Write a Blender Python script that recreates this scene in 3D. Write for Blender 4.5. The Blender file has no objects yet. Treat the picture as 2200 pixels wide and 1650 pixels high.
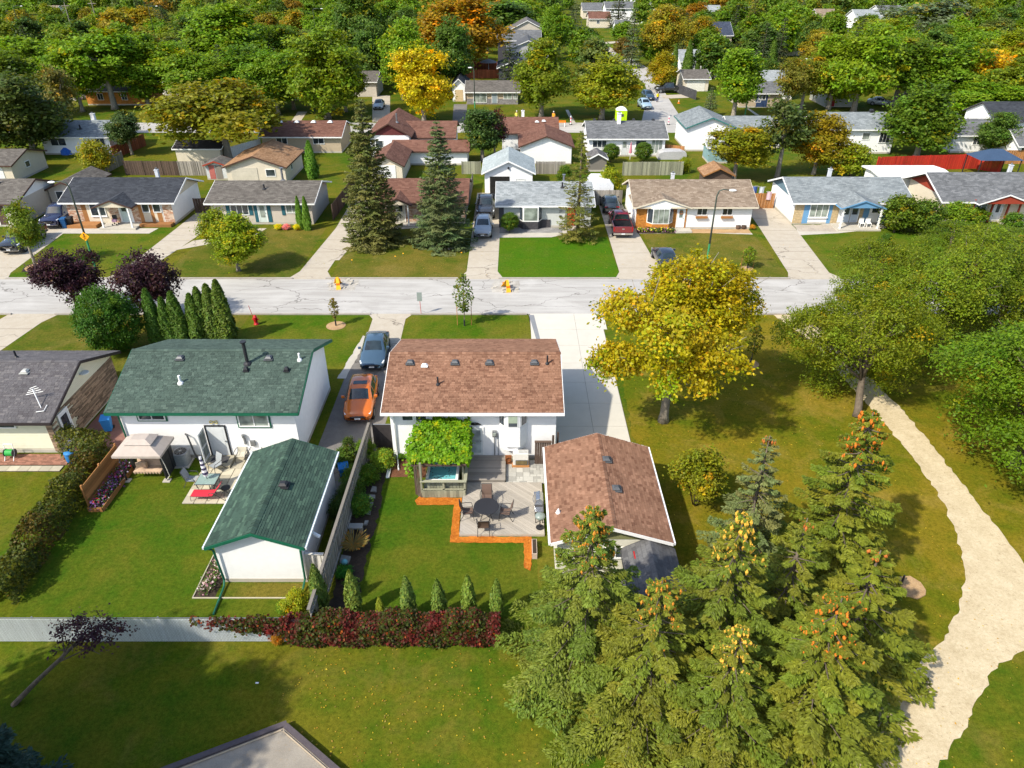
import bpy, math, random
import numpy as np
from mathutils import Vector, Matrix

scene = bpy.context.scene
C = scene.collection
R = math.radians
rnd = random.Random(7)

# ---------------------------------------------------------------- camera, sky, sun, exposure
CAM_H, PITCH, FOCAL = 25.0, R(31.5), 1530.0        # metres, radians, focal length in pixels of a 2200 px wide picture
cam_d = bpy.data.cameras.new('camera'); cam = bpy.data.objects.new('camera', cam_d); C.objects.link(cam)
cam.location = (0, 0, CAM_H); cam.rotation_euler = (math.pi / 2 - PITCH, 0, 0)
cam_d.sensor_width = 36; cam_d.lens = 36 * FOCAL / 2200; cam_d.clip_start = 0.5; cam_d.clip_end = 3000
scene.camera = cam
SUN_DIR = Vector((0.77, 0.61, -1.0)).normalized()   # the way the light travels
world = bpy.data.worlds.new('World'); scene.world = world; world.use_nodes = True
wn = world.node_tree.nodes; wl = world.node_tree.links
sky = wn.new('ShaderNodeTexSky'); sky.sky_type = 'NISHITA'; sky.sun_disc = False
sky.sun_elevation = math.asin(-SUN_DIR.z)
sky.sun_rotation = math.atan2(-SUN_DIR.x, -SUN_DIR.y)
sky.air_density = 1.0; sky.dust_density = 1.5
wl.new(sky.outputs[0], wn['Background'].inputs[0]); wn['Background'].inputs[1].default_value = 0.15
sun_d = bpy.data.lights.new('sun', 'SUN'); sun_d.energy = 3.6; sun_d.angle = R(1.2); sun_d.color = (1.0, 0.93, 0.80)
sun = bpy.data.objects.new('sun', sun_d); C.objects.link(sun)
sun.rotation_euler = SUN_DIR.to_track_quat('-Z', 'Y').to_euler(); sun.location = (-40, -30, 60)
vs = scene.view_settings
vs.view_transform = 'Standard'; vs.look = 'None'; vs.gamma = 1.0; vs.use_curve_mapping = False; vs.exposure = 0.78
scene.cycles.max_bounces = 6; scene.cycles.transparent_max_bounces = 6
scene.cycles.diffuse_bounces = 3; scene.cycles.glossy_bounces = 2; scene.cycles.transmission_bounces = 3
scene.cycles.use_denoising = True

def G(px, py, z=0.0):
    """survey point: where the ground (or height z) lies for a spot of the survey photograph"""
    v = (py - 825) / FOCAL
    t = (CAM_H - z) / (v * math.cos(PITCH) + math.sin(PITCH))
    return ((px - 1100) / FOCAL * t, t * (math.cos(PITCH) - v * math.sin(PITCH)))
def GY(px, py, Y):
    v = (py - 825) / FOCAL
    t = Y / (math.cos(PITCH) - v * math.sin(PITCH))
    return ((px - 1100) / FOCAL * t, CAM_H - t * (v * math.cos(PITCH) + math.sin(PITCH)))
def scale_at(px, py):
    v = (py - 825) / FOCAL
    return FOCAL * (v * math.cos(PITCH) + math.sin(PITCH)) / CAM_H     # pixels per metre on the ground

# ---------------------------------------------------------------- materials
MATS = {}
def nd(nt, typ, **kw):
    n = nt.nodes.new(typ)
    for k, v in kw.items():
        if k.startswith('i_'): n.inputs[k[2:].replace('_', ' ')].default_value = v
        else: setattr(n, k, v)
    return n
def ramp(nt, fac, stops):
    n = nt.nodes.new('ShaderNodeValToRGB')
    e = n.color_ramp.elements
    while len(e) < len(stops): e.new(0.5)
    for el, (p, c) in zip(e, stops): el.position = p; el.color = (c[0], c[1], c[2], 1)
    nt.links.new(fac, n.inputs[0]); return n.outputs[0]
def mix(nt, fac, a, b, mode='MIX'):
    n = nt.nodes.new('ShaderNodeMix'); n.data_type = 'RGBA'; n.blend_type = mode
    for s, v in ((0, fac), (6, a), (7, b)):
        if hasattr(v, 'links'): nt.links.new(v, n.inputs[s])
        elif isinstance(v, (int, float)): n.inputs[s].default_value = v
        else: n.inputs[s].default_value = (v[0], v[1], v[2], 1)
    return n.outputs[2]
def math_n(nt, op, a, b=None):
    n = nt.nodes.new('ShaderNodeMath'); n.operation = op
    for i, v in enumerate((a, b)):
        if v is None: continue
        if hasattr(v, 'links'): nt.links.new(v, n.inputs[i])
        else: n.inputs[i].default_value = v
    return n.outputs[0]
def noise(nt, co, scale, detail=3, rough=0.6, dist=0.0):
    n = nd(nt, 'ShaderNodeTexNoise'); n.inputs['Scale'].default_value = scale; n.inputs['Detail'].default_value = detail
    n.inputs['Roughness'].default_value = rough; n.inputs['Distortion'].default_value = dist
    nt.links.new(co, n.inputs['Vector']); return n.outputs['Fac']
def new_mat(name):
    m = bpy.data.materials.new(name); m.use_nodes = True
    nt = m.node_tree; b = nt.nodes['Principled BSDF']
    pos = nt.nodes.new('ShaderNodeNewGeometry').outputs['Position']
    MATS[name] = m
    return m, nt, b, pos
def mapped(nt, pos, s=(1, 1, 1), rz=0):
    n = nd(nt, 'ShaderNodeMapping'); n.inputs['Scale'].default_value = s; n.inputs['Rotation'].default_value = (0, 0, rz)
    nt.links.new(pos, n.inputs['Vector']); return n.outputs[0]
def bump(nt, b, h, strength=0.3, dist=0.02):
    n = nd(nt, 'ShaderNodeBump'); n.inputs['Strength'].default_value = strength; n.inputs['Distance'].default_value = dist
    nt.links.new(h, n.inputs['Height']); nt.links.new(n.outputs[0], b.inputs['Normal'])
def M(name, col=None, rough=0.75, var=0.10, scale=6.0, metal=0.0, bmp=0.0, spec=0.3, objcol=False, rand=0.0, stretch=(1, 1, 1)):
    """a plain procedural surface: base colour with soft mottling, optional object colour and per-piece variation"""
    if name in MATS: return MATS[name]
    m, nt, b, pos = new_mat(name)
    co = mapped(nt, pos, stretch)
    n1 = noise(nt, co, scale, 4); n2 = noise(nt, co, scale * 0.13, 2)
    f = math_n(nt, 'ADD', math_n(nt, 'MULTIPLY', n1, 0.6), math_n(nt, 'MULTIPLY', n2, 0.4))
    if rand:
        isl = nt.nodes.new('ShaderNodeNewGeometry').outputs['Random Per Island']
        ob = nt.nodes.new('ShaderNodeObjectInfo').outputs['Random']
        r = math_n(nt, 'FRACT', math_n(nt, 'ADD', isl, ob))
        f = math_n(nt, 'ADD', math_n(nt, 'MULTIPLY', f, 1.0 - rand), math_n(nt, 'MULTIPLY', r, rand))
    k = ramp(nt, f, [(0.28, (1 - var * 2,) * 3), (0.72, (1 + var * 2,) * 3)])
    base = nt.nodes.new('ShaderNodeObjectInfo').outputs['Color'] if objcol else col
    out = mix(nt, 1.0, base, k, 'MULTIPLY')
    nt.links.new(out, b.inputs['Base Color'])
    b.inputs['Roughness'].default_value = rough; b.inputs['Metallic'].default_value = metal
    b.inputs['Specular IOR Level'].default_value = spec
    if bmp: bump(nt, b, n1, bmp)
    return m
def shingle_mat(name, dark, mid, light, axis=None):
    """axis None: real shingles, colour picked per tab; 'x'/'y': far roof whose courses are too fine to model"""
    m, nt, b, pos = new_mat(name)
    if axis is None:
        isl = nt.nodes.new('ShaderNodeNewGeometry').outputs['Random Per Island']
        ob = nt.nodes.new('ShaderNodeObjectInfo').outputs['Random']
        r = math_n(nt, 'FRACT', math_n(nt, 'ADD', isl, math_n(nt, 'MULTIPLY', ob, 7.0)))
        c = ramp(nt, r, [(0.0, dark), (0.35, mid), (0.7, mid), (1.0, light)])
        n1 = noise(nt, pos, 60, 2)
    else:
        co = mapped(nt, pos, (1, 1, 1), 0 if axis == 'x' else math.pi / 2)
        br = nd(nt, 'ShaderNodeTexBrick'); nt.links.new(co, br.inputs['Vector'])
        br.inputs['Color1'].default_value = (0, 0, 0, 1); br.inputs['Color2'].default_value = (1, 1, 1, 1); br.inputs['Mortar'].default_value = (0.1, 0.1, 0.1, 1)
        br.inputs['Scale'].default_value = 1.0; br.inputs['Brick Width'].default_value = 0.42; br.inputs['Row Height'].default_value = 0.19
        br.inputs['Mortar Size'].default_value = 0.012; br.offset = 0.37
        n1 = noise(nt, pos, 9, 3, 0.7)
        f = math_n(nt, 'ADD', math_n(nt, 'MULTIPLY', br.outputs[0], 0.6), math_n(nt, 'MULTIPLY', n1, 0.42))
        c = ramp(nt, f, [(0.1, dark), (0.5, mid), (0.95, light)])
        bump(nt, b, br.outputs[0], 0.25, 0.01)
    big = noise(nt, pos, 0.7, 3)
    c = mix(nt, 1.0, c, ramp(nt, big, [(0.3, (0.86,) * 3), (0.7, (1.12,) * 3)]), 'MULTIPLY')
    c = mix(nt, 1.0, c, ramp(nt, n1, [(0.3, (0.9,) * 3), (0.7, (1.1,) * 3)]), 'MULTIPLY')
    nt.links.new(c, b.inputs['Base Color']); b.inputs['Roughness'].default_value = 0.9; b.inputs['Specular IOR Level'].default_value = 0.15
    return m
def grass_mat(name, green, olive, dry, dry_amt=0.5, mow=0.0, mow_rz=0.0):
    m, nt, b, pos = new_mat(name)
    big = noise(nt, pos, 0.16, 4, 0.6); mid = noise(nt, pos, 0.9, 4, 0.65); fine = noise(nt, pos, 5.5, 5, 0.8); vf = noise(nt, pos, 24, 3, 0.8)
    f = math_n(nt, 'ADD', math_n(nt, 'MULTIPLY', big, 0.65), math_n(nt, 'MULTIPLY', mid, 0.35))
    if mow:
        w = nd(nt, 'ShaderNodeTexWave'); nt.links.new(mapped(nt, pos, (1, 1, 1), mow_rz), w.inputs['Vector'])
        w.inputs['Scale'].default_value = 0.55; w.inputs['Distortion'].default_value = 1.5; w.inputs['Detail'].default_value = 2
        f = math_n(nt, 'ADD', math_n(nt, 'MULTIPLY', f, 1 - mow), math_n(nt, 'MULTIPLY', w.outputs['Fac'], mow))
    c = ramp(nt, f, [(0.40, green), (0.58, olive)])
    d = noise(nt, pos, 0.33, 5, 0.7, 0.6)
    c = mix(nt, ramp(nt, d, [(0.5, (0, 0, 0)), (0.75, (dry_amt,) * 3)]), c, dry)
    g = math_n(nt, 'ADD', math_n(nt, 'MULTIPLY', fine, 0.55), math_n(nt, 'MULTIPLY', vf, 0.45))
    c = mix(nt, 1.0, c, ramp(nt, g, [(0.36, (0.5, 0.55, 0.45)), (0.64, (1.6, 1.5, 1.7))]), 'MULTIPLY')
    nt.links.new(c, b.inputs['Base Color']); b.inputs['Roughness'].default_value = 0.95; b.inputs['Specular IOR Level'].default_value = 0.05
    bump(nt, b, g, 0.7, 0.05)
    return m
def leaf_mat(name, trans=0.42, rough=0.55):
    m = bpy.data.materials.new(name); m.use_nodes = True; nt = m.node_tree
    for n in list(nt.nodes): nt.nodes.remove(n)
    out = nd(nt, 'ShaderNodeOutputMaterial')
    tint = nd(nt, 'ShaderNodeAttribute', attribute_name='tint').outputs['Color']
    ob = nt.nodes.new('ShaderNodeObjectInfo').outputs['Color']
    isl = nt.nodes.new('ShaderNodeNewGeometry').outputs['Random Per Island']
    c = mix(nt, 1.0, ob, tint, 'MULTIPLY')
    c = mix(nt, 1.0, c, ramp(nt, isl, [(0, (1.0,) * 3), (1, (1.75,) * 3)]), 'MULTIPLY')
    d = nd(nt, 'ShaderNodeBsdfPrincipled'); d.inputs['Roughness'].default_value = rough; d.inputs['Specular IOR Level'].default_value = 0.25
    nt.links.new(c, d.inputs['Base Color'])
    t = nd(nt, 'ShaderNodeBsdfTranslucent'); nt.links.new(mix(nt, 1.0, c, (1.25, 1.2, 0.6), 'MULTIPLY'), t.inputs['Color'])
    mx = nd(nt, 'ShaderNodeMixShader'); mx.inputs[0].default_value = trans
    nt.links.new(d.outputs[0], mx.inputs[1]); nt.links.new(t.outputs[0], mx.inputs[2]); nt.links.new(mx.outputs[0], out.inputs['Surface'])
    MATS[name] = m; return m
def glass_mat(name, col, rough=0.05):
    m, nt, b, pos = new_mat(name)
    n1 = noise(nt, pos, 1.3, 2)
    nt.links.new(mix(nt, 1.0, col, ramp(nt, n1, [(0.35, (0.6,) * 3), (0.65, (1.5,) * 3)]), 'MULTIPLY'), b.inputs['Base Color'])
    b.inputs['Roughness'].default_value = rough; b.inputs['Specular IOR Level'].default_value = 0.8
    return m

LEAF = leaf_mat('leaf'); NEEDLE = leaf_mat('needle', 0.25, 0.6)
BARK = M('bark', (0.12, 0.095, 0.07), 0.95, 0.25, 9, bmp=0.6, stretch=(1, 1, 0.3))
BARK_PALE = M('bark_pale', (0.24, 0.21, 0.17), 0.95, 0.25, 9, bmp=0.6, stretch=(1, 1, 0.3))
WHITE = M('white_stucco', (0.80, 0.80, 0.79), 0.9, 0.03, 3, bmp=0.08)
TRIM = M('white_trim', (0.80, 0.80, 0.78), 0.5, 0.03, 5)
CREAM = M('cream_stucco', (0.62, 0.55, 0.43), 0.9, 0.04, 3, bmp=0.08)
BEIGE = M('beige_stucco', (0.50, 0.45, 0.38), 0.9, 0.04, 3, bmp=0.08)
TAN = M('tan_siding', (0.45, 0.36, 0.25), 0.85, 0.05, 3)
BLACK = M('black_metal', (0.025, 0.025, 0.028), 0.45, 0.1, 20)
CHAR = M('charcoal', (0.06, 0.06, 0.065), 0.7, 0.1, 8)
DARKBROWN = M('dark_brown_trim', (0.07, 0.035, 0.025), 0.7, 0.1, 8)
GREEN_TRIM = M('green_trim', (0.01, 0.11, 0.06), 0.5, 0.08, 6)
GLASS = glass_mat('window_glass', (0.035, 0.045, 0.055))
GLASS_PALE = glass_mat('curtained_glass', (0.22, 0.25, 0.22), 0.1)
CARGLASS = glass_mat('car_glass', (0.015, 0.025, 0.03), 0.04)
GREYMETAL = M('grey_metal', (0.25, 0.26, 0.27), 0.4, 0.08, 10, metal=0.6)
STEEL = M('stainless_steel', (0.5, 0.5, 0.5), 0.25, 0.06, 10, metal=0.9)
RUBBER = M('rubber', (0.018, 0.018, 0.018), 0.9, 0.1, 20)
PAINT = M('object_paint', None, 0.6, 0.06, 5, objcol=True)
CLOTH = M('object_cloth', None, 0.95, 0.08, 12, objcol=True)
CARPAINT = M('car_paint', None, 0.22, 0.02, 3, objcol=True, spec=0.7)
CARPAINT.node_tree.nodes['Principled BSDF'].inputs['Coat Weight'].default_value = 0.6
WEATHERED = M('weathered_wood', (0.26, 0.235, 0.20), 0.9, 0.16, 5, rand=0.5, stretch=(3, 3, 0.5), bmp=0.3)
DECKWOOD = M('deck_wood', (0.35, 0.315, 0.265), 0.9, 0.07, 4, rand=0.45, bmp=0.3)
DECKDARK = M('deck_wood_dark', (0.25, 0.225, 0.195), 0.9, 0.09, 4, rand=0.5, bmp=0.3)
TREATED = M('treated_wood', (0.27, 0.27, 0.19), 0.9, 0.14, 5, rand=0.5, bmp=0.3)
CEDAR = M('cedar_wood', (0.33, 0.15, 0.05), 0.85, 0.14, 5, rand=0.5)
REDWOOD = M('redwood_stain', (0.25, 0.07, 0.03), 0.85, 0.14, 5, rand=0.5)
REDPAINT = M('red_fence_paint', (0.42, 0.028, 0.014), 0.8, 0.12, 4, rand=0.4)
DARKWOOD = M('dark_wood', (0.09, 0.06, 0.045), 0.9, 0.14, 5, rand=0.5)
CONCRETE = M('concrete', (0.43, 0.40, 0.34), 0.9, 0.07, 1.5, bmp=0.1)
SLAB = M('paving_slab', (0.43, 0.39, 0.29), 0.9, 0.09, 4, rand=0.45, bmp=0.15)
PAVER = M('stone_paver', (0.38, 0.37, 0.33), 0.9, 0.12, 6, rand=0.55, bmp=0.2)
SOIL = M('dark_soil', (0.045, 0.032, 0.022), 1.0, 0.25, 9, bmp=0.6)

# ---------------------------------------------------------------- mesh building
class MB:
    def __init__(self): self.v = []; self.f = []
    def add(self, verts, faces):
        o = len(self.v); self.v += [tuple(p) for p in verts]; self.f += [tuple(i + o for i in f) for f in faces]; return self
    def box(self, x0, x1, y0, y1, z0, z1, rz=0.0, at=None):
        p = [(x0, y0, z0), (x1, y0, z0), (x1, y1, z0), (x0, y1, z0), (x0, y0, z1), (x1, y0, z1), (x1, y1, z1), (x0, y1, z1)]
        if rz:
            c = at or ((x0 + x1) / 2, (y0 + y1) / 2); s, k = math.sin(rz), math.cos(rz)
            p = [(c[0] + (x - c[0]) * k - (y - c[1]) * s, c[1] + (x - c[0]) * s + (y - c[1]) * k, z) for x, y, z in p]
        return self.add(p, [(0, 3, 2, 1), (4, 5, 6, 7), (0, 1, 5, 4), (1, 2, 6, 5), (2, 3, 7, 6), (3, 0, 4, 7)])
    def hexa(self, p):
        return self.add(p, [(0, 3, 2, 1), (4, 5, 6, 7), (0, 1, 5, 4), (1, 2, 6, 5), (2, 3, 7, 6), (3, 0, 4, 7)])
    def slab(self, quad, t):
        """quad of four 3-D points thickened by t along its own normal, downwards"""
        a, b, c, d = [Vector(p) for p in quad]; n = (b - a).cross(d - a).normalized()
        if n.z < 0: n = -n
        return self.hexa([p - n * t for p in (a, b, c, d)] + [a, b, c, d])
    def prism(self, poly, axis, a, b):
        """polygon of (p, q) pairs extruded along axis from a to b; axis x: (y, z), y: (x, z), z: (x, y)"""
        n = len(poly)
        mk = {'x': lambda p, t: (t, p[0], p[1]), 'y': lambda p, t: (p[0], t, p[1]), 'z': lambda p, t: (p[0], p[1], t)}[axis]
        vs_ = [mk(p, a) for p in poly] + [mk(p, b) for p in poly]
        fs = [tuple(range(n))[::-1], tuple(range(n, 2 * n))] + [(i, (i + 1) % n, n + (i + 1) % n, n + i) for i in range(n)]
        return self.add(vs_, fs)
    def bar(self, a, b, w, h=None):
        a, b = Vector(a), Vector(b); h = h or w; d = (b - a).normalized()
        s = d.cross(Vector((0, 0, 1)));
        if s.length < 1e-3: s = Vector((1, 0, 0))
        s.normalize(); u = s.cross(d)
        s *= w / 2; u *= h / 2
        return self.hexa([a - s - u, a + s - u, b + s - u, b - s - u, a - s + u, a + s + u, b + s + u, b - s + u])
    def tube(self, pts, rad, n=8, cap=True):
        pts = [Vector(p) for p in pts]
        if not hasattr(rad, '__len__'): rad = [rad] * len(pts)
        o = len(self.v); prev = None
        for i, p in enumerate(pts):
            d = (pts[min(i + 1, len(pts) - 1)] - pts[max(i - 1, 0)])
            d = d.normalized() if d.length > 1e-9 else Vector((0, 0, 1))
            ref = prev if prev is not None else (Vector((1, 0, 0)) if abs(d.x) < 0.9 else Vector((0, 1, 0)))
            s = (ref - d * ref.dot(d)).normalized(); prev = s; u = d.cross(s)
            for k in range(n):
                a = 2 * math.pi * k / n
                self.v.append(tuple(p + (s * math.cos(a) + u * math.sin(a)) * rad[i]))
        for i in range(len(pts) - 1):
            for k in range(n):
                k2 = (k + 1) % n
                self.f.append((o + i * n + k, o + i * n + k2, o + (i + 1) * n + k2, o + (i + 1) * n + k))
        if cap:
            self.f.append(tuple(o + k for k in range(n))[::-1]); e = o + (len(pts) - 1) * n
            self.f.append(tuple(e + k for k in range(n)))
        return self
    def cyl(self, x, y, z0, z1, r, n=12, r2=None): return self.tube([(x, y, z0), (x, y, z1)], [r, r if r2 is None else r2], n)
    def disc(self, x, y, z, rx, ry=None, n=24, t=0.05):
        ry = ry or rx
        return self.prism([(x + rx * math.cos(2 * math.pi * k / n), y + ry * math.sin(2 * math.pi * k / n)) for k in range(n)], 'z', z - t, z)
    def lathe(self, x, y, prof, n=16):
        o = len(self.v)
        for r_, z in prof:
            for k in range(n): a = 2 * math.pi * k / n; self.v.append((x + r_ * math.cos(a), y + r_ * math.sin(a), z))
        for i in range(len(prof) - 1):
            for k in range(n): k2 = (k + 1) % n; self.f.append((o + i * n + k, o + i * n + k2, o + (i + 1) * n + k2, o + (i + 1) * n + k))
        self.f.append(tuple(o + k for k in range(n))[::-1]); e = o + (len(prof) - 1) * n; self.f.append(tuple(e + k for k in range(n)))
        return self
    def grid(self, fn, nu, nv):
        o = len(self.v)
        for j in range(nv + 1):
            for i in range(nu + 1): self.v.append(tuple(fn(i / nu, j / nv)))
        for j in range(nv):
            for i in range(nu):
                a = o + j * (nu + 1) + i; self.f.append((a, a + 1, a + nu + 2, a + nu + 1))
        return self
    def mesh(self, name, mat, org=(0, 0, 0), smooth=False, bevel=0):
        me = bpy.data.meshes.new(name)
        me.from_pydata([(x - org[0], y - org[1], z - org[2]) for x, y, z in self.v], [], self.f)
        if smooth: me.polygons.foreach_set('use_smooth', [True] * len(me.polygons))
        if mat: me.materials.append(mat)
        me.update(); return me
    def build(self, name, mat, parent=None, smooth=False, color=None, label=None, kind=None, bevel=0.0):
        """coordinates are world ones; under a parent they become local to the thing's base (things may turn afterwards)"""
        o = bpy.data.objects.new(name, self.mesh(name, mat, ORG.get(parent, (0, 0, 0)) if parent else (0, 0, 0), smooth))
        C.objects.link(o)
        if parent: o.parent = parent; ORG[o] = ORG.get(parent, (0, 0, 0))
        if color: o.color = (*color, 1)
        if label: o['label'] = label
        if kind: o['kind'] = kind
        if bevel:
            bv = o.modifiers.new('bevel', 'BEVEL'); bv.width = bevel; bv.segments = 2; bv.limit_method = 'ANGLE'
        return o
ORG = {}
def tag(o, label, cat, group=None):
    o['label'] = label; o['category'] = cat
    if group: o['group'] = group
    return o
def thing(name, label, cat, loc=(0, 0, 0), group=None, rz=0.0):
    o = bpy.data.objects.new(name, None); C.objects.link(o); o.empty_display_size = 0.3
    loc = tuple(loc) if len(loc) == 3 else (loc[0], loc[1], 0)
    o.location = loc; ORG[o] = loc; o.rotation_euler = (0, 0, rz)
    return tag(o, label, cat, group)
def lthing(name, label, cat, loc=(0, 0, 0), group=None, rz=0.0, scale=1.0):
    """a thing whose parts are given in its own coordinates"""
    o = thing(name, label, cat, loc, group, rz); ORG[o] = (0, 0, 0); o.scale = (scale,) * 3
    return o
def struct(mb, name, mat): return mb.build(name, mat, kind='structure')
def piece(name, mesh, parent, loc, mtx=None, scale=(1, 1, 1)):
    """one of many alike pieces sharing a mesh; loc in world coordinates"""
    o = bpy.data.objects.new(name, mesh); C.objects.link(o); o.parent = parent
    g = ORG.get(parent, (0, 0, 0)); l = Vector(loc) - Vector(g)
    if mtx is not None:
        m = mtx.to_4x4() @ Matrix.Diagonal((*scale, 1)); m.translation = l; o.matrix_local = m
    else: o.location = l; o.scale = scale
    return o
def kids(o): return KIDS.get(o) or [c for c in bpy.data.objects if c.parent == o]
KIDS = {}
def dup(root, loc, rz=0.0, scale=None, label=None, group=None, color=None, colored=()):
    def rec(o, parent):
        c = o.copy(); C.objects.link(c); c.parent = parent
        if parent is not None: c.matrix_parent_inverse = o.matrix_parent_inverse
        if color and o.name.split('.')[0] in colored: c.color = (*color, 1)
        for k in kids(o): rec(k, c)
        return c
    for k in [root] + kids(root):
        if k not in KIDS: KIDS[k] = [c for c in bpy.data.objects if c.parent == k]
    r = rec(root, None); r.location = (*loc, 0) if len(loc) == 2 else loc; r.rotation_euler = (0, 0, rz)
    if scale is not None: r.scale = scale if hasattr(scale, '__len__') else (scale,) * 3
    if label: r['label'] = label
    if group: r['group'] = group
    elif group == '' and 'group' in r: del r['group']
    return r
# ---------------------------------------------------------------- the setting: ground, street, drives, paths
GR_MAIN = grass_mat('grass_main', (0.042, 0.088, 0.004), (0.108, 0.108, 0.008), (0.17, 0.125, 0.028), 0.5)
GR_YARD = grass_mat('grass_yard', (0.036, 0.086, 0.004), (0.078, 0.098, 0.007), (0.14, 0.115, 0.016), 0.4)
GR_LUSH = grass_mat('grass_lush', (0.038, 0.115, 0.003), (0.062, 0.118, 0.004), (0.12, 0.115, 0.02), 0.35)
GR_OLIVE = grass_mat('grass_olive', (0.055, 0.085, 0.006), (0.125, 0.108, 0.016), (0.19, 0.145, 0.04), 0.6)
GR_BOUL = grass_mat('grass_boulevard', (0.042, 0.095, 0.003), (0.105, 0.112, 0.010), (0.15, 0.125, 0.028), 0.45)
GR_PARK = grass_mat('grass_park', (0.075, 0.10, 0.004), (0.16, 0.128, 0.009), (0.25, 0.175, 0.034), 0.75)

def road_mat(name, base, pale, dark, streak=True):
    m, nt, b, pos = new_mat(name)
    st = noise(nt, mapped(nt, pos, (0.10, 1.1, 1) if streak else (1, 1, 1)), 1.6, 5, 0.65, 0.4)
    bl = noise(nt, pos, 0.22, 4, 0.6, 0.5); fi = noise(nt, pos, 26, 3, 0.7)
    c = mix(nt, ramp(nt, st, [(0.40, (0, 0, 0)), (0.72, (0.85,) * 3)]), base, pale)
    c = mix(nt, ramp(nt, bl, [(0.5, (0, 0, 0)), (0.72, (0.8,) * 3)]), c, pale)
    vo = nd(nt, 'ShaderNodeTexVoronoi', feature='DISTANCE_TO_EDGE')
    wob = nd(nt, 'ShaderNodeVectorMath', operation='ADD'); nt.links.new(mapped(nt, pos, (0.15, 0.3, 1)), wob.inputs[0])
    nn = nd(nt, 'ShaderNodeTexNoise'); nn.inputs['Scale'].default_value = 1.2; nt.links.new(pos, nn.inputs['Vector'])
    sc = nd(nt, 'ShaderNodeVectorMath', operation='SCALE'); sc.inputs['Scale'].default_value = 0.25; nt.links.new(nn.outputs['Color'], sc.inputs[0])
    nt.links.new(sc.outputs[0], wob.inputs[1]); nt.links.new(wob.outputs[0], vo.inputs['Vector']); vo.inputs['Scale'].default_value = 1.0
    gate = noise(nt, pos, 0.12, 2)
    crack = math_n(nt, 'MULTIPLY', ramp(nt, vo.outputs['Distance'], [(0.0, (1, 1, 1)), (0.011, (0, 0, 0))]), ramp(nt, gate, [(0.42, (0, 0, 0)), (0.52, (0.85,) * 3)]))
    c = mix(nt, crack, c, dark)
    c = mix(nt, 1.0, c, ramp(nt, fi, [(0.3, (0.86,) * 3), (0.7, (1.14,) * 3)]), 'MULTIPLY')
    nt.links.new(c, b.inputs['Base Color']); b.inputs['Roughness'].default_value = 0.92; b.inputs['Specular IOR Level'].default_value = 0.15
    bump(nt, b, fi, 0.25, 0.01)
    return m
STREET = road_mat('street_surface', (0.34, 0.325, 0.30), (0.47, 0.455, 0.425), (0.11, 0.10, 0.09))
ASPHALT = road_mat('old_asphalt', (0.15, 0.14, 0.13), (0.20, 0.185, 0.165), (0.05, 0.045, 0.04), False)
DRIVE = road_mat('drive_concrete', (0.40, 0.35, 0.275), (0.45, 0.405, 0.33), (0.12, 0.10, 0.08), False)
NEWCON = M('new_concrete', (0.52, 0.49, 0.42), 0.85, 0.04, 1.2, bmp=0.06)

def gravel_mat(name, a, b_, speck, sc=22):
    m, nt, b, pos = new_mat(name)
    n1 = noise(nt, pos, sc, 5, 0.75); n2 = noise(nt, pos, 1.1, 4); n3 = noise(nt, pos, 5.0, 6, 0.9)
    c = ramp(nt, math_n(nt, 'ADD', math_n(nt, 'MULTIPLY', n1, 0.55), math_n(nt, 'MULTIPLY', n2, 0.45)), [(0.33, b_), (0.62, a)])
    c = mix(nt, ramp(nt, n3, [(0.57, (0, 0, 0)), (0.66, (0.8,) * 3)]), c, speck)
    vo = nd(nt, 'ShaderNodeTexVoronoi'); vo.inputs['Scale'].default_value = 30; nt.links.new(pos, vo.inputs['Vector'])
    c = mix(nt, 1.0, c, ramp(nt, vo.outputs['Distance'], [(0.0, (1.06,) * 3), (0.6, (0.88,) * 3)]), 'MULTIPLY')
    nt.links.new(c, b.inputs['Base Color']); b.inputs['Roughness'].default_value = 0.95; b.inputs['Specular IOR Level'].default_value = 0.1
    bump(nt, b, n1, 0.6, 0.03); return m
GRAVEL = gravel_mat('path_gravel', (0.62, 0.52, 0.35), (0.42, 0.335, 0.20), (0.20, 0.14, 0.07), 7)
PEA = gravel_mat('play_gravel', (0.38, 0.34, 0.28), (0.25, 0.22, 0.18), (0.34, 0.24, 0.13), 40)
MULCH = gravel_mat('orange_mulch', (0.60, 0.20, 0.025), (0.22, 0.055, 0.008), (0.78, 0.36, 0.09), 9)
CHIPS = gravel_mat('wood_chips', (0.50, 0.33, 0.17), (0.28, 0.17, 0.09), (0.58, 0.46, 0.30), 12)

def sheet(name, pts, z, mat, jitter=0.0, step=0.35, t=0.0, kind='structure', parent=None):
    out = []
    n = len(pts)
    for i in range(n):
        a, b = Vector((*pts[i], 0)), Vector((*pts[(i + 1) % n], 0))
        k = max(1, int((b - a).length / step)) if jitter else 1
        for j in range(k):
            p = a.lerp(b, j / k)
            if jitter and 0 < j: p += Vector((rnd.uniform(-1, 1), rnd.uniform(-1, 1), 0)) * jitter
            out.append((p.x, p.y))
    m = MB()
    if t: m.prism(out, 'z', z - t, z)
    else: m.add([(x, y, z) for x, y in out], [tuple(range(len(out)))])
    return m.build(name, mat, parent, kind=kind)
def ccw(p): return p if sum(p[i][0] * p[(i + 1) % len(p)][1] - p[(i + 1) % len(p)][0] * p[i][1] for i in range(len(p))) > 0 else p[::-1]
def gsheet(name, pix, z, mat, jitter=0.0, **k): return sheet(name, ccw([G(*p) for p in pix]), z, mat, jitter, **k)
def rect(name, x0, x1, y0, y1, z, mat, jitter=0.0, **k): return sheet(name, [(x0, y0), (x1, y0), (x1, y1), (x0, y1)], z, mat, jitter, **k)

sheet('ground', [(-1500, -120), (1500, -120), (1500, 2500), (-1500, 2500)], 0.0, GR_MAIN)
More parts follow.
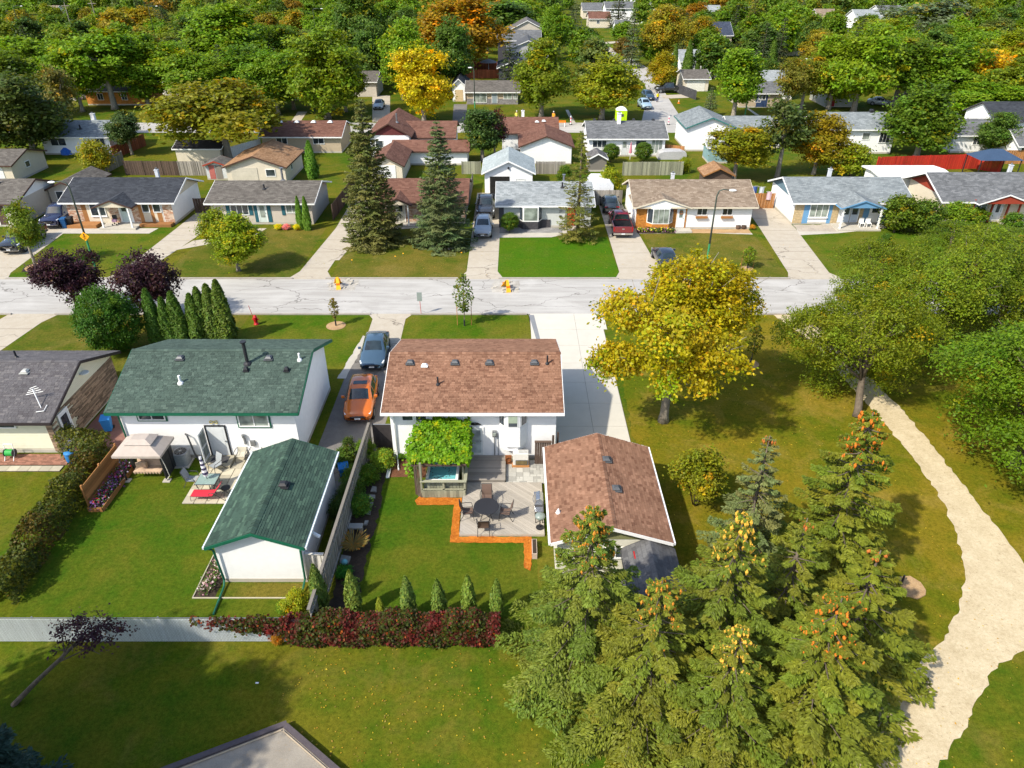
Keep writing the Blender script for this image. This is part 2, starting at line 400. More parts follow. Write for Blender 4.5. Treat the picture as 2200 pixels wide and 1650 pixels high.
# lawns with their own turf
gsheet('lawn', [(1340, 840), (1330, 700), (1650, 676), (1700, 676), (1775, 735), (1840, 800), (1935, 910), (2050, 1050), (2115, 1225), (2060, 1370), (1950, 1490), (1850, 1650), (1300, 1650), (1260, 1480), (1450, 1300), (1365, 960)], 0.004, GR_PARK, 0.12)
gsheet('lawn', [(1695, 672), (1850, 815), (2020, 1025), (2160, 1230), (2500, 1245), (2900, 672)], 0.004, GR_PARK, 0.1)
rect('lawn', -8.0, 1.2, 20.2, 31.6, 0.004, GR_YARD)
rect('lawn', -22.0, -9.6, 20.1, 33.4, 0.004, GR_YARD)
rect('lawn', -8.2, 1.4, 43.5, 51.3, 0.004, GR_BOUL)
rect('lawn', -20.5, -11.3, 41.8, 51.3, 0.004, GR_BOUL)
rect('lawn', -36.7, -20.9, 41.9, 51.3, 0.005, GR_OLIVE)
for x0, x1, y1, mt in ((-45.8, -33.4, 72.2, GR_BOUL), (-31.2, -19.4, 72.0, GR_OLIVE), (-16.1, -4.2, 72.6, GR_OLIVE), (-1.3, 9.6, 69.2, GR_LUSH), (13.4, 24.7, 70.4, GR_OLIVE), (28.8, 46.5, 72.0, GR_BOUL)):
    rect('lawn', x0, x1, 58.75, y1, 0.004, mt, 0.03)
# street with kerbs, broken where the drives cross
rect('street', -260, 260, 51.5, 58.55, 0.006, STREET)
for y, cuts in ((58.62, [(-48.4, -44.8), (-35.6, -33), (-19.4, -16.5), (-4.3, -1.2), (9.4, 15.2), (24.6, 28.7)]), (51.43, [(-40, -36.5), (-11.3, -8.1), (1.2, 6.9)])):
    xs = [-260] + [c for ab in cuts for c in ab] + [260]
    for a, b in zip(xs[::2], xs[1::2]): struct(MB().box(a, b, y - 0.09, y + 0.09, 0, 0.11), 'kerb', M('kerb_concrete', (0.34, 0.31, 0.27), 0.9, 0.1, 2))
# the drives
def drive(pts, mat, z=0.010, joints=()):
    o = sheet('driveway', ccw(pts), z, mat)
    ys = [p[1] for p in pts]; y = min(ys) + 2.6
    while mat is DRIVE and max(ys) - min(ys) > 8 and y < max(ys) - 1:       # open joints between the poured bays
        xs = []
        for i in range(len(pts)):
            a, b = pts[i], pts[(i + 1) % len(pts)]
            if (a[1] - y) * (b[1] - y) < 0: xs.append(a[0] + (b[0] - a[0]) * (y - a[1]) / (b[1] - a[1]))
        if len(xs) > 1: MB().box(min(xs), max(xs), y - .022, y + .022, z - .01, z + .002).build('joint', JOINT, o)
        y += rnd.uniform(2.8, 4.2)
    return o
JOINT = M('joint_dirt', (0.15, 0.12, 0.09), 0.95, 0.2, 8)
drive([(-48.6, 58.5), (-44.6, 58.5), (-45.2, 60), (-46.3, 74), (-50.5, 74), (-49.2, 60)], DRIVE)
drive([(-36.2, 58.5), (-32.8, 58.5), (-33.3, 60), (-31.6, 72), (-32.2, 78), (-34.9, 78), (-35.2, 66), (-35.4, 60)], DRIVE)
drive([(-31.9, 68.2), (-29.2, 69.4), (-27.6, 69.3), (-26.6, 71.9), (-25.6, 71.9), (-26.6, 68.2), (-28.7, 68.0), (-32.6, 65.6)], DRIVE, 0.014)
drive([(-19.9, 58.5), (-15.9, 58.5), (-16.7, 60.3), (-16.2, 72), (-15.9, 88), (-18.6, 88), (-18.4, 72), (-19.2, 60.3)], DRIVE)
drive([(-17.0, 63.0), (-16.2, 63), (-15.3, 71), (-9.5, 72.0), (-9.5, 73.2), (-16, 73.2)], DRIVE, 0.014)
drive([(-4.8, 58.5), (-0.7, 58.5), (-1.3, 60.3), (-1.25, 70), (-1.3, 84.5), (-4.15, 84.5), (-4.1, 60.3)], DRIVE)
drive([(9.1, 58.5), (15.4, 58.5), (15.0, 63.0), (13.3, 63.3), (13.0, 69.7), (12.6, 80), (9.9, 80), (9.7, 60.2)], DRIVE)
drive([(24.4, 58.5), (29.4, 58.5), (28.6, 60.0), (29.6, 72), (29.5, 84), (26.6, 84), (25.9, 72), (24.9, 60)], DRIVE)
drive([(-40.2, 51.55), (-36.2, 51.55), (-36.8, 50), (-37.6, 41), (-38.2, 34), (-41.4, 34), (-40.5, 50)], DRIVE)
drive([(-11.5, 51.55), (-7.9, 51.55), (-8.4, 50.6), (-8.3, 45.6), (-10.9, 45.6), (-11.0, 50.6)], DRIVE)
drive([(-11.4, 45.6), (-7.5, 45.6), (-7.9, 33), (-9.0, 27.5), (-11.4, 31.6)], ASPHALT)
sheet('path', ccw([(-11.9, 41.5), (-11.3, 41.5), (-10.85, 47.5), (-11.25, 47.8)]), 0.013, CONCRETE, 0.06)
# wide new concrete drive of the brown-roofed house, poured in bays with open joints
bays = [33.2, 35.8, 38.4, 41.0, 43.6, 46.2, 48.8, 51.55]
base_d = sheet('driveway', [(2.55, 31.2), (7.05, 31.2), (7.05, 51.5), (1.3, 51.5), (1.6, 46), (2.55, 42)], 0.004, M('joint_grime', (0.16, 0.14, 0.11), 0.95, 0.1, 3))
for a, b in zip([31.2] + bays[:-1], bays):
    for x0, x1 in ((2.55 if b < 43 else (1.75 if b < 46.5 else 1.45), 4.93), (4.95, 7.02 if b < 51 else 7.3)):
        MB().box(x0, x1, a + 0.012, b - 0.012, 0.0, 0.022 + rnd.uniform(-0.003, 0.003)).build('concrete_bay', NEWCON, base_d)
sheet('path', [(2.35, 42.2), (2.55, 42.2), (1.75, 51.3), (1.35, 51.3)], 0.026, M('grey_edging', (0.2, 0.21, 0.22), 0.9), t=0.02)
# walks across the street
drive([(-46.9, 70.3), (-37.2, 70.3), (-36.9, 71.9), (-46.9, 71.9)], CONCRETE, 0.016)
drive([(-1.3, 69.1), (4.0, 69.2), (5.7, 70.2), (5.6, 72.0), (4.4, 72.0), (4.0, 70.9), (-1.3, 70.4)], CONCRETE, 0.016)
drive([(13.0, 70.2), (19.5, 70.5), (24.6, 70.0), (24.6, 71.4), (18.3, 71.4), (13.0, 71.2)], CONCRETE, 0.016)
drive([(29.3, 69.8), (33.5, 70.4), (39.2, 72.0), (39.2, 73.2), (33.0, 73.2), (29.6, 71.6)], CONCRETE, 0.016)
# gravel footpath through the park
path_l = [(1660, 676), (1745, 735), (1800, 800), (1850, 855), (1900, 910), (1955, 975), (2010, 1050), (2050, 1130), (2073, 1225), (2062, 1310), (2030, 1365), (1985, 1412), (1920, 1482), (1850, 1565), (1790, 1650), (1760, 1700)]
path_r = [(1990, 1700), (2015, 1650), (2070, 1570), (2115, 1480), (2145, 1425), (2200, 1398), (2420, 1370), (2420, 1240), (2200, 1212), (2130, 1120), (2060, 1030), (1990, 940), (1935, 878), (1880, 822), (1820, 760), (1770, 715), (1725, 676)]
gsheet('footpath', path_l + path_r, 0.012, GRAVEL, 0.10, step=0.3)
# back street, the side street beyond it and its drives
rect('street', -300, 300, 117, 124.5, 0.006, STREET)
side = [(1378, 264), (1392, 200), (1384, 178), (1330, 140), (1290, 112), (1252, 80), (1238, 62), (1250, 62), (1275, 82), (1340, 118), (1400, 150), (1420, 180), (1432, 205), (1470, 264)]
gsheet('street', side, 0.010, STREET)
gsheet('driveway', [(975, 224), (1004, 224), (1000, 262), (972, 262)], 0.010, ASPHALT)
gsheet('driveway', [(1420, 205), (1480, 202), (1480, 210), (1425, 212)], 0.012, DRIVE)
gsheet('driveway', [(800, 205), (838, 205), (838, 262), (800, 262)], 0.010, DRIVE)
gsheet('driveway', [(640, 240), (660, 240), (645, 262), (625, 262)], 0.010, DRIVE)
gsheet('path', [(1215, 236), (1221, 236), (1237, 264), (1228, 264)], 0.010, CONCRETE)
gsheet('path', [(1604, 233), (1609, 233), (1632, 248), (1624, 248)], 0.010, CONCRETE)
for pts in ([(1270, 93), (1330, 88), (1330, 92), (1275, 97)], [(1295, 107), (1335, 103), (1335, 108), (1305, 113)]): gsheet('driveway', pts, 0.012, DRIVE)

# torn-up utility cuts in the street with broken slabs
for (px, py) in ((738, 612), (1088, 616)):
    cx, cy = G(px, py)
    rect('street_cut', cx - 1.15, cx + 1.15, cy - 1.25, cy + 1.35, 0.010, gravel_mat('rubble%d' % px, (0.55, 0.52, 0.46), (0.22, 0.2, 0.17), (0.12, 0.12, 0.11), 12), 0.18, step=0.4)
    for k in range(16):
        a = rnd.uniform(0, 6.28); r_ = rnd.uniform(0.3, 1.25); w = rnd.uniform(0.10, 0.28)
        x, y = cx + r_ * math.cos(a), cy + r_ * math.sin(a)
        q = [(x + w * math.cos(t + a) * rnd.uniform(.6, 1), y + w * math.sin(t + a) * rnd.uniform(.6, 1)) for t in (0, 1.4, 2.9, 4.4)]
        tag(MB().prism(q, 'z', 0.0, rnd.uniform(0.05, 0.14)).build('rubble_chunk', CONCRETE), 'broken pavement chunk lying in the %s street cut' % ('dusty' if px < 900 else 'square'), 'rubble', 'rubble in the street cut by the %s' % ('young tree bed' if px < 900 else 'grey house drive'))
# timber-edged gravel play area
cx, cy = G(610, 1555, 0.3)
d1 = (Vector((*G(360, 1650, 0.3), 0)) - Vector((cx, cy, 0))).normalized(); d2 = (Vector((*G(720, 1650, 0.3), 0)) - Vector((cx, cy, 0))).normalized()
K0 = Vector((cx, cy, 0)); K1 = K0 + d1 * 9; K2 = K0 + d2 * 9; K3 = K1 + d2 * 9
pa = sheet('play_gravel', ccw([(p.x, p.y) for p in (K0, K1, K3, K2)]), 0.22, PEA); pa['kind'] = 'structure'
pt = thing('timber_border', 'dark timber border around the gravel play area', 'border', (cx, cy, 0))
TIMB = M('dark_timber', (0.085, 0.07, 0.075), 0.8, 0.12, 5)
MB().bar(K0 + Vector((0, 0, .16)) - d1 * .1, K1 + Vector((0, 0, .16)), 0.2, 0.32).build('timber', TIMB, pt)
MB().bar(K0 + Vector((0, 0, .163)) + d2 * .09, K2 + Vector((0, 0, .163)), 0.2, 0.32).build('timber', TIMB, pt)
off = (d1 + d2).normalized() * 0.22
for a, b, z in ((K0 + off + d1 * .02, K1 + off, .255), (K0 + off + d2 * .06, K2 + off, .257)):
    MB().bar(a + Vector((0, 0, z)), b + Vector((0, 0, z)), 0.035, 0.03).build('edging_strip', TAN, pt)
# ---------------------------------------------------------------- plants
nr = np.random.RandomState(11)
def unit(v): return v / np.maximum(np.linalg.norm(v, axis=1, keepdims=True), 1e-9)
def leaf_mesh(name, c, nrm, size, tint, aspect=0.62, mat=None, along=None):
    """diamond leaves: centres, facing, half length, tint; 'along' gives the long axis"""
    n = len(c); nrm = unit(nrm)
    t = along if along is not None else nr.normal(size=(n, 3))
    t = unit(t - nrm * np.sum(t * nrm, 1, keepdims=True)); b = np.cross(nrm, t)
    s = np.asarray(size).reshape(-1, 1) * np.ones((n, 1))
    a = np.asarray(aspect).reshape(-1, 1) * np.ones((n, 1))
    v = np.stack([c + t * s, c + b * s * a + t * s * .1, c - t * s, c - b * s * a + t * s * .1], 1).reshape(-1, 3)
    me = bpy.data.meshes.new(name)
    me.vertices.add(4 * n); me.vertices.foreach_set('co', v.astype(np.float32).ravel())
    me.loops.add(4 * n); me.loops.foreach_set('vertex_index', np.arange(4 * n, dtype=np.int32))
    me.polygons.add(n); me.polygons.foreach_set('loop_start', np.arange(0, 4 * n, 4, dtype=np.int32))
    me.polygons.foreach_set('loop_total', np.full(n, 4, dtype=np.int32))
    at = me.attributes.new('tint', 'FLOAT_COLOR', 'POINT')
    col = np.ones((4 * n, 4), np.float32); col[:, :3] = np.repeat(tint, 4, 0); at.data.foreach_set('color', col.ravel())
    me.materials.append(mat or LEAF); me.update(); me.validate()
    return me
def clump_tints(n, br=0.16, yel=0.0, yel_col=(1.9, 1.15, 0.4)):
    k = 1 + nr.uniform(-br, br, (n, 1)); t = np.repeat(k, 3, 1)
    t[:, 0] *= 1 + nr.uniform(-0.16, 0.2, n); t[:, 2] *= 1 + nr.uniform(-0.2, 0.2, n)
    if yel:
        m = nr.rand(n) < yel; t[m] *= np.array(yel_col)
    return t
def gen_crown(R3, zc, lobes=9, clumps=160, per=60, cr=0.5, leaf=0.13, spread=0.62, lobe_r=0.42, droop=0.0, low=-0.35, yel=0.06, fill=0.12, seedpos=None):
    """leaf clumps over the faces of overlapping lobes; returns arrays and the lobe centres for limbs"""
    R3 = np.array(R3, float)
    lc = unit(nr.normal(size=(lobes, 3))) * nr.uniform(0.45, 1.0, (lobes, 1)) * spread
    lc[:, 2] = np.maximum(lc[:, 2], low * 1.1); lc[0] = (0, 0, 0.35); lr = nr.uniform(0.8, 1.15, lobes) * lobe_r
    if lobes > 4: lc[1] = (0.1, -0.1, -0.1)
    which = nr.randint(0, lobes, clumps * 3); d = unit(nr.normal(size=(clumps * 3, 3)) + np.array([0, 0, 0.25]))
    p = lc[which] + d * lr[which][:, None] * nr.uniform(0.72, 1.06, (clumps * 3, 1))
    inside = np.zeros(len(p), bool)
    for k in range(lobes): inside |= (np.linalg.norm(p - lc[k], axis=1) < lr[k] * 0.62)
    keep = (~inside | (nr.rand(len(p)) < fill)) & (p[:, 2] > low - 0.12)
    p, d = p[keep][:clumps], d[keep][:clumps]; n = len(p)
    ct = clump_tints(n, 0.18, yel)
    idx = np.repeat(np.arange(n), per)
    off = nr.normal(size=(len(idx), 3)) * np.array([1, 1, 0.6]) * cr * nr.uniform(0.6, 1.3, (n, 1))[idx]
    if droop:
        rr = np.linalg.norm(off[:, :2], axis=1); off[:, 2] -= droop * rr
    c = p[idx] * R3 + off; c[:, 2] += zc
    out = unit(p * np.array([1, 1, 0.9]))[idx]
    nrm = out * 0.55 + np.array([0, 0, 0.55]) + nr.normal(size=c.shape) * 0.55
    tint = ct[idx] * (1 + nr.uniform(-0.1, 0.1, (len(idx), 1)))
    lobes_w = lc * R3 + np.array([0, 0, zc])
    return c, nrm, nr.uniform(0.7, 1.3, len(c)) * leaf, tint, lobes_w
def trunk_mesh(name, h, r, lobes=(), lean=(0, 0), mat=None, fork=0.45, seed=1, twigs=()):
    g = random.Random(seed); m = MB(); top = h
    pts = [(lean[0] * t * t, lean[1] * t * t, h * t) for t in (0, .06, .25, .5, .75, 1)]
    m.tube(pts, [r * 1.45, r * 1.05, r * .9, r * .75, r * .5, r * .22], 8)
    for l in lobes:
        t0 = g.uniform(fork * .75, min(fork * 1.35, .85)); a = Vector((lean[0] * t0 * t0, lean[1] * t0 * t0, h * t0)); b = Vector(l)
        mid = a.lerp(b, .5) + Vector((g.uniform(-.2, .2), g.uniform(-.2, .2), (b - a).length * .08))
        m.tube([a, mid, b], [r * .42, r * .27, r * .08], 6)
        for k in range(2):
            e = b + Vector((g.uniform(-1, 1), g.uniform(-1, 1), g.uniform(0, .8))) * (b - a).length * .35
            m.tube([mid.lerp(b, .4), e], [r * .16, r * .05], 5)
    return m.mesh(name, mat or BARK, smooth=True)
PROTO = {}
def add_proto(key, crown_me, trunk_me, extra=()): PROTO[key] = (crown_me, trunk_me, tuple(extra))
def plant(key, name, label, cat, loc, scale, color, rz=None, group=None, cname='crown', tname='trunk', tcolor=None, lean=None):
    r = lthing(name, label, cat, loc, group, rnd.uniform(0, 6.28) if rz is None else rz)
    r.scale = scale if hasattr(scale, '__len__') else (scale,) * 3
    if lean: r.rotation_euler = (lean[0], lean[1], 0)
    cm, tm, ex = PROTO[key]
    if cm:
        o = bpy.data.objects.new(cname, cm); C.objects.link(o); o.parent = r; o.color = (*color, 1)
    if tm: t = bpy.data.objects.new(tname, tm); C.objects.link(t); t.parent = r
    for en, em, ec in ex:
        e = bpy.data.objects.new(en, em); C.objects.link(e); e.parent = r; e.color = (*ec, 1); e['kind'] = 'stuff'
    return r
# broadleaf prototypes, 10 m high with a crown 4 m in radius, for the middle and far distance
def make_broad(key, seed, R3=(3.7, 3.7, 4.5), zc=5.3, lobes=14, clumps=380, per=42, cr=0.42, leaf=0.175, **k):
    k.setdefault('low', -.95)
    global nr
    nr = np.random.RandomState(seed)
    c, n, s, t, lw = gen_crown(R3, zc, lobes, clumps, per, cr, leaf, **k)
    add_proto(key, leaf_mesh('crown_' + key, c, n, s, t), trunk_mesh('trunk_' + key, 7.4, 0.26, lw[:7], seed=seed, mat=BARK_PALE))
for i in range(5): make_broad('broad%d' % i, 100 + i, R3=(3.8 + .2 * (i % 2), 3.8, 4.4 + .15 * (i % 3)), lobes=13 + i, spread=0.68 + .02 * i, lobe_r=.37)
for i in range(3): make_broad('far%d' % i, 140 + i, clumps=230, per=26, leaf=0.28, cr=0.48)
make_broad('tall0', 150, R3=(3.0, 3.0, 4.0), zc=5.6, lobes=12, low=-0.7)
make_broad('sparse0', 152, R3=(3.2, 3.2, 3.8), zc=5.8, lobes=13, clumps=150, per=30, cr=0.5, leaf=0.2, lobe_r=.3, spread=.8, low=-.6)
make_broad('spread0', 153, R3=(4.6, 4.4, 3.5), zc=6.0, lobes=18, clumps=460, per=34, lobe_r=.34, spread=.78, low=-.6)
# shrubs: 2 m across, 2 m high
def make_shrub(key, seed, R3=(1, 1, 1), zc=0.95, lobes=7, clumps=150, per=34, cr=0.13, leaf=0.055, **k):
    global nr
    nr = np.random.RandomState(seed); k.setdefault('low', -0.95); k.setdefault('spread', .55); k.setdefault('lobe_r', .5)
    c, n, s, t, lw = gen_crown(R3, zc, lobes, clumps, per, cr, leaf, **k); c[:, 2] = np.maximum(c[:, 2], 0.02)
    tm = MB()
    for l in lw[:5]: tm.tube([(l[0] * .1, l[1] * .1, 0), (l[0] * .5, l[1] * .5, l[2] * .6), tuple(l)], [.04, .03, .012], 5)
    add_proto(key, leaf_mesh('foliage_' + key, c, n, s, t), tm.mesh('stem_' + key, BARK, smooth=True))
make_shrub('shrub0', 200); make_shrub('shrub1', 201, lobes=9, clumps=170, yel=.15)
make_shrub('ball', 202, lobes=1, clumps=320, per=40, cr=.09, leaf=.05, lobe_r=1.0, fill=1.0)
PROTO['ball'] = (PROTO['ball'][0], PROTO['ball'][1], ())
make_shrub('bush_big', 203, lobes=10, clumps=420, per=60, cr=.085, leaf=.03, spread=.5, lobe_r=.55)
# columnar cedar: 4 m high, 0.55 m in radius
def make_cedar(key, seed, n=9000, h=4.0, r=0.55, leaf=0.075, pointed=1.0):
    global nr
    nr = np.random.RandomState(seed)
    z = nr.rand(n) ** 0.85 * h; a = nr.uniform(0, 6.283, n)
    lobn = 0.82 + 0.18 * np.sin(a * 5 + z * 3.1 + seed) * np.sin(z * 4.3 + a * 2)
    prof = np.sin(np.clip(z / h, 0, 1) ** 0.75 * math.pi * .93 + .2) ** .8 if pointed < 1 else np.clip((1 - z / h), 0, 1) ** .55 * np.clip(.7 + z / h * 1.2, 0, 1)
    rr = r * np.maximum(prof, .05) * lobn * nr.uniform(.72, 1.05, n)
    c = np.stack([rr * np.cos(a), rr * np.sin(a), z + .04], 1)
    out = np.stack([np.cos(a), np.sin(a), np.full(n, .35)], 1); al = np.stack([np.cos(a) * .3, np.sin(a) * .3, np.ones(n)], 1) + nr.normal(size=(n, 3)) * .35
    t = clump_tints(n, .12)
    t *= (0.9 + .2 * lobn)[:, None]
    m = MB().tube([(0, 0, 0), (0, 0, h * .8)], [.07, .02], 6).mesh('stem_' + key, BARK)
    add_proto(key, leaf_mesh('foliage_' + key, c, out + nr.normal(size=(n, 3)) * .45, nr.uniform(.7, 1.4, n) * leaf, t, .5, along=al, mat=NEEDLE), m)
make_cedar('cedar0', 300); make_cedar('cedar1', 301)
make_cedar('oak_column', 302, 3800, 2.6, .42, .075, .5)
# spruces
def make_spruce(key, seed, H=12.0, R0=3.0, levels=34, per_lv=9, sprays=46, spray=0.15, droop=0.28, gap=0.0, base=0.6, cones=0, cone_top=.25, power=.72, twig=False, asp=.34, cs_=1.0, wid=.26, lvar=(.72, 1.1)):
    global nr
    nr = np.random.RandomState(seed); g = random.Random(seed)
    cs, ns, ss, ts, al = [], [], [], [], []; wood = MB(); cc = []
    wood.tube([(0, 0, 0), (0, 0, H * .5), (0, 0, H * .98)], [.21 * H / 12, .13 * H / 12, .015], 8)
    for li in range(levels):
        f = (li + g.uniform(-.3, .3)) / levels; f = min(max(f, 0), .985)
        z = base + (H - base) * f; L0 = R0 * (1 - f) ** power + .12
        nb = max(4, int(per_lv * (1 - f * .35)))
        a0 = g.uniform(0, 6.28)
        for k in range(nb):
            if g.random() < gap: continue
            a = a0 + 6.283 * k / nb + g.uniform(-.22, .22); L = L0 * g.uniform(*lvar)
            m = max(7, int(sprays * (L / R0) ** .9)); u = np.sqrt(nr.rand(m)) * .95 + .05
            side = nr.uniform(-1, 1, m) * np.sin(np.clip(u * 2.4, .3, 2.7)) * wid * L
            rise = .25 * f
            zz = z + L * (rise * u - droop * u * 1.1 + droop * .55 * u ** 3) - np.abs(side) * .35 - nr.rand(m) * .05
            ca, sa = math.cos(a), math.sin(a)
            x = ca * u * L - sa * side; y = sa * u * L + ca * side
            c = np.stack([x, y, zz], 1); cs.append(c)
            ax = np.stack([ca - sa * np.sign(side) * .9, sa + ca * np.sign(side) * .9, np.full(m, -.28)], 1) + nr.normal(size=(m, 3)) * .22
            al.append(ax); ns.append(np.array([ca * .25, sa * .25, 1.0]) + nr.normal(size=(m, 3)) * .42)
            ss.append(nr.uniform(.7, 1.25, m) * spray); kk = 1 + g.uniform(-.16, .16)
            tt = np.ones((m, 3)) * kk; tt[:, 0] *= 1 + g.uniform(-.12, .25); ts.append(tt)
            if twig and L > .6: wood.tube([(0, 0, z), (ca * L * .6, sa * L * .6, z + L * (rise * .6 - droop * .55))], [.035, .012], 4, False)
            if cones and f > 1 - cone_top:
                for q in range(g.randint(2, 6)):
                    uu = g.uniform(.45, 1.0); cc.append((ca * uu * L + g.uniform(-.1, .1), sa * uu * L + g.uniform(-.1, .1), z + L * (rise * uu - droop * uu * .8) - .10))
    c = np.concatenate(cs); c[:, 2] = np.maximum(c[:, 2], .05)
    me = leaf_mesh('crown_' + key, c, np.concatenate(ns), np.concatenate(ss), np.concatenate(ts), asp, NEEDLE, np.concatenate(al))
    ex = []
    if cones:
        g.shuffle(cc); cm = MB()
        for (x, y, z) in cc[:cones]:
            s = g.uniform(1.15, 1.7) * cs_; tx, ty = g.uniform(-.03, .03), g.uniform(-.03, .03)
            cm.tube([(x, y, z + .07 * s), (x + tx * .5, y + ty * .5, z), (x + tx, y + ty, z - .09 * s)], [.012, .034 * s, .010], 5)
        ex.append(('cones', cm.mesh('cones_' + key, M('cone_scale', None, .8, .2, 30, objcol=True)), CONE_COL.get(key, (.45, .17, .02))))
    add_proto(key, me, wood.mesh('trunk_' + key, BARK, smooth=True), ex)
CONE_COL = {'near_a': (.52, .20, .02), 'near_b': (.60, .34, .04), 'near_c': (.55, .15, .012), 'near_d': (.4, .12, .02)}
make_spruce('spruce0', 400, levels=38, per_lv=11, sprays=150, spray=.15, droop=.34, wid=.22, power=.74, lvar=(.75, 1.12))
make_spruce('spruce1', 401, levels=34, per_lv=11, sprays=150, spray=.15, droop=.38, gap=.06, wid=.21, power=.78, lvar=(.68, 1.15))
make_spruce('spruce_thin', 402, R0=2.2, levels=30, per_lv=9, sprays=90, spray=.13, gap=.2, droop=.3, wid=.22, lvar=(.6, 1.15))
make_spruce('spruce_far', 403, levels=22, per_lv=8, sprays=26, spray=.32)
# ---------------------------------------------------------------- house kit
def win(root, face, at, a0, a1, z0, z1, frame=None, pane=None, mull=1, sill=False, bw=0.07, name='window'):
    """a window with its frame and panes on a wall face: S looks to -y, W to -x, E to +x"""
    frame = frame or TRIM; pane = pane or GLASS
    s = {'S': -1, 'N': 1, 'W': -1, 'E': 1}[face]
    def bx(m, p0, p1, q0, q1, d0, d1):
        lo, hi = sorted((at + s * d0, at + s * d1))
        if face in 'SN': m.box(p0, p1, lo, hi, q0, q1)
        else: m.box(lo, hi, p0, p1, q0, q1)
    m = MB(); d = 0.06
    bx(m, a0, a1, z0, z0 + bw, 0, d); bx(m, a0, a1, z1 - bw, z1, 0, d)
    bx(m, a0, a0 + bw, z0 + bw, z1 - bw, 0, d); bx(m, a1 - bw, a1, z0 + bw, z1 - bw, 0, d)
    w = m.build(name, frame, root)
    xs = [a0 + bw + (a1 - a0 - 2 * bw) * i / (mull + 1) for i in range(mull + 2)]
    for i in range(1, mull + 1): bx(mm := MB(), xs[i] - bw * .35, xs[i] + bw * .35, z0 + bw, z1 - bw, 0, d * .85); mm.build('mullion', frame, w)
    for i in range(mull + 1):
        bx(mm := MB(), xs[i], xs[i + 1], z0 + bw, z1 - bw, 0.002, 0.018); mm.build('pane', pane, w)
    if sill: bx(mm := MB(), a0 - .05, a1 + .05, z0 - .06, z0 - .002, 0, d + .05); mm.build('sill', frame, w)
    return w
def door(root, face, at, a0, a1, z0, z1, mat=None, color=(0.6, 0.6, 0.6), frame=None, glass=None, name='door'):
    frame = frame or TRIM
    s = {'S': -1, 'N': 1, 'W': -1, 'E': 1}[face]
    def bx(m, p0, p1, q0, q1, d0, d1):
        lo, hi = sorted((at + s * d0, at + s * d1))
        if face in 'SN': m.box(p0, p1, lo, hi, q0, q1)
        else: m.box(lo, hi, p0, p1, q0, q1)
    m = MB(); bx(m, a0, a1, z0, z1, 0, 0.035); d = m.build(name, mat or PAINT, root, color=color)
    m = MB(); bx(m, a0 - .08, a0, z0, z1 + .08, 0, .06); bx(m, a1, a1 + .08, z0, z1 + .08, 0, .06); bx(m, a0, a1, z1, z1 + .08, 0, .06); m.build('door_frame', frame, d)
    m = MB(); bx(m, a1 - .13, a1 - .07, z0 + .95, z0 + 1.02, .035, .09); m.build('handle', GREYMETAL, d)
    if glass: m = MB(); bx(m, a0 + (a1 - a0) * glass[0], a0 + (a1 - a0) * glass[1], z0 + (z1 - z0) * glass[2], z0 + (z1 - z0) * glass[3], .035, .045); m.build('pane', glass[4] if len(glass) > 4 else GLASS, d)
    else:
        for q0, q1 in ((.1, .45), (.55, .92)):
            m = MB(); bx(m, a0 + .14, a1 - .14, z0 + (z1 - z0) * q0, z0 + (z1 - z0) * q1, .035, .043); m.build('door_panel', mat or PAINT, d, color=color)
    return d
def garage_door(root, face, at, a0, a1, z1, color=(.75, .75, .73), rows=4):
    s = -1 if face in 'SW' else 1; d = None
    for k in range(rows):
        m = MB(); lo, hi = sorted((at, at + s * .05)); za, zb = z1 * k / rows + .006, z1 * (k + 1) / rows - .006
        if face in 'SN': m.box(a0, a1, lo, hi, za, zb)
        else: m.box(lo, hi, a0, a1, za, zb)
        if d is None: d = m.build('garage_door', PAINT, root, color=color)
        else: m.build('door_panel', PAINT, d, color=color)
    return d
ROOFN = {}
def gable_roof(root, x0, x1, y0, y1, eave, ridge, axis='x', ov=0.45, gov=0.35, roof=None, fascia=None, t=0.12, gutter=True, name='roof', fd=0.17, mid=None):
    """two slopes with thickness, eave fascias, bargeboards; returns roof object and the two slope quads"""
    fascia = fascia or TRIM
    A, B_ = (x0, x1) if axis == 'x' else (y0, y1); v0, v1 = (y0, y1) if axis == 'x' else (x0, x1)
    vm = (v0 + v1) / 2 if mid is None else mid
    P = (lambda u, v, z: (u, v, z)) if axis == 'x' else (lambda u, v, z: (v, u, z))
    ua, ub = A - gov, B_ + gov
    q0 = [P(ua, v0 - ov, eave), P(ub, v0 - ov, eave), P(ub, vm, ridge), P(ua, vm, ridge)]
    q1 = [P(ub, v1 + ov, eave), P(ua, v1 + ov, eave), P(ua, vm, ridge), P(ub, vm, ridge)]
    m = MB(); m.slab(q0, t); m.slab(q1, t); ro = m.build(name, roof, root)
    for v in (v0 - ov, v1 + ov):
        s = -1 if v < vm else 1; lo, hi = sorted((v + s * .002, v + s * .032))
        mm = MB(); p = P(ua, lo, eave - fd); q = P(ub, hi, eave - .012)
        mm.box(min(p[0], q[0]), max(p[0], q[0]), min(p[1], q[1]), max(p[1], q[1]), p[2], q[2]); f = mm.build('fascia', fascia, ro)
    for u, s in ((ua, -1), (ub, 1)):
        for (va, vb) in ((v0 - ov, vm), (vm, v1 + ov)):
            za, zb = (eave, ridge) if vb == vm else (ridge, eave)
            w0, w1 = (u + s * .003, u + s * .035); mm = MB()
            pts = [P(w0, va, za - fd), P(w1, va, za - fd), P(w1, vb, zb - fd), P(w0, vb, zb - fd), P(w0, va, za - .004), P(w1, va, za - .004), P(w1, vb, zb - .004), P(w0, vb, zb - .004)]
            mm.hexa(pts).build('bargeboard', fascia, ro)
    return ro, q0, q1
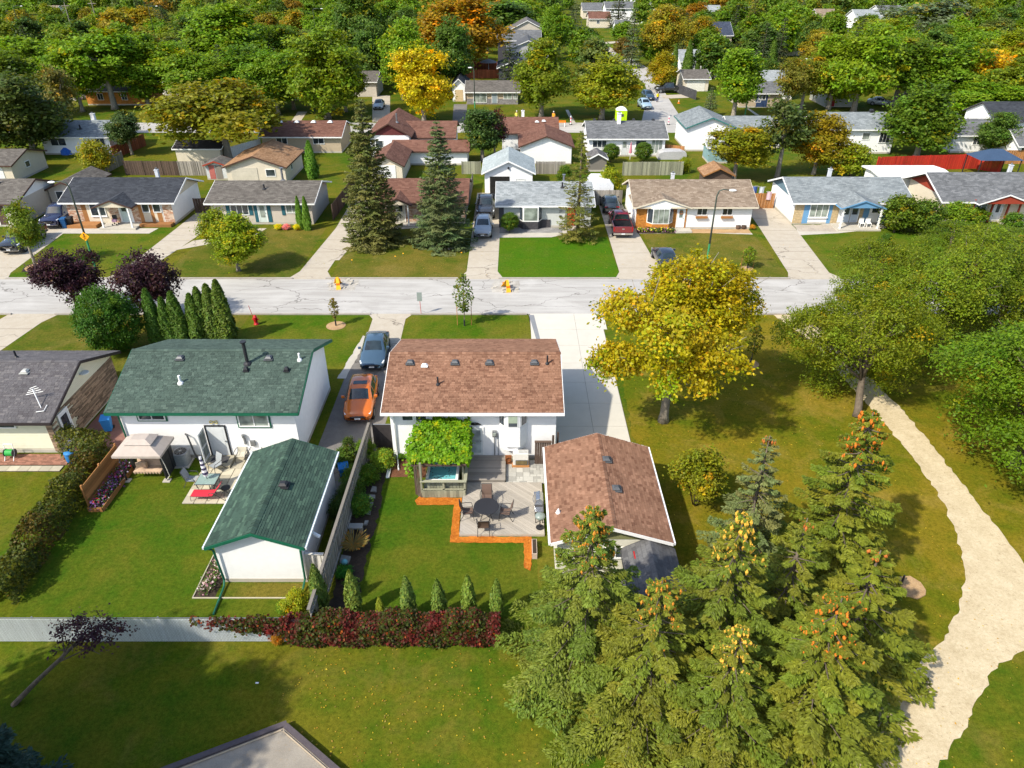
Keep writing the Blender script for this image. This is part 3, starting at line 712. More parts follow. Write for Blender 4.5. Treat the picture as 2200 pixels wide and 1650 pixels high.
def house(name, label, x0, x1, y0, y1, eave, ridge, axis='x', ov=0.45, gov=0.35, wall=None, roof=None, fascia=None, gable=None, cat='house', mid=None, found=True):
    root = thing(name, label, cat, ((x0 + x1) / 2, (y0 + y1) / 2, 0))
    v0, v1 = (y0, y1) if axis == 'x' else (x0, x1); vm = (v0 + v1) / 2 if mid is None else mid
    s0 = (ridge - eave) / (vm - v0 + ov); s1 = (ridge - eave) / (v1 + ov - vm)
    h0, h1 = eave + s0 * ov - .14, eave + s1 * ov - .14
    a, b = (x0, x1) if axis == 'x' else (y0, y1)
    MB().prism([(v0, 0), (v1, 0), (v1, h1), (vm, ridge - .14), (v0, h0)], axis, a, b).build('wall', wall or WHITE, root)
    if gable:
        for u, s in ((a, -1), (b, 1)):
            lo, hi = sorted((u + s * .004, u + s * .03))
            MB().prism([(v0 + .02, h0 - .02), (v1 - .02, h1 - .02), (vm, ridge - .17)], axis, lo, hi).build('gable_panel', gable, root)
    if found:
        MB().box(x0 - .02, x1 + .02, y0 - .02, y1 + .02, 0, .22).build('foundation', CONCRETE, root)
    ro, q0, q1 = gable_roof(root, x0, x1, y0, y1, eave, ridge, axis, ov, gov, roof, fascia, mid=mid)
    return root, ro, q0, q1
TABS = {}
def tab_mesh(w, d, mat):
    k = (w, d, mat.name)
    if k not in TABS:
        t = 0.022
        TABS[k] = MB().add([(0, 0, 0), (w - .012, 0, 0), (w - .012, d, 0), (0, d, 0), (0, 0, t), (w - .012, 0, t), (w - .012, d, .004), (0, d, .004)], [(0, 1, 5, 4), (4, 5, 6, 7), (0, 4, 7, 3), (1, 2, 6, 5)]).mesh('shingle', mat)
    return TABS[k]
def shingles(ro, quad, mat, single=150, row=0.13, widths=(0.17, 0.23, 0.3), from_top=False):
    """courses of tabs on a slope: the courses that show largest as single pieces, the rest joined"""
    a, b, c, d = [Vector(p) for p in quad]; U = (b - a); LU = U.length; U.normalize(); V = (d - a); LV = V.length; V.normalize(); N = U.cross(V)
    flip = N.z < 0
    if flip: a, b = b, a; d, c = c, d; U = -U; N = -N
    mt = Matrix((U, V, N)).transposed(); rest = MB(); made = 0; rows = int(LV / row); g = random.Random(int(abs(a.x) * 100))
    order = list(range(rows))
    for r_ in order:
        u = -g.uniform(0, .3); rh = row * 1.25
        while u < LU - .02:
            w = g.choice(widths); u0, u1 = max(u, 0), min(u + w, LU)
            p = a + U * u0 + V * (r_ * row) + N * .006
            if made < single and u0 == u and u1 == u + w:
                piece('shingle', tab_mesh(w, rh, mat), ro, p, mt); made += 1
            elif u1 - u0 > .03:
                t = .022 + g.uniform(-.004, .006); e = [p, p + U * (u1 - u0 - .012), p + U * (u1 - u0 - .012) + V * rh, p + V * rh]
                rest.add(e[:4] + [e[0] + N * t, e[1] + N * t, e[2] + N * .004, e[3] + N * .004], [(0, 1, 5, 4), (4, 5, 6, 7), (0, 4, 7, 3), (1, 2, 6, 5)])
            u += w
    o = rest.build('shingle_field', mat, ro, kind='stuff')
    return o
def ridge_caps(ro, p0, p1, dirs, mat, step=0.21, w=0.17):
    """folded cap shingles along a ridge; dirs are the two down-slope unit vectors"""
    p0, p1 = Vector(p0), Vector(p1); U = (p1 - p0).normalized(); n = int((p1 - p0).length / step); d0, d1 = [Vector(x).normalized() for x in dirs]
    up = Vector((0, 0, 1)); q = U * (step * 1.35)
    z0, z1 = up * .05, up * .026
    m = MB().add([tuple(v) for v in (d0 * w + z0, z0 + up * .01, d1 * w + z0, d0 * w + q + z1, q + z1 + up * .004, d1 * w + q + z1, d0 * w + z0 - up * .05, d1 * w + z0 - up * .05)], [(0, 1, 4, 3), (1, 2, 5, 4), (6, 1, 0), (6, 7, 1), (7, 2, 1)])
    me = m.mesh('ridge_cap', mat)
    for k in range(n): piece('ridge_cap', me, ro, p0 + U * (k * step))
def roof_z(q, x, y):
    a, b, d = Vector(q[0]), Vector(q[1]), Vector(q[3]); n = (b - a).cross(d - a); return a.z - (n.x * (x - a.x) + n.y * (y - a.y)) / n.z
def vent_box(ro, q, x, y, mat=None, w=.34, h=.2):
    z = roof_z(q, x, y); m = MB().box(x - w / 2, x + w / 2, y - w / 2, y + w / 2, z - .02, z + h * .55)
    m.add([(x - w * .55, y - w * .55, z + h * .55), (x + w * .55, y - w * .55, z + h * .55), (x + w * .55, y + w * .55, z + h * .62), (x - w * .55, y + w * .55, z + h * .62), (x - w * .3, y - w * .3, z + h), (x + w * .3, y - w * .3, z + h), (x + w * .3, y + w * .3, z + h), (x - w * .3, y + w * .3, z + h)], [(0, 1, 5, 4), (1, 2, 6, 5), (2, 3, 7, 6), (3, 0, 4, 7), (4, 5, 6, 7), (0, 3, 2, 1)])
    m.box(x - w * .75, x + w * .75, y - w * .75, y + w * .75, z + .01, z + .05)
    return m.build('roof_vent', mat or M('vent_metal', (.10, .105, .11), .5, .1, 10, metal=.3), ro)
def pipe(ro, q, x, y, h=.5, r=.06, mat=None, cap=False, name='vent_pipe'):
    z = roof_z(q, x, y); m = MB().cyl(x, y, z - .1, z + h, r, 10); m.lathe(x, y, [(r * 2.6, z - .03), (r * 2.2, z + .06), (r * 1.1, z + .14)], 10)
    if cap: m.cyl(x, y, z + h + .03, z + h + .10, r * 1.8, 10); m.cyl(x, y, z + h - .02, z + h + .04, r * .6, 8)
    return m.build(name, mat or BLACK, ro, smooth=False)
def chimney(ro, q, x, y, h=1.0, w=.34, mat=None):
    z = roof_z(q, x, y); m = MB().box(x - w / 2, x + w / 2, y - w / 2, y + w / 2, z - .4, z + h).box(x - w * .62, x + w * .62, y - w * .62, y + w * .62, z + h + .001, z + h + .07)
    c = m.build('chimney', mat or M('chimney_flue', (.55, .57, .6), .5, .06, 8), ro); MB().cyl(x, y, z + h + .07, z + h + .25, w * .3, 10).build('flue_cap', GREYMETAL, c); return c
def downspout(root, pts, mat, w=.08):
    m = MB(); m.tube(pts, w / 2, 6); return m.build('downspout', mat, root)
S_BROWN = shingle_mat('shingle_brown', (0.155, 0.075, 0.046), (0.235, 0.125, 0.078), (0.30, 0.165, 0.105))
S_GREEN = shingle_mat('shingle_green', (0.045, 0.066, 0.055), (0.064, 0.095, 0.077), (0.092, 0.13, 0.105))
S_GREENG = shingle_mat('shingle_garage_green', (0.032, 0.055, 0.043), (0.045, 0.08, 0.06), (0.072, 0.125, 0.088))
S_GREY = shingle_mat('shingle_grey', (0.085, 0.078, 0.082), (0.108, 0.102, 0.106), (0.15, 0.14, 0.138))
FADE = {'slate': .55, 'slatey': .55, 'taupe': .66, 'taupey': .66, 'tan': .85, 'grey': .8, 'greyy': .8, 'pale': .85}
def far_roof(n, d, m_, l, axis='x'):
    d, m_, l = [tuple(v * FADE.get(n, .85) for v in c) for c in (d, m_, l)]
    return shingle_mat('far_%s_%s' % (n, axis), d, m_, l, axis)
# ---------------------------------------------------------------- brown-roofed house in the middle
hb, rb, q0, q1 = house('bungalow', 'white bungalow with brown shingle roof and a bay window over the deck', -6.75, 2.45, 32.6, 40.1, 3.5, 4.87, roof=S_BROWN, ov=.5, gov=.37, mid=36.35)
shingles(rb, q0, S_BROWN, 240); shingles(rb, q1, S_BROWN, 0)
sl = (4.87 - 3.5) / 4.25
ridge_caps(rb, (-7.1, 36.35, 4.87), (2.8, 36.35, 4.87), ((0, -1, -sl), (0, 1, -sl)), S_BROWN)
MB().box(-7.15, 2.85, 31.98, 32.07, 3.36, 3.49).build('gutter', TRIM, rb)
for px in (882, 978, 1052, 1148): x, _ = GY(px, 768, 35.8); vent_box(rb, q0, x, 35.55)
x, _ = GY(912, 772, 35.5); vent_box(rb, q0, x, 35.35, TRIM, .26, .14)
x, _ = GY(1176, 770, 35.5); pipe(rb, q0, x, 35.5, .55, .05); x, _ = GY(940, 818, 33.9); pipe(rb, q0, x, 34.0, .5, .05)
win(hb, 'S', 32.6, -6.12, -5.42, 2.62, 3.3, mull=0); win(hb, 'S', 32.6, -5.38, -4.68, 2.62, 3.3, mull=0)
win(hb, 'S', 32.6, -6.1, -5.2, .45, 1.1, mull=1)
# back door with storm glass, lamp above
door(hb, 'S', 32.6, -2.42, -1.66, .3, 2.16, color=(.62, .66, .66), glass=(.13, .87, .08, .92, glass_mat('storm_glass', (.32, .37, .38), .12)))
m = MB(); m.lathe(-2.05, 32.5, [(.03, 2.42), (.1, 2.46), (.05, 2.56), (.02, 2.6)], 8); m.build('wall_lamp', BLACK, hb)
m = MB(); m.prism([(-2.4, 2.42), (-2.15, 2.55), (-2.05, 2.45), (-1.95, 2.55), (-1.7, 2.42), (-2.05, 2.36)], 'y', 32.52, 32.57); m.build('bracket', BLACK, hb)
# bay window
bay = MB(); bz0, bz1 = 1.2, 3.44; B = [(-.75, 32.6), (-.33, 32.08), (.42, 32.08), (.85, 32.6)]
bay.prism(B[::-1], 'z', bz0, bz1)
by = bay.build('bay_window', WHITE, hb)
MB().prism([(B[0][0] + .05, 32.6), (B[1][0] + .1, 32.2), (B[2][0] - .1, 32.2), (B[3][0] - .05, 32.6)][::-1], 'z', bz0 - .35, bz0 - .002).build('bay_base', WHITE, by)
def bay_pane(p, q, f0, f1, z0, z1):
    p, q = Vector((*p, 0)), Vector((*q, 0)); n = Vector(((q - p).y, -(q - p).x, 0)).normalized(); a, b = p.lerp(q, f0), p.lerp(q, f1)
    for nm, mt, e, t0, t1 in (('window_frame', TRIM, .0, .002, .03), ('pane', GLASS, .06, .031, .045)):
        d = (b - a).normalized() * e; A, B2 = a + d, b - d
        MB().hexa([A + n * t0 + Vector((0, 0, z0 + e)), B2 + n * t0 + Vector((0, 0, z0 + e)), B2 + n * t1 + Vector((0, 0, z0 + e)), A + n * t1 + Vector((0, 0, z0 + e)), A + n * t0 + Vector((0, 0, z1 - e)), B2 + n * t0 + Vector((0, 0, z1 - e)), B2 + n * t1 + Vector((0, 0, z1 - e)), A + n * t1 + Vector((0, 0, z1 - e))]).build(nm, mt, by)
for p, q, f in ((B[0], B[1], .12), (B[1], B[2], .1), (B[2], B[3], .12)): bay_pane(p, q, f, 1 - f, 2.55, 3.4)
MB().box(-.2, .29, 32.03, 32.034, 2.85, 3.3).build('blind', M('blind_slats', (.3, .36, .27), .8), by)
for k in range(11):   # lap siding on the bay's right cheek
    z = 1.22 + k * .115; a, b = Vector((.43, 32.08, z)), Vector((.84, 32.58, z)); n = Vector((.77, -.64, 0)) * .015
    MB().hexa([a, b, b + n * 1.6, a + n * 1.6, a + Vector((0, 0, .1)), b + Vector((0, 0, .1)), b + n * .4 + Vector((0, 0, .1)), a + n * .4 + Vector((0, 0, .1))]).build('siding_board', TRIM, by)
downspout(hb, [(-6.55, 32.05, 3.4), (-6.55, 32.5, 3.1), (-6.55, 32.53, .5), (-6.5, 32.3, .12), (-6.35, 31.5, .06)], TRIM, .09)
# meter and conduits
m = MB().box(-1.1, -.86, 32.46, 32.6, 1.6, 2.0); m.build('electric_meter', GREYMETAL, hb)
m = MB().tube([(-.98, 32.55, 1.6), (-.98, 32.55, .3)], .03, 6).tube([(-.8, 32.56, 1.8), (-.78, 32.56, .3)], .02, 6); m.build('conduit', GREYMETAL, hb)
m = MB().cyl(-.98, 32.45, 1.75, 1.9, .09, 10); m.build('meter_glass', GLASS_PALE, hb)

# heat pump beside the deck steps
ac = thing('heat_pump', 'white boxy heat pump unit with tan fin grille below the bay window', 'heat pump', (.48, 31.98, 0))
MB().box(.05, .92, 31.78, 32.2, .16, .95).build('cabinet', M('heat_pump_shell', (.62, .6, .55), .6, .04, 6), ac, bevel=.02)
MB().box(.2, .88, 31.757, 31.778, .2, .52).build('grille', CHAR, ac)
for k in range(9): MB().box(.24 + k * .068, .27 + k * .068, 31.735, 31.756, .24, .48).build('fin', M('brass_fin', (.3, .22, .08), .6), ac)
MB().box(.36, .86, 31.85, 32.14, .952, .962).build('top_grille', M('pale_mesh', (.4, .4, .38), .7, .2, 40), ac)
MB().box(.0, .97, 31.72, 32.25, 0, .15).build('stand', CEDAR, ac)
hr = tag(MB().tube([(-.2 + .15 * math.cos(t * .5), 31.98, .40 + .16 * math.sin(t * .5)) for t in range(26)], .025, 6).box(-.38, -.02, 32.02, 32.08, .05, .66).build('garden_hose', M('hose_rubber', (.25, .09, .03), .6)), 'brown garden hose coiled on a board beside the heat pump', 'hose')
# brown gate between house and garage
gt = thing('wooden_gate', 'dark brown plank gate between the bungalow and its garage', 'gate', (1.75, 32.05, 0))
for k in range(7): MB().box(1.28 + k * .13, 1.4 + k * .13, 32.04, 32.08, .06, 1.56).build('plank', DARKWOOD, gt)
MB().box(1.26, 2.2, 31.98, 32.14, 1.57, 1.62).build('top_rail', DARKWOOD, gt); MB().box(2.22, 2.34, 32.0, 32.12, 0, 2.0).build('post', DARKWOOD, gt); MB().box(2.5, 2.6, 32.2, 32.3, 0, 2.1).build('post', DARKWOOD, gt)
bn = thing('waste_cart', 'green wheeled waste cart behind the brown gate', 'waste bin', (2.95, 32.2, 0))
MB().add([(2.72, 31.98, .08), (3.18, 31.98, .08), (3.18, 32.42, .08), (2.72, 32.42, .08), (2.66, 31.9, .95), (3.24, 31.9, .95), (3.24, 32.5, .95), (2.66, 32.5, .95)], [(0, 3, 2, 1), (4, 5, 6, 7), (0, 1, 5, 4), (1, 2, 6, 5), (2, 3, 7, 6), (3, 0, 4, 7)]).build('body', PAINT, bn, color=(.01, .16, .1))
MB().box(2.64, 3.26, 31.86, 32.54, .952, 1.02).build('lid', PAINT, bn, color=(.01, .2, .13), bevel=.02)

# ---------------------------------------------------------------- its garage and shed
hg, rg, q0, q1 = house('garage', 'brown-roofed single garage beside the deck with white gutters', 2.05, 6.85, 23.6, 30.1, 2.45, 3.35, axis='y', ov=.33, gov=.32, wall=M('pale_olive_siding', (.62, .6, .5), .85, .04, 4), roof=S_BROWN, gable=M('olive_siding', (.2, .2, .09), .85, .06, 6), cat='garage')
shingles(rg, q0, S_BROWN, 140); shingles(rg, q1, S_BROWN, 120)
sl = .9 / 2.73; ridge_caps(rg, (4.45, 23.3, 3.35), (4.45, 30.4, 3.35), ((-1, 0, -sl), (1, 0, -sl)), S_BROWN)
for px, py in ((1302, 995), (1323, 1055)):
    x, y = G(px, py, 3.1); vent_box(rg, q1, x, y)
MB().box(1.62, 1.71, 23.28, 30.42, 2.31, 2.44).build('gutter', TRIM, rg); MB().box(7.19, 7.28, 23.28, 30.42, 2.31, 2.44).build('gutter', TRIM, rg)
downspout(hg, [(7.2, 23.35, 2.35), (7.0, 23.5, 2.1), (6.92, 23.55, .1)], TRIM, .09)
win(hg, 'S', 23.6, 4.2, 5.2, 1.2, 1.9)
MB().lathe(2.15, 25.1, [(.09, 2.55), (.13, 2.6), (.02, 2.85)], 8).build('lamp', TRIM, rg)
hs, rs, q0, q1 = house('garden_shed', 'small shed with dark grey roof tucked behind the brown garage', 5.05, 7.15, 20.6, 23.3, 1.95, 2.62, axis='y', ov=.15, gov=.15, wall=M('grey_shed_siding', (.3, .3, .31), .85, .05, 5), roof=far_roof('shed', (.09, .09, .095), (.13, .13, .135), (.17, .17, .17), 'y'), fascia=CHAR, cat='shed')
MB().box(5.35, 5.72, 22.55, 23.0, 2.20, 2.24).build('skylight', M('red_glass', (.35, .03, .03), .15), rs)  # skylight pane is red by its base colour alone

# ---------------------------------------------------------------- green-roofed house
hn, rn, q0, q1 = house('bungalow', 'white stucco bungalow with green shingle roof and green trim', -21.75, -12.05, 32.7, 40.1, 3.45, 5.0, roof=S_GREEN, fascia=GREEN_TRIM, ov=.55, gov=.42, mid=36.45)
shingles(rn, q0, S_GREEN, 240); shingles(rn, q1, S_GREEN, 0)
sl = 1.55 / 4.2; ridge_caps(rn, (-22.15, 36.45, 5.0), (-11.65, 36.45, 5.0), ((0, -1, -sl), (0, 1, -.31)), S_GREEN)
for px, py in ((388, 764), (578, 764)):
    x, _ = GY(px, py, 35.9); vent_box(rn, q0, x, 35.8)
x, _ = GY(530, 776, 35.4); pipe(rn, q0, x, 35.45, 1.35, .10, cap=True, name='chimney_pipe')
x, _ = GY(644, 767, 35.8); pipe(rn, q0, x, 35.7, .45, .06, TRIM); x, _ = GY(386, 823, 34); pipe(rn, q0, x, 34.1, .5, .07, TRIM)
for px, py in ((528, 789), (615, 789)):
    x, _ = GY(px, py, 35); vent_box(rn, q0, x, 34.95, BLACK, .22, .26)
win(hn, 'S', 32.7, -20.78, -19.12, 2.56, 3.4, frame=GREEN_TRIM, mull=0); win(hn, 'S', 32.67, -20.7, -19.2, 2.64, 3.36, bw=.06)
win(hn, 'S', 32.7, -15.28, -13.42, 2.12, 3.4, frame=GREEN_TRIM, mull=0); win(hn, 'S', 32.67, -15.2, -13.5, 2.2, 3.36, bw=.06, pane=GLASS_PALE)
GDOOR = M('pale_door', (.58, .6, .6), .5, .04, 5)
door(hn, 'S', 32.7, -17.12, -16.1, .22, 2.2, mat=GDOOR, frame=BLACK, glass=None)
st = MB().box(-17.3, -17.25, 31.85, 32.65, .25, 2.18); sd = st.build('storm_door', GDOOR, hn)
MB().box(-17.245, -17.235, 31.98, 32.5, .5, 1.1).build('pane', GLASS_PALE, sd); MB().box(-17.245, -17.235, 31.98, 32.5, 1.25, 2.05).build('pane', GLASS_PALE, sd)
ml = MB().tube([(-16.6 + .22 * math.cos(a), 32.65, 2.5 + .1 * math.sin(2 * a)) for a in np.linspace(0, 6.28, 12)], .03, 5); ml.build('door_ornament', M('gold_ornament', (.6, .5, .18), .6), hn)
m = MB().cyl(-15.1, 32.58, 1.5, 1.7, .09, 10).box(-15.15, -15.05, 32.6, 32.7, 1.0, 1.5).box(-14.8, -14.55, 32.58, 32.7, .9, 1.25); m.build('electric_meter', GREYMETAL, hn)
downspout(hn, [(-22.0, 32.2, 3.3), (-21.75, 32.6, 3.0), (-21.7, 32.64, .3)], GREEN_TRIM, .1)
m = MB().tube([(-18.35, 32.65, 1.7), (-18.2, 32.5, 1.7), (-18.1, 32.45, 1.1), (-18.0, 32.4, .5), (-17.8, 32.3, .12)], .05, 6); m.build('vent_hose', CHAR, hn)
stp = thing('doorstep', 'concrete doorstep with a dark mat under the open white storm door', 'doorstep', (-16.6, 32.2, 0))
MB().box(-17.25, -15.85, 31.65, 32.68, 0, .2).build('step', SLAB, stp); MB().box(-17.05, -16.1, 31.95, 32.55, .204, .22).build('door_mat', CHAR, stp)
a2 = thing('air_conditioner', 'round-cornered grey air conditioner unit beside the gazebo', 'air conditioner', (-18.65, 32.15, 0))
MB().box(-19.1, -18.2, 31.7, 32.6, 0, .08).build('pad', CONCRETE, a2)
MB().prism([(-18.65 + .39 * (abs(math.cos(a)) ** .5) * math.copysign(1, math.cos(a)), 32.15 + .39 * (abs(math.sin(a)) ** .5) * math.copysign(1, math.sin(a))) for a in np.linspace(0, 6.283, 25)[:-1]], 'z', .08, .86).build('cabinet', M('ac_louvre', (.27, .28, .29), .6, .2, 30, stretch=(1, 1, 6)), a2)
MB().cyl(-18.65, 32.15, .862, .88, .33, 20).build('fan_grille', BLACK, a2); MB().cyl(-18.65, 32.15, .882, .91, .08, 10).build('fan_hub', GREYMETAL, a2)
for k in range(10): a = k * .628; MB().bar((-18.65 + .08 * math.cos(a), 32.15 + .08 * math.sin(a), .89), (-18.65 + .34 * math.cos(a), 32.15 + .34 * math.sin(a), .885), .015).build('guard_wire', GREYMETAL, a2)

# its garage
hq, rq, q0, q1 = house('garage', 'white stucco garage with green shingle roof and green downspouts', -13.3, -9.45, 23.3, 29.7, 2.45, 3.3, axis='y', ov=.28, gov=.3, roof=S_GREENG, fascia=GREEN_TRIM, cat='garage')
shingles(rq, q0, S_GREENG, 140, widths=(.25, .36, .5)); shingles(rq, q1, S_GREENG, 120, widths=(.25, .36, .5))
ridge_caps(rq, (-11.375, 23.0, 3.3), (-11.375, 30.0, 3.3), ((-1, 0, -.38), (1, 0, -.38)), S_GREENG, w=.2)
x, y = G(610, 1046, 3.05); vent_box(rq, q1, x, y, BLACK, .36, .24)
for x0 in (-13.68, -9.16): MB().box(x0, x0 + .09, 23.0, 30.02, 2.32, 2.44).build('gutter', M('pale_gutter', (.62, .68, .68), .5), rq)
downspout(hq, [(-13.6, 23.05, 2.35), (-13.3, 23.15, 2.15), (-13.22, 23.2, .25), (-13.15, 22.9, .12), (-13.1, 21.35, .06)], GREEN_TRIM, .1)
downspout(hq, [(-9.15, 23.05, 2.35), (-9.42, 23.15, 2.15), (-9.5, 23.2, .3), (-9.5, 22.6, .1)], GREEN_TRIM, .1)
MB().tube([(-9.2, 24.4, 2.0), (-8.85, 24.3, 1.85)], .09, 8).build('vent_hood', TRIM, hq)

# ---------------------------------------------------------------- grey-roofed house on the far left
hl, rl, q0, q1 = house('bungalow', 'cream sided bungalow with grey shingle roof and stone veneer gable wall', -38.5, -26.1, 33.2, 40.4, 2.45, 4.05, roof=S_GREY, fascia=M('black_trim', (.03, .022, .024), .6), ov=.55, gov=.4, wall=M('cream_base', (.55, .53, .4), .85, .03, 4))
shingles(rl, q0, S_GREY, 220); shingles(rl, q1, S_GREY, 0)
sl = 1.6 / 4.15; ridge_caps(rl, (-38.9, 36.8, 4.05), (-25.7, 36.8, 4.05), ((0, -1, -sl), (0, 1, -sl)), S_GREY)
x, _ = GY(53, 795, 36.0); vent_box(rl, q0, x, 36.0, M('pale_vent', (.4, .4, .37), .6))
x, y = G(30, 765, 3.8); pipe(rl, q1, x, 38, .5, .06)
SID = M('cream_siding', (.66, .64, .49), .7, .03, 4)
for k in range(20):
    z = .3 + k * .118
    if z < 2.5: MB().hexa([(-33, 33.17, z), (-26.35, 33.17, z), (-26.35, 33.2, z), (-33, 33.2, z), (-33, 33.185, z + .112), (-26.35, 33.185, z + .112), (-26.35, 33.2, z + .112), (-33, 33.2, z + .112)]).build('siding_board', SID, hl)
STONE = M('veneer_stone', (.25, .175, .115), .9, .2, 9, rand=.7, bmp=.4)
z = .12; g = random.Random(5)
while z < 2.32:
    y = 33.22; hgt = g.uniform(.075, .12)
    while y < 40.3:
        w = g.uniform(.35, .95); y1 = min(y + w, 40.38)
        if not (z < 2.15 and y1 > 33.75 and y < 34.75): MB().box(-26.1, -26.1 + g.uniform(.03, .07), y, y1 - .012, z, z + hgt - .012).build('veneer_stone', STONE, hl)
        y = y1
    z += hgt
for k in range(14):
    z = 2.36 + k * .115; hw = 3.6 * (1 - (z - 2.3) / 1.62)
    if hw > .3: MB().box(-26.1, -26.07, 36.8 - hw, 36.8 + hw, z, z + .105).build('siding_board', SID, hl)
z = .12
while z < 2.2:
    hgt = g.uniform(.08, .13); MB().box(-26.42 , -26.09, 33.13, 33.165, z, z + hgt - .012).build('corner_stone', STONE, hl); z += hgt
door(hl, 'E', -26.06, 33.85, 34.7, .1, 2.1, color=(.66, .68, .7), glass=(.15, .85, .1, .9, GLASS))
win(hl, 'S', 33.16, -29.3, -28.1, 1.75, 2.35, frame=TRIM, mull=0)
MB().cyl(-25.9, 37.1, 3.05, 3.1, .28, 16).build('satellite_dish', M('dish_white', (.7, .72, .7), .5), hl)
an = thing('tv_antenna', 'white roof antenna mast with crossbars on the grey shingle roof', 'antenna', (*G(90, 880, 2.7), 2.6))
ax, ay = G(90, 880, 2.7); az = roof_z(q0, ax, ay)
MB().tube([(ax, ay, az), (ax - .45, ay + .5, az + .95)], .03, 6).build('mast', TRIM, an)
for k in range(4): MB().tube([(ax - .45 - .5 + k * .12, ay + .5, az + .55 + k * .14), (ax - .45 + .5 - k * .08, ay + .55, az + .75 + k * .12)], .018, 5).build('element', TRIM, an)
MB().tube([(ax - .1, ay - .35, az - .05), (ax + .3, ay - .3, az - .02), (ax + .32, ay + .1, az + .12)], .025, 6).build('foot', TRIM, an)
# ---------------------------------------------------------------- back yard of the brown-roofed house
gsheet('mulch_bed', [(740 + x * .2364, 880 + y * .2364) for x, y in ((640, 830), (690, 785), (720, 803), (1070, 803), (1038, 1158), (1700, 1158), (1712, 1260), (1690, 1470), (1632, 1440), (1630, 1215), (958, 1210), (998, 868), (660, 870))], 0.03, MULCH, .03, step=.2)
rect('planting_bed', -8.15, -6.95, 20.6, 32.4, .012, SOIL, .12); rect('planting_bed', -6.9, -4.8, 30.9, 32.5, .012, M('red_mulch', (.12, .05, .025), 1, .3, 12, bmp=.5), .08)
dk = thing('deck', 'low weathered wood deck of diagonal planks under the patio table', 'deck', (-.5, 28.3, 0))
DX0, DX1, DY0, DY1 = -2.62, 1.62, 26.3, 30.32
MB().box(DX0 + .05, DX1 - .05, DY0 + .05, DY1 - .03, .0, .10).build('joists', DARKWOOD, dk)
def clip(poly, ax, lim, ge):
    out = []
    for i in range(len(poly)):
        a, b = poly[i], poly[(i + 1) % len(poly)]; ia, ib = (a[ax] >= lim) == ge, (b[ax] >= lim) == ge
        if ia: out.append(a)
        if ia != ib: t = (lim - a[ax]) / (b[ax] - a[ax]); out.append((a[0] + (b[0] - a[0]) * t, a[1] + (b[1] - a[1]) * t))
    return out
pw = .142; dx, dy = math.cos(R(-42)), math.sin(R(-42)); nx, ny = -dy, dx
for k in range(-60, 60):
    o = (-.5 + nx * k * pw, 28.3 + ny * k * pw); poly = [(o[0] - dx * 8, o[1] - dy * 8), (o[0] + dx * 8, o[1] + dy * 8), (o[0] + dx * 8 + nx * (pw - .012), o[1] + dy * 8 + ny * (pw - .012)), (o[0] - dx * 8 + nx * (pw - .012), o[1] - dy * 8 + ny * (pw - .012))]
    for ax, lim, ge in ((0, DX0, True), (0, DX1, False), (1, DY0, True), (1, DY1, False)):
        if poly: poly = clip(poly, ax, lim, ge)
    if len(poly) > 2: MB().prism(ccw(poly), 'z', .10, .138 + rnd.uniform(-.003, .003)).build('plank', DECKWOOD, dk)
MB().box(DX0, DX1, DY0 - .03, DY0 - .004, 0, .135).build('skirt_board', DECKWOOD, dk)
pf = thing('door_platform', 'raised grey wood landing with steps below the storm door', 'landing', (-1.4, 31.5, 0))
for k in range(16): MB().box(-2.42, -.36, 30.36 + k * .138, 30.36 + k * .138 + .128, .24, .278 + rnd.uniform(-.002, .002)).build('plank', DECKDARK, pf)
MB().box(-2.4, -.38, 30.37, 30.41, 0, .238).build('skirt_board', DECKDARK, pf); MB().box(-.40, -.362, 30.42, 32.55, 0, .238).build('skirt_board', DECKDARK, pf)
# random stone pavers by the heat pump
pv = thing('paver_patio', 'small patio of mixed pale stone pavers beside the landing', 'patio', (.7, 31.1, 0))
MB().box(-.34, 1.95, 30.34, 32.5, 0, .015).build('sand_bed', SOIL, pv); g = random.Random(3); u = .19; cols, rows = 12, 11; used = set()
for j in range(rows):
    for i in range(cols):
        if (i, j) in used: continue
        w, h = g.choice(((1, 1), (2, 1), (1, 2), (2, 2), (2, 1), (3, 2)))
        while any((i + a, j + b) in used or i + a >= cols or j + b >= rows for a in range(w) for b in range(h)):
            if w > 1: w -= 1
            else: h -= 1
        used |= {(i + a, j + b) for a in range(w) for b in range(h)}
        x, y = -.33 + i * u, 30.36 + j * u; MB().box(x, x + w * u - .012, y, y + h * u - .012, .01, .05 + g.uniform(-.004, .004)).build('paver', PAVER, pv)
# hot tub in its wooden surround
tub = thing('hot_tub', 'square hot tub with white rim and turquoise water in wooden surround', 'hot tub', (-3.72, 30.4, 0))
X0, X1, Y0, Y1 = -4.6, -2.86, 29.5, 31.4; SHELL = M('tub_shell', (.72, .72, .70), .25, .03, 4, spec=.6)
m = MB(); m.box(X0, X1, Y0, Y0 + .16, .1, .92).box(X0, X1, Y1 - .16, Y1, .1, .92).box(X0, X0 + .15, Y0 + .16, Y1 - .16, .1, .92).box(X1 - .15, X1, Y0 + .16, Y1 - .16, .1, .92); m.build('rim', SHELL, tub, bevel=.03)
TURQ = M('turquoise_acrylic', (.16, .52, .56), .15, .22, 2.2, spec=.6)
m = MB(); m.box(X0 + .15, X1 - .15, Y0 + .16, Y1 - .16, .1, .3); m.build('basin', TURQ, tub)
def seat(u, v): a = u * math.pi * 2; r_ = .35 + .4 * v; return (-3.73 + r_ * 1.0 * max(-1, min(1, 1.25 * math.cos(a))), 30.45 + r_ * max(-1, min(1, 1.25 * math.sin(a))) * 1.05, .38 + .32 * v + .06 * math.sin(a * 5))
MB().grid(seat, 40, 8).build('seat_shell', TURQ, tub, smooth=True)
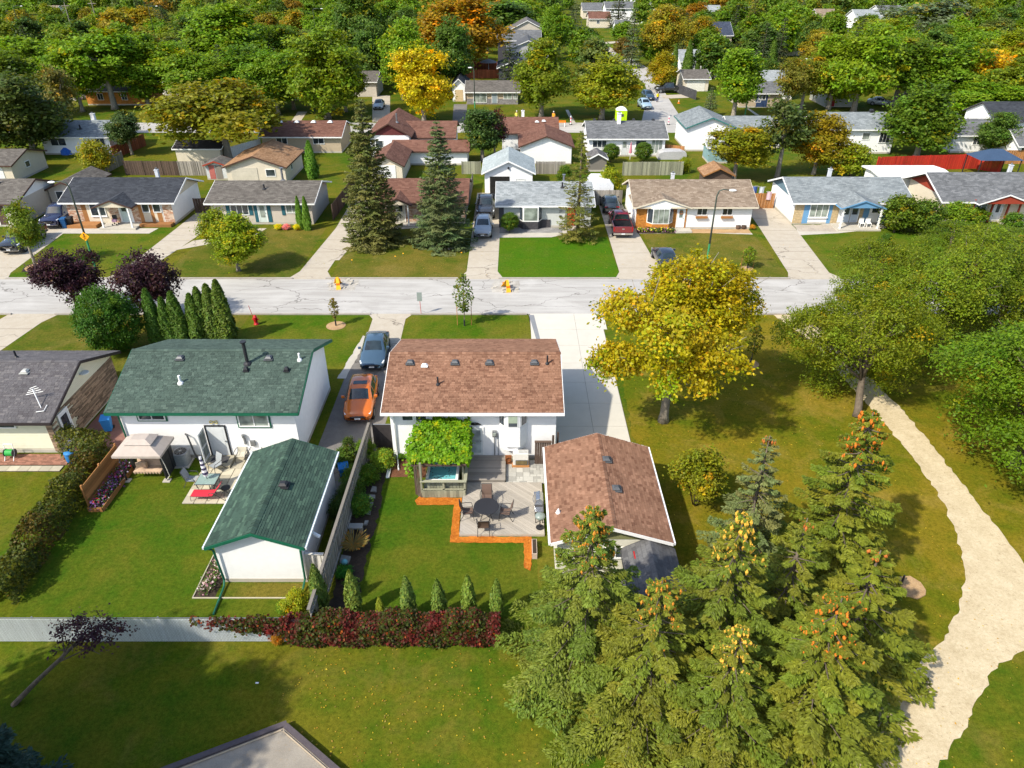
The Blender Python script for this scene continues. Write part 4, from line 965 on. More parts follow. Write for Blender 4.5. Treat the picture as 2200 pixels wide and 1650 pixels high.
wm, nt, b, pos = new_mat('tub_water'); b.inputs['Base Color'].default_value = (.20, .60, .66, 1); b.inputs['Transmission Weight'].default_value = .35; b.inputs['Roughness'].default_value = .05; b.inputs['IOR'].default_value = 1.33; bump(nt, b, noise(nt, pos, 6, 3), .4, .05)
MB().box(X0 + .151, X1 - .151, Y0 + .161, Y1 - .161, .74, .76).build('water', wm, tub)
for k in range(22): a = k * 2.4; r_ = .3 + .5 * ((k * 7) % 11) / 11; MB().cyl(-3.73 + r_ * math.cos(a), 30.45 + r_ * math.sin(a), .762, .772, .035, 8).build('jet', CHAR, tub)
sr = thing('tub_surround', 'greenish treated wood surround with open rails around the hot tub', 'surround', (-3.6, 29.3, 0))
for k in range(14): MB().box(-4.78 + k * .165, -4.78 + k * .165 + .155, 29.2, 29.225, .02, .47).build('board', TREATED, sr)
for k in range(12): MB().box(-2.46, -2.435, 29.3 + k * .17, 29.46 + k * .17, .02, .95).build('board', TREATED, sr)
for x, y, h in ((-4.78, 29.23, 2.25), (-2.5, 29.23, 1.08), (-3.62, 29.23, 1.05), (-2.5, 31.5, 2.25), (-2.62, 29.9, 2.25)): MB().box(x - .05, x + .05, y, y + .1, 0, h).build('post', TREATED, sr)
MB().box(-4.84, -2.4, 29.16, 29.34, 1.055, 1.095).build('top_rail', TREATED, sr); MB().box(-2.56, -2.38, 29.35, 31.6, 1.0, 1.04).build('top_rail', TREATED, sr); MB().box(-4.78, -2.46, 29.23, 29.28, .50, .56).build('mid_rail', TREATED, sr)
for k in range(13): MB().box(-4.7 + k * .175, -4.7 + k * .175 + .155, 29.42, 29.44, .02, .8).build('inner_board', TREATED, sr)
# vine pergola over the tub
pg = thing('vine_pergola', 'leafy green grapevine covering the pergola over the hot tub', 'pergola', (-3.8, 31, 0))
for x, y in ((-5.1, 29.5), (-5.1, 32.2), (-2.6, 32.2)): MB().box(x - .06, x + .06, y - .06, y + .06, 0, 1.9).build('post', DARKWOOD, pg)
for y in (29.5, 30.4, 31.3, 32.2): MB().box(-5.3, -2.4, y - .04, y + .04, 1.9 + .22 * (y - 29.5), 2.0 + .22 * (y - 29.5)).build('beam', DARKWOOD, pg)
nr = np.random.RandomState(55); n = 7500
x = nr.uniform(-5.35, -2.3, n); y = nr.uniform(29.6, 32.5, n)
wv = .16 * np.sin(x * 3.1 + 1) * np.cos(y * 2.7) + .12 * np.sin(x * 7 + y * 5); z = 2.2 + .22 * (y - 29.6) + wv * .7 + nr.uniform(-.16, .12, n)
side = nr.rand(n) < .3; ed = nr.rand(n)
y = np.where(side & (ed < .4), 29.6 + nr.normal(size=n) * .10, y); x = np.where(side & (ed >= .4) & (ed < .8), -5.35 + nr.normal(size=n) * .17, x); x = np.where(side & (ed >= .8), -2.35 + nr.normal(size=n) * .1, x)
z = np.where(side, 2.32 - nr.rand(n) ** 1.4 * np.where(ed < .4, .2, np.where(ed < .8, 1.5, .55)), z)
keep = ~((x < -4.9) & (y > 31.9) & (nr.rand(n) < .8)); x, y, z = x[keep], y[keep], z[keep]; n = len(x)
t = clump_tints(n, .15); yl = (np.sin(x * 4.1) * np.cos(y * 3.7 + 1) + nr.normal(size=n) * .5) > .95; t[yl] *= (2.3, 1.35, .8)
o = bpy.data.objects.new('vine_foliage', leaf_mesh('vine_foliage', np.stack([x, y, z], 1), np.stack([(x + 3.8) * .15, (y - 31) * .15 - .25, np.ones(n)], 1) + nr.normal(size=(n, 3)) * .5, nr.uniform(.06, .125, n), t, .8)); C.objects.link(o); o.location = (3.8, -31, 0); o.parent = pg; o.color = (.115, .23, .006, 1); o['kind'] = 'stuff'
m = MB()
for k in range(5): m.tube([(-5.0 + .05 * k, 29.35 - .04 * k, 0), (-5.05 + .07 * k, 29.4, 1.0), (-5.1 + .1 * k, 29.5, 2.3)], [.035, .03, .02], 5)
m.build('vine_stem', BARK, pg)
# patio furniture
tb = thing('patio_table', 'round black patio table in the middle of the wood deck', 'table', (-1.3, 27.55, .14))
m = MB(); m.disc(-1.3, 27.55, .86, .62, n=40, t=.035); m.build('tabletop', M('table_mosaic', (.035, .037, .045), .35, .35, 9, spec=.5), tb)
MB().lathe(-1.3, 27.55, [(.63, .82), (.645, .84), (.63, .862)], 40).build('rim', BLACK, tb)
for k in range(4): a = .8 + k * math.pi / 2; MB().tube([(-1.3 + .4 * math.cos(a), 27.55 + .4 * math.sin(a), .83), (-1.3 + .3 * math.cos(a), 27.55 + .3 * math.sin(a), .45), (-1.3 + .45 * math.cos(a), 27.55 + .45 * math.sin(a), .15)], .02, 6).build('leg', BLACK, tb)
SLING = M('brown_sling', (.13, .085, .065), .9, .1, 20)
def sling_chair(name, label, loc, rz, sling=None, frame=None, group=None, z=.14):
    sling = sling or SLING; frame = frame or BLACK
    r = lthing(name, label, 'chair', (*loc, z), group, rz)          # faces +y
    MB().grid(lambda u, v: (-.25 + .5 * u, .26 - .5 * v, .42 - .04 * math.sin(v * 3.1)), 4, 6).build('seat', sling, r, smooth=True)
    MB().grid(lambda u, v: (-.25 + .5 * u, -.24 - .17 * v + .03 * math.sin(v * 3.1), .42 + .58 * v), 4, 6).build('backrest', sling, r, smooth=True)
    for s in (-1, 1):
        MB().tube([(s * .27, .26, .42), (s * .27, -.24, .41), (s * .26, -.42, 1.02)], .016, 6).build('side_frame', frame, r)
        MB().tube([(s * .28, .24, .42), (s * .3, .3, .0)], .016, 6).build('leg', frame, r); MB().tube([(s * .28, -.2, .41), (s * .3, -.42, .0)], .016, 6).build('leg', frame, r)
        MB().tube([(s * .27, -.32, .7), (s * .33, -.1, .67), (s * .33, .2, .65), (s * .29, .27, .42)], .018, 6).build('armrest', frame, r)
    MB().tube([(-.26, -.42, 1.02), (.26, -.42, 1.02)], .016, 6).build('top_bar', frame, r)
    return r
sling_chair('patio_chair', 'brown sling patio chair with its back to the storm door', (-1.32, 28.55), math.pi)
sling_chair('patio_chair', 'brown sling patio chair with its back to the yard lawn', (-1.42, 26.5), .05)
sling_chair('patio_chair', 'brown sling patio chair beside the mulch strip, facing the grill', (-2.25, 27.55), -math.pi / 2 + .1)
sling_chair('patio_chair', 'brown sling patio chair with its back to the grill', (-.35, 27.5), math.pi / 2 - .1)
gr = thing('gas_grill', 'stainless gas grill standing against the brown garage', 'grill', (1.36, 27.8, .14))
MB().box(1.16, 1.6, 27.45, 28.2, .3, .95).build('cabinet', CHAR, gr); MB().prism([(1.12, .96), (1.58, .96), (1.58, 1.25), (1.4, 1.38), (1.2, 1.3)], 'y', 27.5, 28.15).build('lid', STEEL, gr, bevel=.02)
MB().box(1.14, 1.58, 27.05, 27.44, .86, .92).build('side_shelf', STEEL, gr); MB().box(1.14, 1.58, 28.22, 28.6, .86, .92).build('side_shelf', STEEL, gr); MB().tube([(1.1, 27.55, 1.1), (1.06, 27.82, 1.1), (1.1, 28.1, 1.1)], .015, 6).build('handle', STEEL, gr)
for x in (1.2, 1.54):
    for y in (27.1, 28.5): MB().bar((x, y, .14), (x, y, .86), .04).build('leg', BLACK, gr)
kt = thing('kettle_grill', 'small round kettle grill on one leg near the garage corner', 'grill', (1.4, 26.75, .14))
MB().lathe(1.4, 26.75, [(.05, .72), (.2, .78), (.26, .9), (.24, .98), (.12, 1.04), (.02, 1.06)], 16).build('bowl', M('kettle_enamel', (.2, .24, .22), .3), kt, smooth=True); MB().cyl(1.4, 26.75, .2, .74, .03, 8).build('post', BLACK, kt); MB().disc(1.4, 26.75, .19, .2, n=16).build('base', BLACK, kt)
bx = thing('planter_box', 'pale wooden planter box at the end of the orange mulch', 'planter', (*G(1148, 1185), 0)); px, py = G(1148, 1185); MB().box(px - .12, px + .12, py - .5, py + .5, 0, .35).build('box', M('pale_pink_wood', (.45, .36, .3), .9, .1, 5), bx); MB().box(px - .09, px + .09, py - .47, py + .47, .351, .36).build('soil', SOIL, bx)
# ---------------------------------------------------------------- the board fence between the two yards
def board_fence(name, label, p0, p1, h=1.8, bw=.14, mat=None, cap=True, post=2.4, group=None, rail=True, joined=False, gap=.012, cat='fence'):
    mat = mat or WEATHERED; a, b = Vector((*p0, 0)), Vector((*p1, 0)); L = (b - a).length; d = (b - a) / L; nrm = Vector((-d.y, d.x, 0)); ang = math.atan2(d.y, d.x)
    r = thing(name, label, cat, ((a.x + b.x) / 2, (a.y + b.y) / 2, 0), group); n = max(1, int(L / bw)); mt = Matrix((d, nrm, Vector((0, 0, 1)))).transposed()
    me = MB().box(0, bw - gap, -.012, .012, .04, h).mesh('board', mat); per = max(1, int(round(post / bw)))
    if joined:
        for s in range(0, n, per):
            m = MB()
            for k in range(s, min(n, s + per)):
                p = a + d * (k * bw) + nrm * ((k % 2) * .02); q = p + d * (bw - gap)
                m.hexa([p - nrm * .012, q - nrm * .012, q + nrm * .012, p + nrm * .012] + [v + Vector((0, 0, h + rnd.uniform(-.015, .015))) for v in (p - nrm * .012, q - nrm * .012, q + nrm * .012, p + nrm * .012)])
            m.build('panel', mat, r)
    else:
        for k in range(n): piece('board', me, r, a + d * (k * bw) + nrm * ((k % 2) * .024), mt, (1, 1, 1 + rnd.uniform(-.01, .01)))
    k = 0
    while k * post <= L + .01:
        p = a + d * min(k * post, L); MB().box(p.x - .05, p.x + .05, p.y - .05, p.y + .05, 0, h + .04, ang).build('post', mat, r); k += 1
    if cap: MB().bar(a + Vector((0, 0, h + .06)), b + Vector((0, 0, h + .06)), .14, .035).build('cap_rail', mat, r)
    if rail:
        for z in (.35, h - .3): MB().bar(a + nrm * .06 + Vector((0, 0, z)), b + nrm * .06 + Vector((0, 0, z)), .04, .09).build('rail', mat, r)
    return r
p0, p1 = G(792, 908, 1.86), G(662, 1310, 1.86)
board_fence('board_fence', 'tall weathered grey board fence between the green and brown-roofed yards', (p0[0], p0[1]), (p1[0], p1[1]), 1.8)
board_fence('board_fence', 'short pale board fence closing the gap beside the green garage', (-9.4, 23.55), (-8.55, 23.5), 1.5, mat=M('pale_boards', (.55, .53, .48), .9, .08, 5, rand=.4))
gt = thing('chain_gate', 'dark chain-link gate between the fence and the brown-roofed house', 'gate', (-7.4, 33.4, 0))
for x in (-8.0, -6.8): MB().cyl(x, 33.6, 0, 1.75, .035, 8).build('post', BLACK, gt)
MB().tube([(-8, 33.6, 1.7), (-6.8, 33.6, 1.7)], .025, 6).build('rail', GREYMETAL, gt); MB().box(-7.97, -6.83, 33.595, 33.605, .05, 1.66).build('slatted_mesh', M('black_slats', (.035, .03, .03), .7, .25, 30), gt)
# white slatted chain-link fence along the park, vine on its right part
wf = thing('slatted_fence', 'white slatted chain-link fence along the park lawn', 'fence', (-16, 19.95, 0))
SL = MB().box(0, .047, -.006, .006, .04, 1.42).mesh('slat', M('white_slat', (.66, .70, .72), .5, .04, 5, rand=.4))
for k in range(250): piece('slat', SL, wf, (-25.0 + k * .062, 19.95, 0))
m = MB()
for k in range(-14, 250): m.bar((-25 + k * .062, 19.937, .04), (-25 + k * .062 + .8, 19.937, 1.42), .006); 
o = m.build('chain_mesh', GREYMETAL, wf, kind='stuff')
for k in range(7): MB().cyl(-25 + k * 2.6, 20.0, 0, 1.5, .03, 8).build('post', GREYMETAL, wf)
MB().tube([(-25, 19.98, 1.45), (-9.4, 19.98, 1.45)], .022, 6).build('top_rail', GREYMETAL, wf)
def leaf_band(name, label, cat, fn, n, color, size, tintf, parts=(), loc=(0, 0, 0), group=None, asp=.75):
    """foliage over a shape: fn(n) gives points and facings"""
    p, nm = fn(n); r = thing(name, label, cat, loc, group)
    o = bpy.data.objects.new('foliage', leaf_mesh(name, p - np.array(loc), nm, nr.uniform(.7, 1.35, len(p)) * size, tintf(p), asp)); C.objects.link(o); o.parent = r; o.color = (*color, 1); o['kind'] = 'stuff'
    ORG[o] = loc
    return r
nr = np.random.RandomState(66)
def vine_shape(n):
    x = nr.uniform(-9.3, -.5, n); top = 1.45 + .15 * np.sin(x * 2.3) + .08 * np.sin(x * 7.1); f = nr.rand(n)
    z = nr.rand(n) * top; y = 19.95 - .38 * np.sin(np.clip(z / top, 0, 1) * 2.6 + .25) - .12 * np.sin(x * 3.7 + z * 4) * .5
    tp = f > .62; z = np.where(tp, top - nr.rand(n) * .12, z); y = np.where(tp, 19.95 + nr.uniform(-.38, .42, n), y)
    y += nr.normal(size=n) * .07
    return np.stack([x, y, z], 1), np.stack([np.zeros(n), np.where(tp, -.15, -1.0), np.where(tp, 1.0, .5)], 1) + nr.normal(size=(n, 3)) * .5
def vine_tint(p):
    s = np.sin(p[:, 0] * 2.1 + 1.2 * np.sin(p[:, 2] * 3)) + .7 * np.sin(p[:, 0] * 5.3 + p[:, 2] * 2) + nr.normal(size=len(p)) * .7
    pal = np.array([(.075, .016, .009), (.115, .015, .012), (.06, .028, .010), (.03, .042, .005), (.05, .06, .005), (.2, .045, .006)])
    k = np.digitize(s, [-1.3, -.65, -.05, .7, 1.55]); k = np.array([1, 0, 2, 3, 4, 0])[k]
    k[nr.rand(len(p)) < .03] = 5
    return pal[k] * nr.uniform(.6, 1.4, (len(p), 1))
leaf_band('creeper_hedge', 'dense red and green creeper smothering the fence by the park lawn', 'creeper', vine_shape, 15000, (1, 1, 1), .062, vine_tint, loc=(-5, 19.9, 0))
def vine2(n):
    x = -9.2 - np.abs(nr.normal(size=n)) * 1.5; x = np.maximum(x, -13.2); z = 1.5 - nr.rand(n) ** 1.6 * np.clip(1.1 - (-9.2 - x) * .18, .25, 1.2) - .25 * (np.sin(x * 4.3) > .3) * nr.rand(n); y = 19.9 + nr.normal(size=n) * .09
    return np.stack([x, y, z], 1), np.stack([np.zeros(n), -np.ones(n), .6 * np.ones(n)], 1) + nr.normal(size=(n, 3)) * .5
leaf_band('creeper', 'thin red creeper trailing over the white slatted fence', 'creeper', vine2, 1800, (1, 1, 1), .065, vine_tint, loc=(-10.5, 19.9, 0))
def small_bush(name, label, px, py, r, h, color, key='shrub0', cat='shrub', group=None): x, y = G(px, py); return plant(key, name, label, cat, (x, y, 0), (r, r, h / 2), color, group=group, cname='foliage', tname='stem')
small_bush('shrub', 'orange-leaved shrub poking out under the red creeper', 598, 1385, .35, .7, (.3, .14, .01))
# beds, hedge and cedar screen on the left
def hedge_fn(n):
    t = nr.rand(n) * 12.5; bend = t > 10.5
    cx = np.where(bend, -22.9 - (t - 10.5) * 1.4, -22.75 - .05 * t); cy = np.where(bend, 32.6 + .2 * (t - 10.5), 21.8 + t)
    w = .55; h = 1.55 + .12 * np.sin(t * 2.2) - .25 * (t < 3); f = nr.rand(n); s = np.where(nr.rand(n) < .5, -1.0, 1.0)
    ox = np.where(f < .45, nr.uniform(-w, w, n), s * w * nr.uniform(.85, 1.1, n)); z = np.where(f < .45, h + nr.normal(size=n) * .08, nr.rand(n) * h)
    ox *= 1 + .15 * np.sin(t * 3 + z * 4)
    x = np.where(bend, cx, cx + ox); y = np.where(bend, cy + ox, cy)
    return np.stack([x, y, z], 1), np.stack([np.where(bend, 0, ox * 1.2), np.where(bend, ox * 1.2 - .3, -.1), .7 + 0 * x], 1) + nr.normal(size=(n, 3)) * .5
def hedge_t(p):
    s = np.sin(p[:, 1] * 1.3) + nr.normal(size=len(p)) * .6; t = np.where((s > .6)[:, None], np.array([(1.5, .8, .8)]), np.array([(1, 1, 1)])); t = np.where((s < -.9)[:, None], np.array([(1.7, 1.3, .8)]), t); return t * nr.uniform(.6, 1.4, (len(p), 1))
leaf_band('hedge', 'long dark clipped hedge with reddish leaves between the left yards', 'hedge', hedge_fn, 15000, (.052, .068, .008), .065, hedge_t, loc=(-23, 27, 0))
cs = thing('cedar_screen', 'orange cedar screen fence of horizontal boards in front of the hedge', 'fence', (-22.0, 30.2, 0))
for k in range(9): MB().box(-22.06, -22.03, 28.4, 32.0, .12 + k * .15, .26 + k * .15).build('board', CEDAR, cs)
for y in (28.4, 30.2, 32.0): MB().box(-22.14, -22.06, y - .05, y + .05, 0, 1.5).build('post', CEDAR, cs)
fb = thing('raised_bed', 'cedar-edged raised flower bed along the cedar screen', 'planter', (-21.6, 30, 0))
MB().box(-21.24, -21.2, 28.1, 31.6, 0, .28).build('edge_board', CEDAR, fb); MB().box(-22.0, -21.25, 28.06, 28.1, 0, .28).build('edge_board', CEDAR, fb); MB().box(-22.0, -21.25, 28.11, 31.6, 0, .22).build('soil', SOIL, fb)
def flowers(name, label, pts, pal, h, n=160, size=.05, spread=.3, group=None):
    for (x, y) in pts:
        p = np.stack([x + nr.normal(size=n) * spread * .6, y + nr.normal(size=n) * spread * .6, nr.rand(n) * h + .1], 1); t = np.where(nr.rand(n, 1) < .5, np.array([(.05, .1, .012)]), np.array(pal)[nr.randint(0, len(pal), n)]); t *= nr.uniform(.7, 1.3, (n, 1))
        r = thing(name, label, 'flowers', (x, y, 0), group); o = bpy.data.objects.new('blooms', leaf_mesh('blooms', p - np.array([x, y, 0]), np.array([0, -.3, 1]) + nr.normal(size=(n, 3)) * .5, nr.uniform(.6, 1.4, n) * size, t, .8)); C.objects.link(o); o.parent = r; o.color = (1, 1, 1, 1); o['kind'] = 'stuff'
flowers('flower_clump', 'purple and pink flower clump in the raised cedar bed', [(-21.6, 28.4 + k * .45) for k in range(8)], [(.25, .06, .28), (.3, .08, .22), (.2, .1, .3), (.45, .4, .5), (.4, .02, .03)], .5, group='flowers in the raised cedar bed')
rect('planting_bed', -14.35, -13.4, 22.35, 25.0, .012, SOIL, .05); rect('planting_bed', -13.2, -9.6, 22.35, 23.2, .010, GR_OLIVE, .1)
ed = thing('bed_edging', 'low white timber edging around the bed at the green garage', 'edging', (-13, 22.4, 0)); MB().box(-14.4, -9.6, 22.29, 22.33, 0, .06).build('edging_board', SLAB, ed); MB().box(-14.4, -14.36, 22.35, 25.1, 0, .06).build('edging_board', SLAB, ed)
flowers('flower_clump', 'pale pink flower clump by the green garage downspout', [(-13.9, 22.8), (-13.8, 23.4), (-13.85, 24.1)], [(.4, .2, .25), (.5, .4, .4), (.1, .1, .04)], .35, group='flowers beside the green garage')
small_bush('shrub', 'yellow-green feathery shrub behind the green garage corner', 640, 1310, .6, 1.2, (.24, .27, .01), 'shrub1')
small_bush('shrub', 'small green weed shrub between garage and board fence', 612, 1312, .35, .6, (.1, .2, .01))
# planting along the board fence in the right-hand yard
for px, py, r_, h, c, lab in ((740, 1010, .8, 1.6, (.06, .11, .008), 'dark green shrub at the head of the fence bed'), (765, 1040, .85, 1.25, (.075, .15, .01), 'broad green shrub in the fence bed near the blue cart'), (822, 1000, .85, 1.1, (.16, .25, .02), 'pale green leafy shrub below the house downspout'), (775, 1095, .8, 1.0, (.07, .16, .012), 'bright green rounded shrub in the middle of the fence bed'), (750, 1078, .75, 1.3, (.05, .1, .01), 'dark shrub against the board fence beside the stones'), (742, 1240, .5, .6, (.03, .14, .012), 'low emerald ground plant in the dark soil bed'), (752, 985, .5, 1.6, (.055, .09, .012), 'tall dark shrub where the fence bed meets the gate'), (785, 985, .8, 1.3, (.10, .17, .01), 'fresh green shrub beside the chain-link gate'), (790, 1030, .8, 1.0, (.075, .15, .008), 'leafy green shrub between the pale shrub and the fence'), (757, 1060, .8, 1.1, (.07, .14, .01), 'spreading green shrub along the middle of the fence'), (735, 1110, .7, 1.3, (.045, .09, .012), 'upright dark shrub near the stone bench'), (728, 1150, .45, 1.0, (.05, .095, .012), 'narrow dark shrub behind the ornamental grass'), (756, 1265, .45, .7, (.06, .12, .012), 'soft green shrub between two columnar shrubs'), (860, 985, .4, .45, (.07, .15, .01), 'low green plant in the red mulch by the house corner')):
    small_bush('shrub', lab, px, py, r_, h, c)
def grass_tuft(name, label, px, py, r_, h, color):
    x, y = G(px, py); m = MB(); n = 160; a = nr.uniform(0, 6.28, n); ln = nr.uniform(.5, 1, n); p = []; nm = []; al = []
    for s in np.linspace(.1, 1, 5): p.append(np.stack([np.cos(a) * r_ * ln * s ** 1.5, np.sin(a) * r_ * ln * s ** 1.5, h * ln * (s - .35 * s * s)], 1)); al.append(np.stack([np.cos(a), np.sin(a), np.full(n, 1.2 - s)], 1)); nm.append(np.stack([-np.cos(a) * .4, -np.sin(a) * .4, np.ones(n)], 1))
    p = np.concatenate(p); r = thing(name, label, 'grass', (x, y, 0)); o = bpy.data.objects.new('blades', leaf_mesh('blades', p, np.concatenate(nm), np.full(len(p), r_ * .24), clump_tints(len(p), .25, .2), .09, along=np.concatenate(al))); C.objects.link(o); o.parent = r; o.color = (*color, 1); o['kind'] = 'stuff'
grass_tuft('ornamental_grass', 'tan ornamental grass fountain in the dark bed by the fence', 760, 1178, .75, .9, (.22, .17, .05))
for k, (px, py, w, d, h) in enumerate(((803, 1052, .34, .42, .07), (799, 1068, .38, .3, .06), (796, 1085, .26, .36, .08), (792, 1102, .22, .3, .07), (786, 1125, .2, .3, .10), (742, 1205, .5, .55, .12))):
    x, y = G(px, py); tag(MB().prism([(x + w * .5 * ca + rnd.uniform(-.04, .04), y + d * .5 * sa + rnd.uniform(-.04, .04)) for ca, sa in ((-1, -.9), (.9, -1), (1, .8), (-.8, 1))], 'z', 0, h).build('edging_stone', M('grey_flagstone', (.26, .25, .23), .9, .15, 7)), 'flat grey edging stone along the planting bed by the fence', 'stone', 'edging stones of the fence bed')
bb = thing('garden_bench', 'small pale stone bench in the fence bed', 'bench', (*G(766, 1142), 0)); x, y = G(766, 1142); MB().box(x - .35, x + .35, y - .18, y + .18, .32, .4).build('seat', PAVER, bb)
for s in (-.25, .25): MB().box(x + s - .07, x + s + .07, y - .14, y + .14, 0, .318).build('leg', PAVER, bb)
dsx = thing('splash_block', 'white downspout extension lying at the corner of the bed', 'downspout', (*G(835, 1018), 0)); x, y = G(835, 1018); MB().box(x - .07, x + .07, y - .4, y + .4, .02, .06).build('trough', TRIM, dsx); MB().box(x - .09, x - .07, y - .4, y + .4, .02, .12).build('side', TRIM, dsx); MB().box(x + .07, x + .09, y - .4, y + .4, .02, .12).build('side', TRIM, dsx)
tag(MB().lathe(*G(741, 1213), [(.02, 0.02), (.13, .08), (.16, .17), (.12, .27), (.02, .32)], 14).build('gazing_ball', M('turquoise_glaze', (.2, .5, .55), .2), smooth=True), 'turquoise gazing ball on the dark soil by the fence', 'ornament')
# row of columnar young trees behind the creeper hedge
for (px, py, tp, w, lab, c) in ((693, 1318, 1215, 1.05, 'tall columnar shrub nearest the board fence', (.085, .13, .02)), (765, 1322, 1228, 1.0, 'columnar shrub leaning right at the end of the soil bed', (.10, .14, .02)), (820, 1330, 1283, .55, 'smallest sparse yellowish columnar shrub in the creeper row', (.17, .2, .015)), (880, 1330, 1240, .95, 'columnar shrub right of the smallest one in the creeper row', (.10, .15, .025)), (945, 1332, 1247, .95, 'columnar shrub in the middle of the creeper row', (.09, .14, .02)), (1008, 1332, 1237, .95, 'columnar shrub with a pale top before the spruces', (.11, .16, .02)), (1068, 1328, 1246, .85, 'columnar shrub half hidden by the spruce branches', (.10, .15, .02))):
    x, y = G(px, py); h = GY(px, tp, y)[1]
    plant('oak_column', 'columnar_shrub', lab, 'shrub', (x, y, 0), (w * .95, w * .95, h / 2.6), c, cname='foliage', tname='stem')
# ---------------------------------------------------------------- left yards: patio, gazebo, furniture
pt = thing('slab_patio', 'patio of square buff paving slabs behind the green-roofed house', 'patio', (-15.4, 30.4, 0)); MB().box(-17.4, -13.32, 28.68, 31.62, 0, .012).build('sand_bed', SOIL, pt)
me = MB().box(0, .595, 0, .595, .0, .045).mesh('slab', SLAB)
for i in range(7):
    for j in range(5): o = piece('slab', me, pt, (-17.38 + i * .615, 28.7 + j * .59, .004 + rnd.uniform(0, .006)), scale=(.97, .96, 1))
for i in range(4):
    for j in range(2): piece('slab', me, pt, (-15.8 + i * .615, 31.66 + j * .5, .004 + rnd.uniform(0, .006)), scale=(.97, .8, 1))
gz = thing('swing_gazebo', 'beige canopy gazebo with a cushioned garden swing inside', 'gazebo', (-20.0, 31.1, 0)); CANV = M('beige_canvas', (.40, .345, .30), .9, .06, 4)
ex0, ex1, ey0, ey1, ez = -21.3, -18.7, 30.25, 32.05, 1.95
def hip(m, x0, x1, y0, y1, z0, ix, iy, z1, t=.02):
    a = [(x0, y0, z0), (x1, y0, z0), (x1, y1, z0), (x0, y1, z0)]; b = [(x0 + ix, y0 + iy, z1), (x1 - ix, y0 + iy, z1), (x1 - ix, y1 - iy, z1), (x0 + ix, y1 - iy, z1)]
    return m.add(a + b, [(0, 1, 5, 4), (1, 2, 6, 5), (2, 3, 7, 6), (3, 0, 4, 7), (4, 5, 6, 7)])
cn = hip(MB(), ex0, ex1, ey0, ey1, ez, .75, .5, 2.42).build('canopy', CANV, gz); hip(MB(), ex0 + .55, ex1 - .55, ey0 + .38, ey1 - .38, 2.4, .35, .25, 2.6).build('vent_tier', CANV, cn)
m = MB(); m.box(ex0, ex1, ey0 - .005, ey0 + .005, ez - .14, ez).box(ex0, ex1, ey1 - .005, ey1 + .005, ez - .14, ez).box(ex1 - .005, ex1 + .005, ey0, ey1, ez - .14, ez).box(ex0 - .005, ex0 + .005, ey0, ey1, ez - .14, ez); m.build('valance', CANV, cn)
for x in (-21.15, -18.95):
    for y in (30.6, 31.85):
        MB().bar((x, y, .06), (x, y, 1.92), .06).build('leg', BLACK, gz); MB().box(x - .2, x + .2, y - .16, y + .16, 0, .06).build('footing', CONCRETE, gz)
    MB().box(x - .05, x + .05, 31.5, 31.82, .15, 1.85).build('tied_curtain', BLACK, gz)
MB().tube([(-18.85, 30.45, 1.9), (-18.75, 30.5, 1.2), (-18.7, 30.55, .4), (-18.95, 30.55, .1)], .02, 6).build('curtain_tie', M('pale_tape', (.6, .57, .5), .9), gz)
MB().box(-18.945, -18.935, 30.65, 31.8, .1, 1.8).build('side_net', M('black_net', (.03, .03, .03), .9, .2, 40), gz)
cu = M('tan_cushion', (.50, .36, .25), .95, .1, 14)
MB().grid(lambda u, v: (-20.75 + 1.5 * u, 30.75 + .55 * v, .52 + .05 * math.sin(u * 9.4) * math.sin(v * 3.1)), 18, 6).build('seat_cushion', cu, gz, smooth=True); MB().box(-20.75, -19.25, 30.76, 31.3, .4, .5).build('seat_frame', cu, gz)
for k in range(9): MB().prism([(-20.76 + k * .168, .52), (-20.76 + (k + 1) * .168 - .01, .52), (-20.72 + k * .168 + .05, .36)], 'y', 30.735, 30.745).build('frill', cu, gz)
MB().grid(lambda u, v: (-20.75 + 1.5 * u, 31.3 + .22 * v, .52 + .6 * v + .03 * math.sin(u * 9.4)), 18, 6).build('back_cushion', cu, gz, smooth=True)
MB().box(-20.7, -20.3, 31.05, 31.2, .56, .88, .5).build('pillow', M('pale_pillow', (.5, .38, .28), .95, .2, 8), gz); MB().box(-20.45, -20.1, 31.08, 31.22, .56, .9, -.4).build('pillow', cu, gz)
for x in (-20.8, -19.2): MB().tube([(x, 31.1, .5), (x, 31.2, 1.85)], .018, 6).build('hanger', BLACK, gz)
# glass table, striped umbrella, chairs, red lounger
x0, y0 = G(446, 1030, .7)
gt_ = thing('glass_table', 'square glass patio table on the slab patio', 'table', (x0, y0, .05)); gl, nt, b, pos = new_mat('table_glass'); b.inputs['Base Color'].default_value = (.34, .46, .42, 1); b.inputs['Roughness'].default_value = .08; b.inputs['Transmission Weight'].default_value = .35; b.inputs['Specular IOR Level'].default_value = .7
MB().box(x0 - .52, x0 + .52, y0 - .45, y0 + .45, .72, .735).build('tabletop', gl, gt_)
for a, b_ in (((-.53, -.46), (.53, -.46)), ((.53, -.46), (.53, .46)), ((.53, .46), (-.53, .46)), ((-.53, .46), (-.53, -.46))): MB().bar((x0 + a[0], y0 + a[1], .715), (x0 + b_[0], y0 + b_[1], .715), .035).build('rim', CHAR, gt_)
for sx in (-1, 1):
    for sy in (-1, 1): MB().tube([(x0 + sx * .48, y0 + sy * .4, .71), (x0 + sx * .42, y0 + sy * .35, .3), (x0 + sx * .5, y0 + sy * .43, .05)], .018, 6).build('leg', CHAR, gt_)
um = thing('patio_umbrella', 'closed navy and white striped patio umbrella in the glass table', 'umbrella', (x0, y0, .05)); MB().tube([(x0, y0, .05), (x0 - .08, y0 + .03, 2.25)], .02, 8).build('pole', CHAR, um)
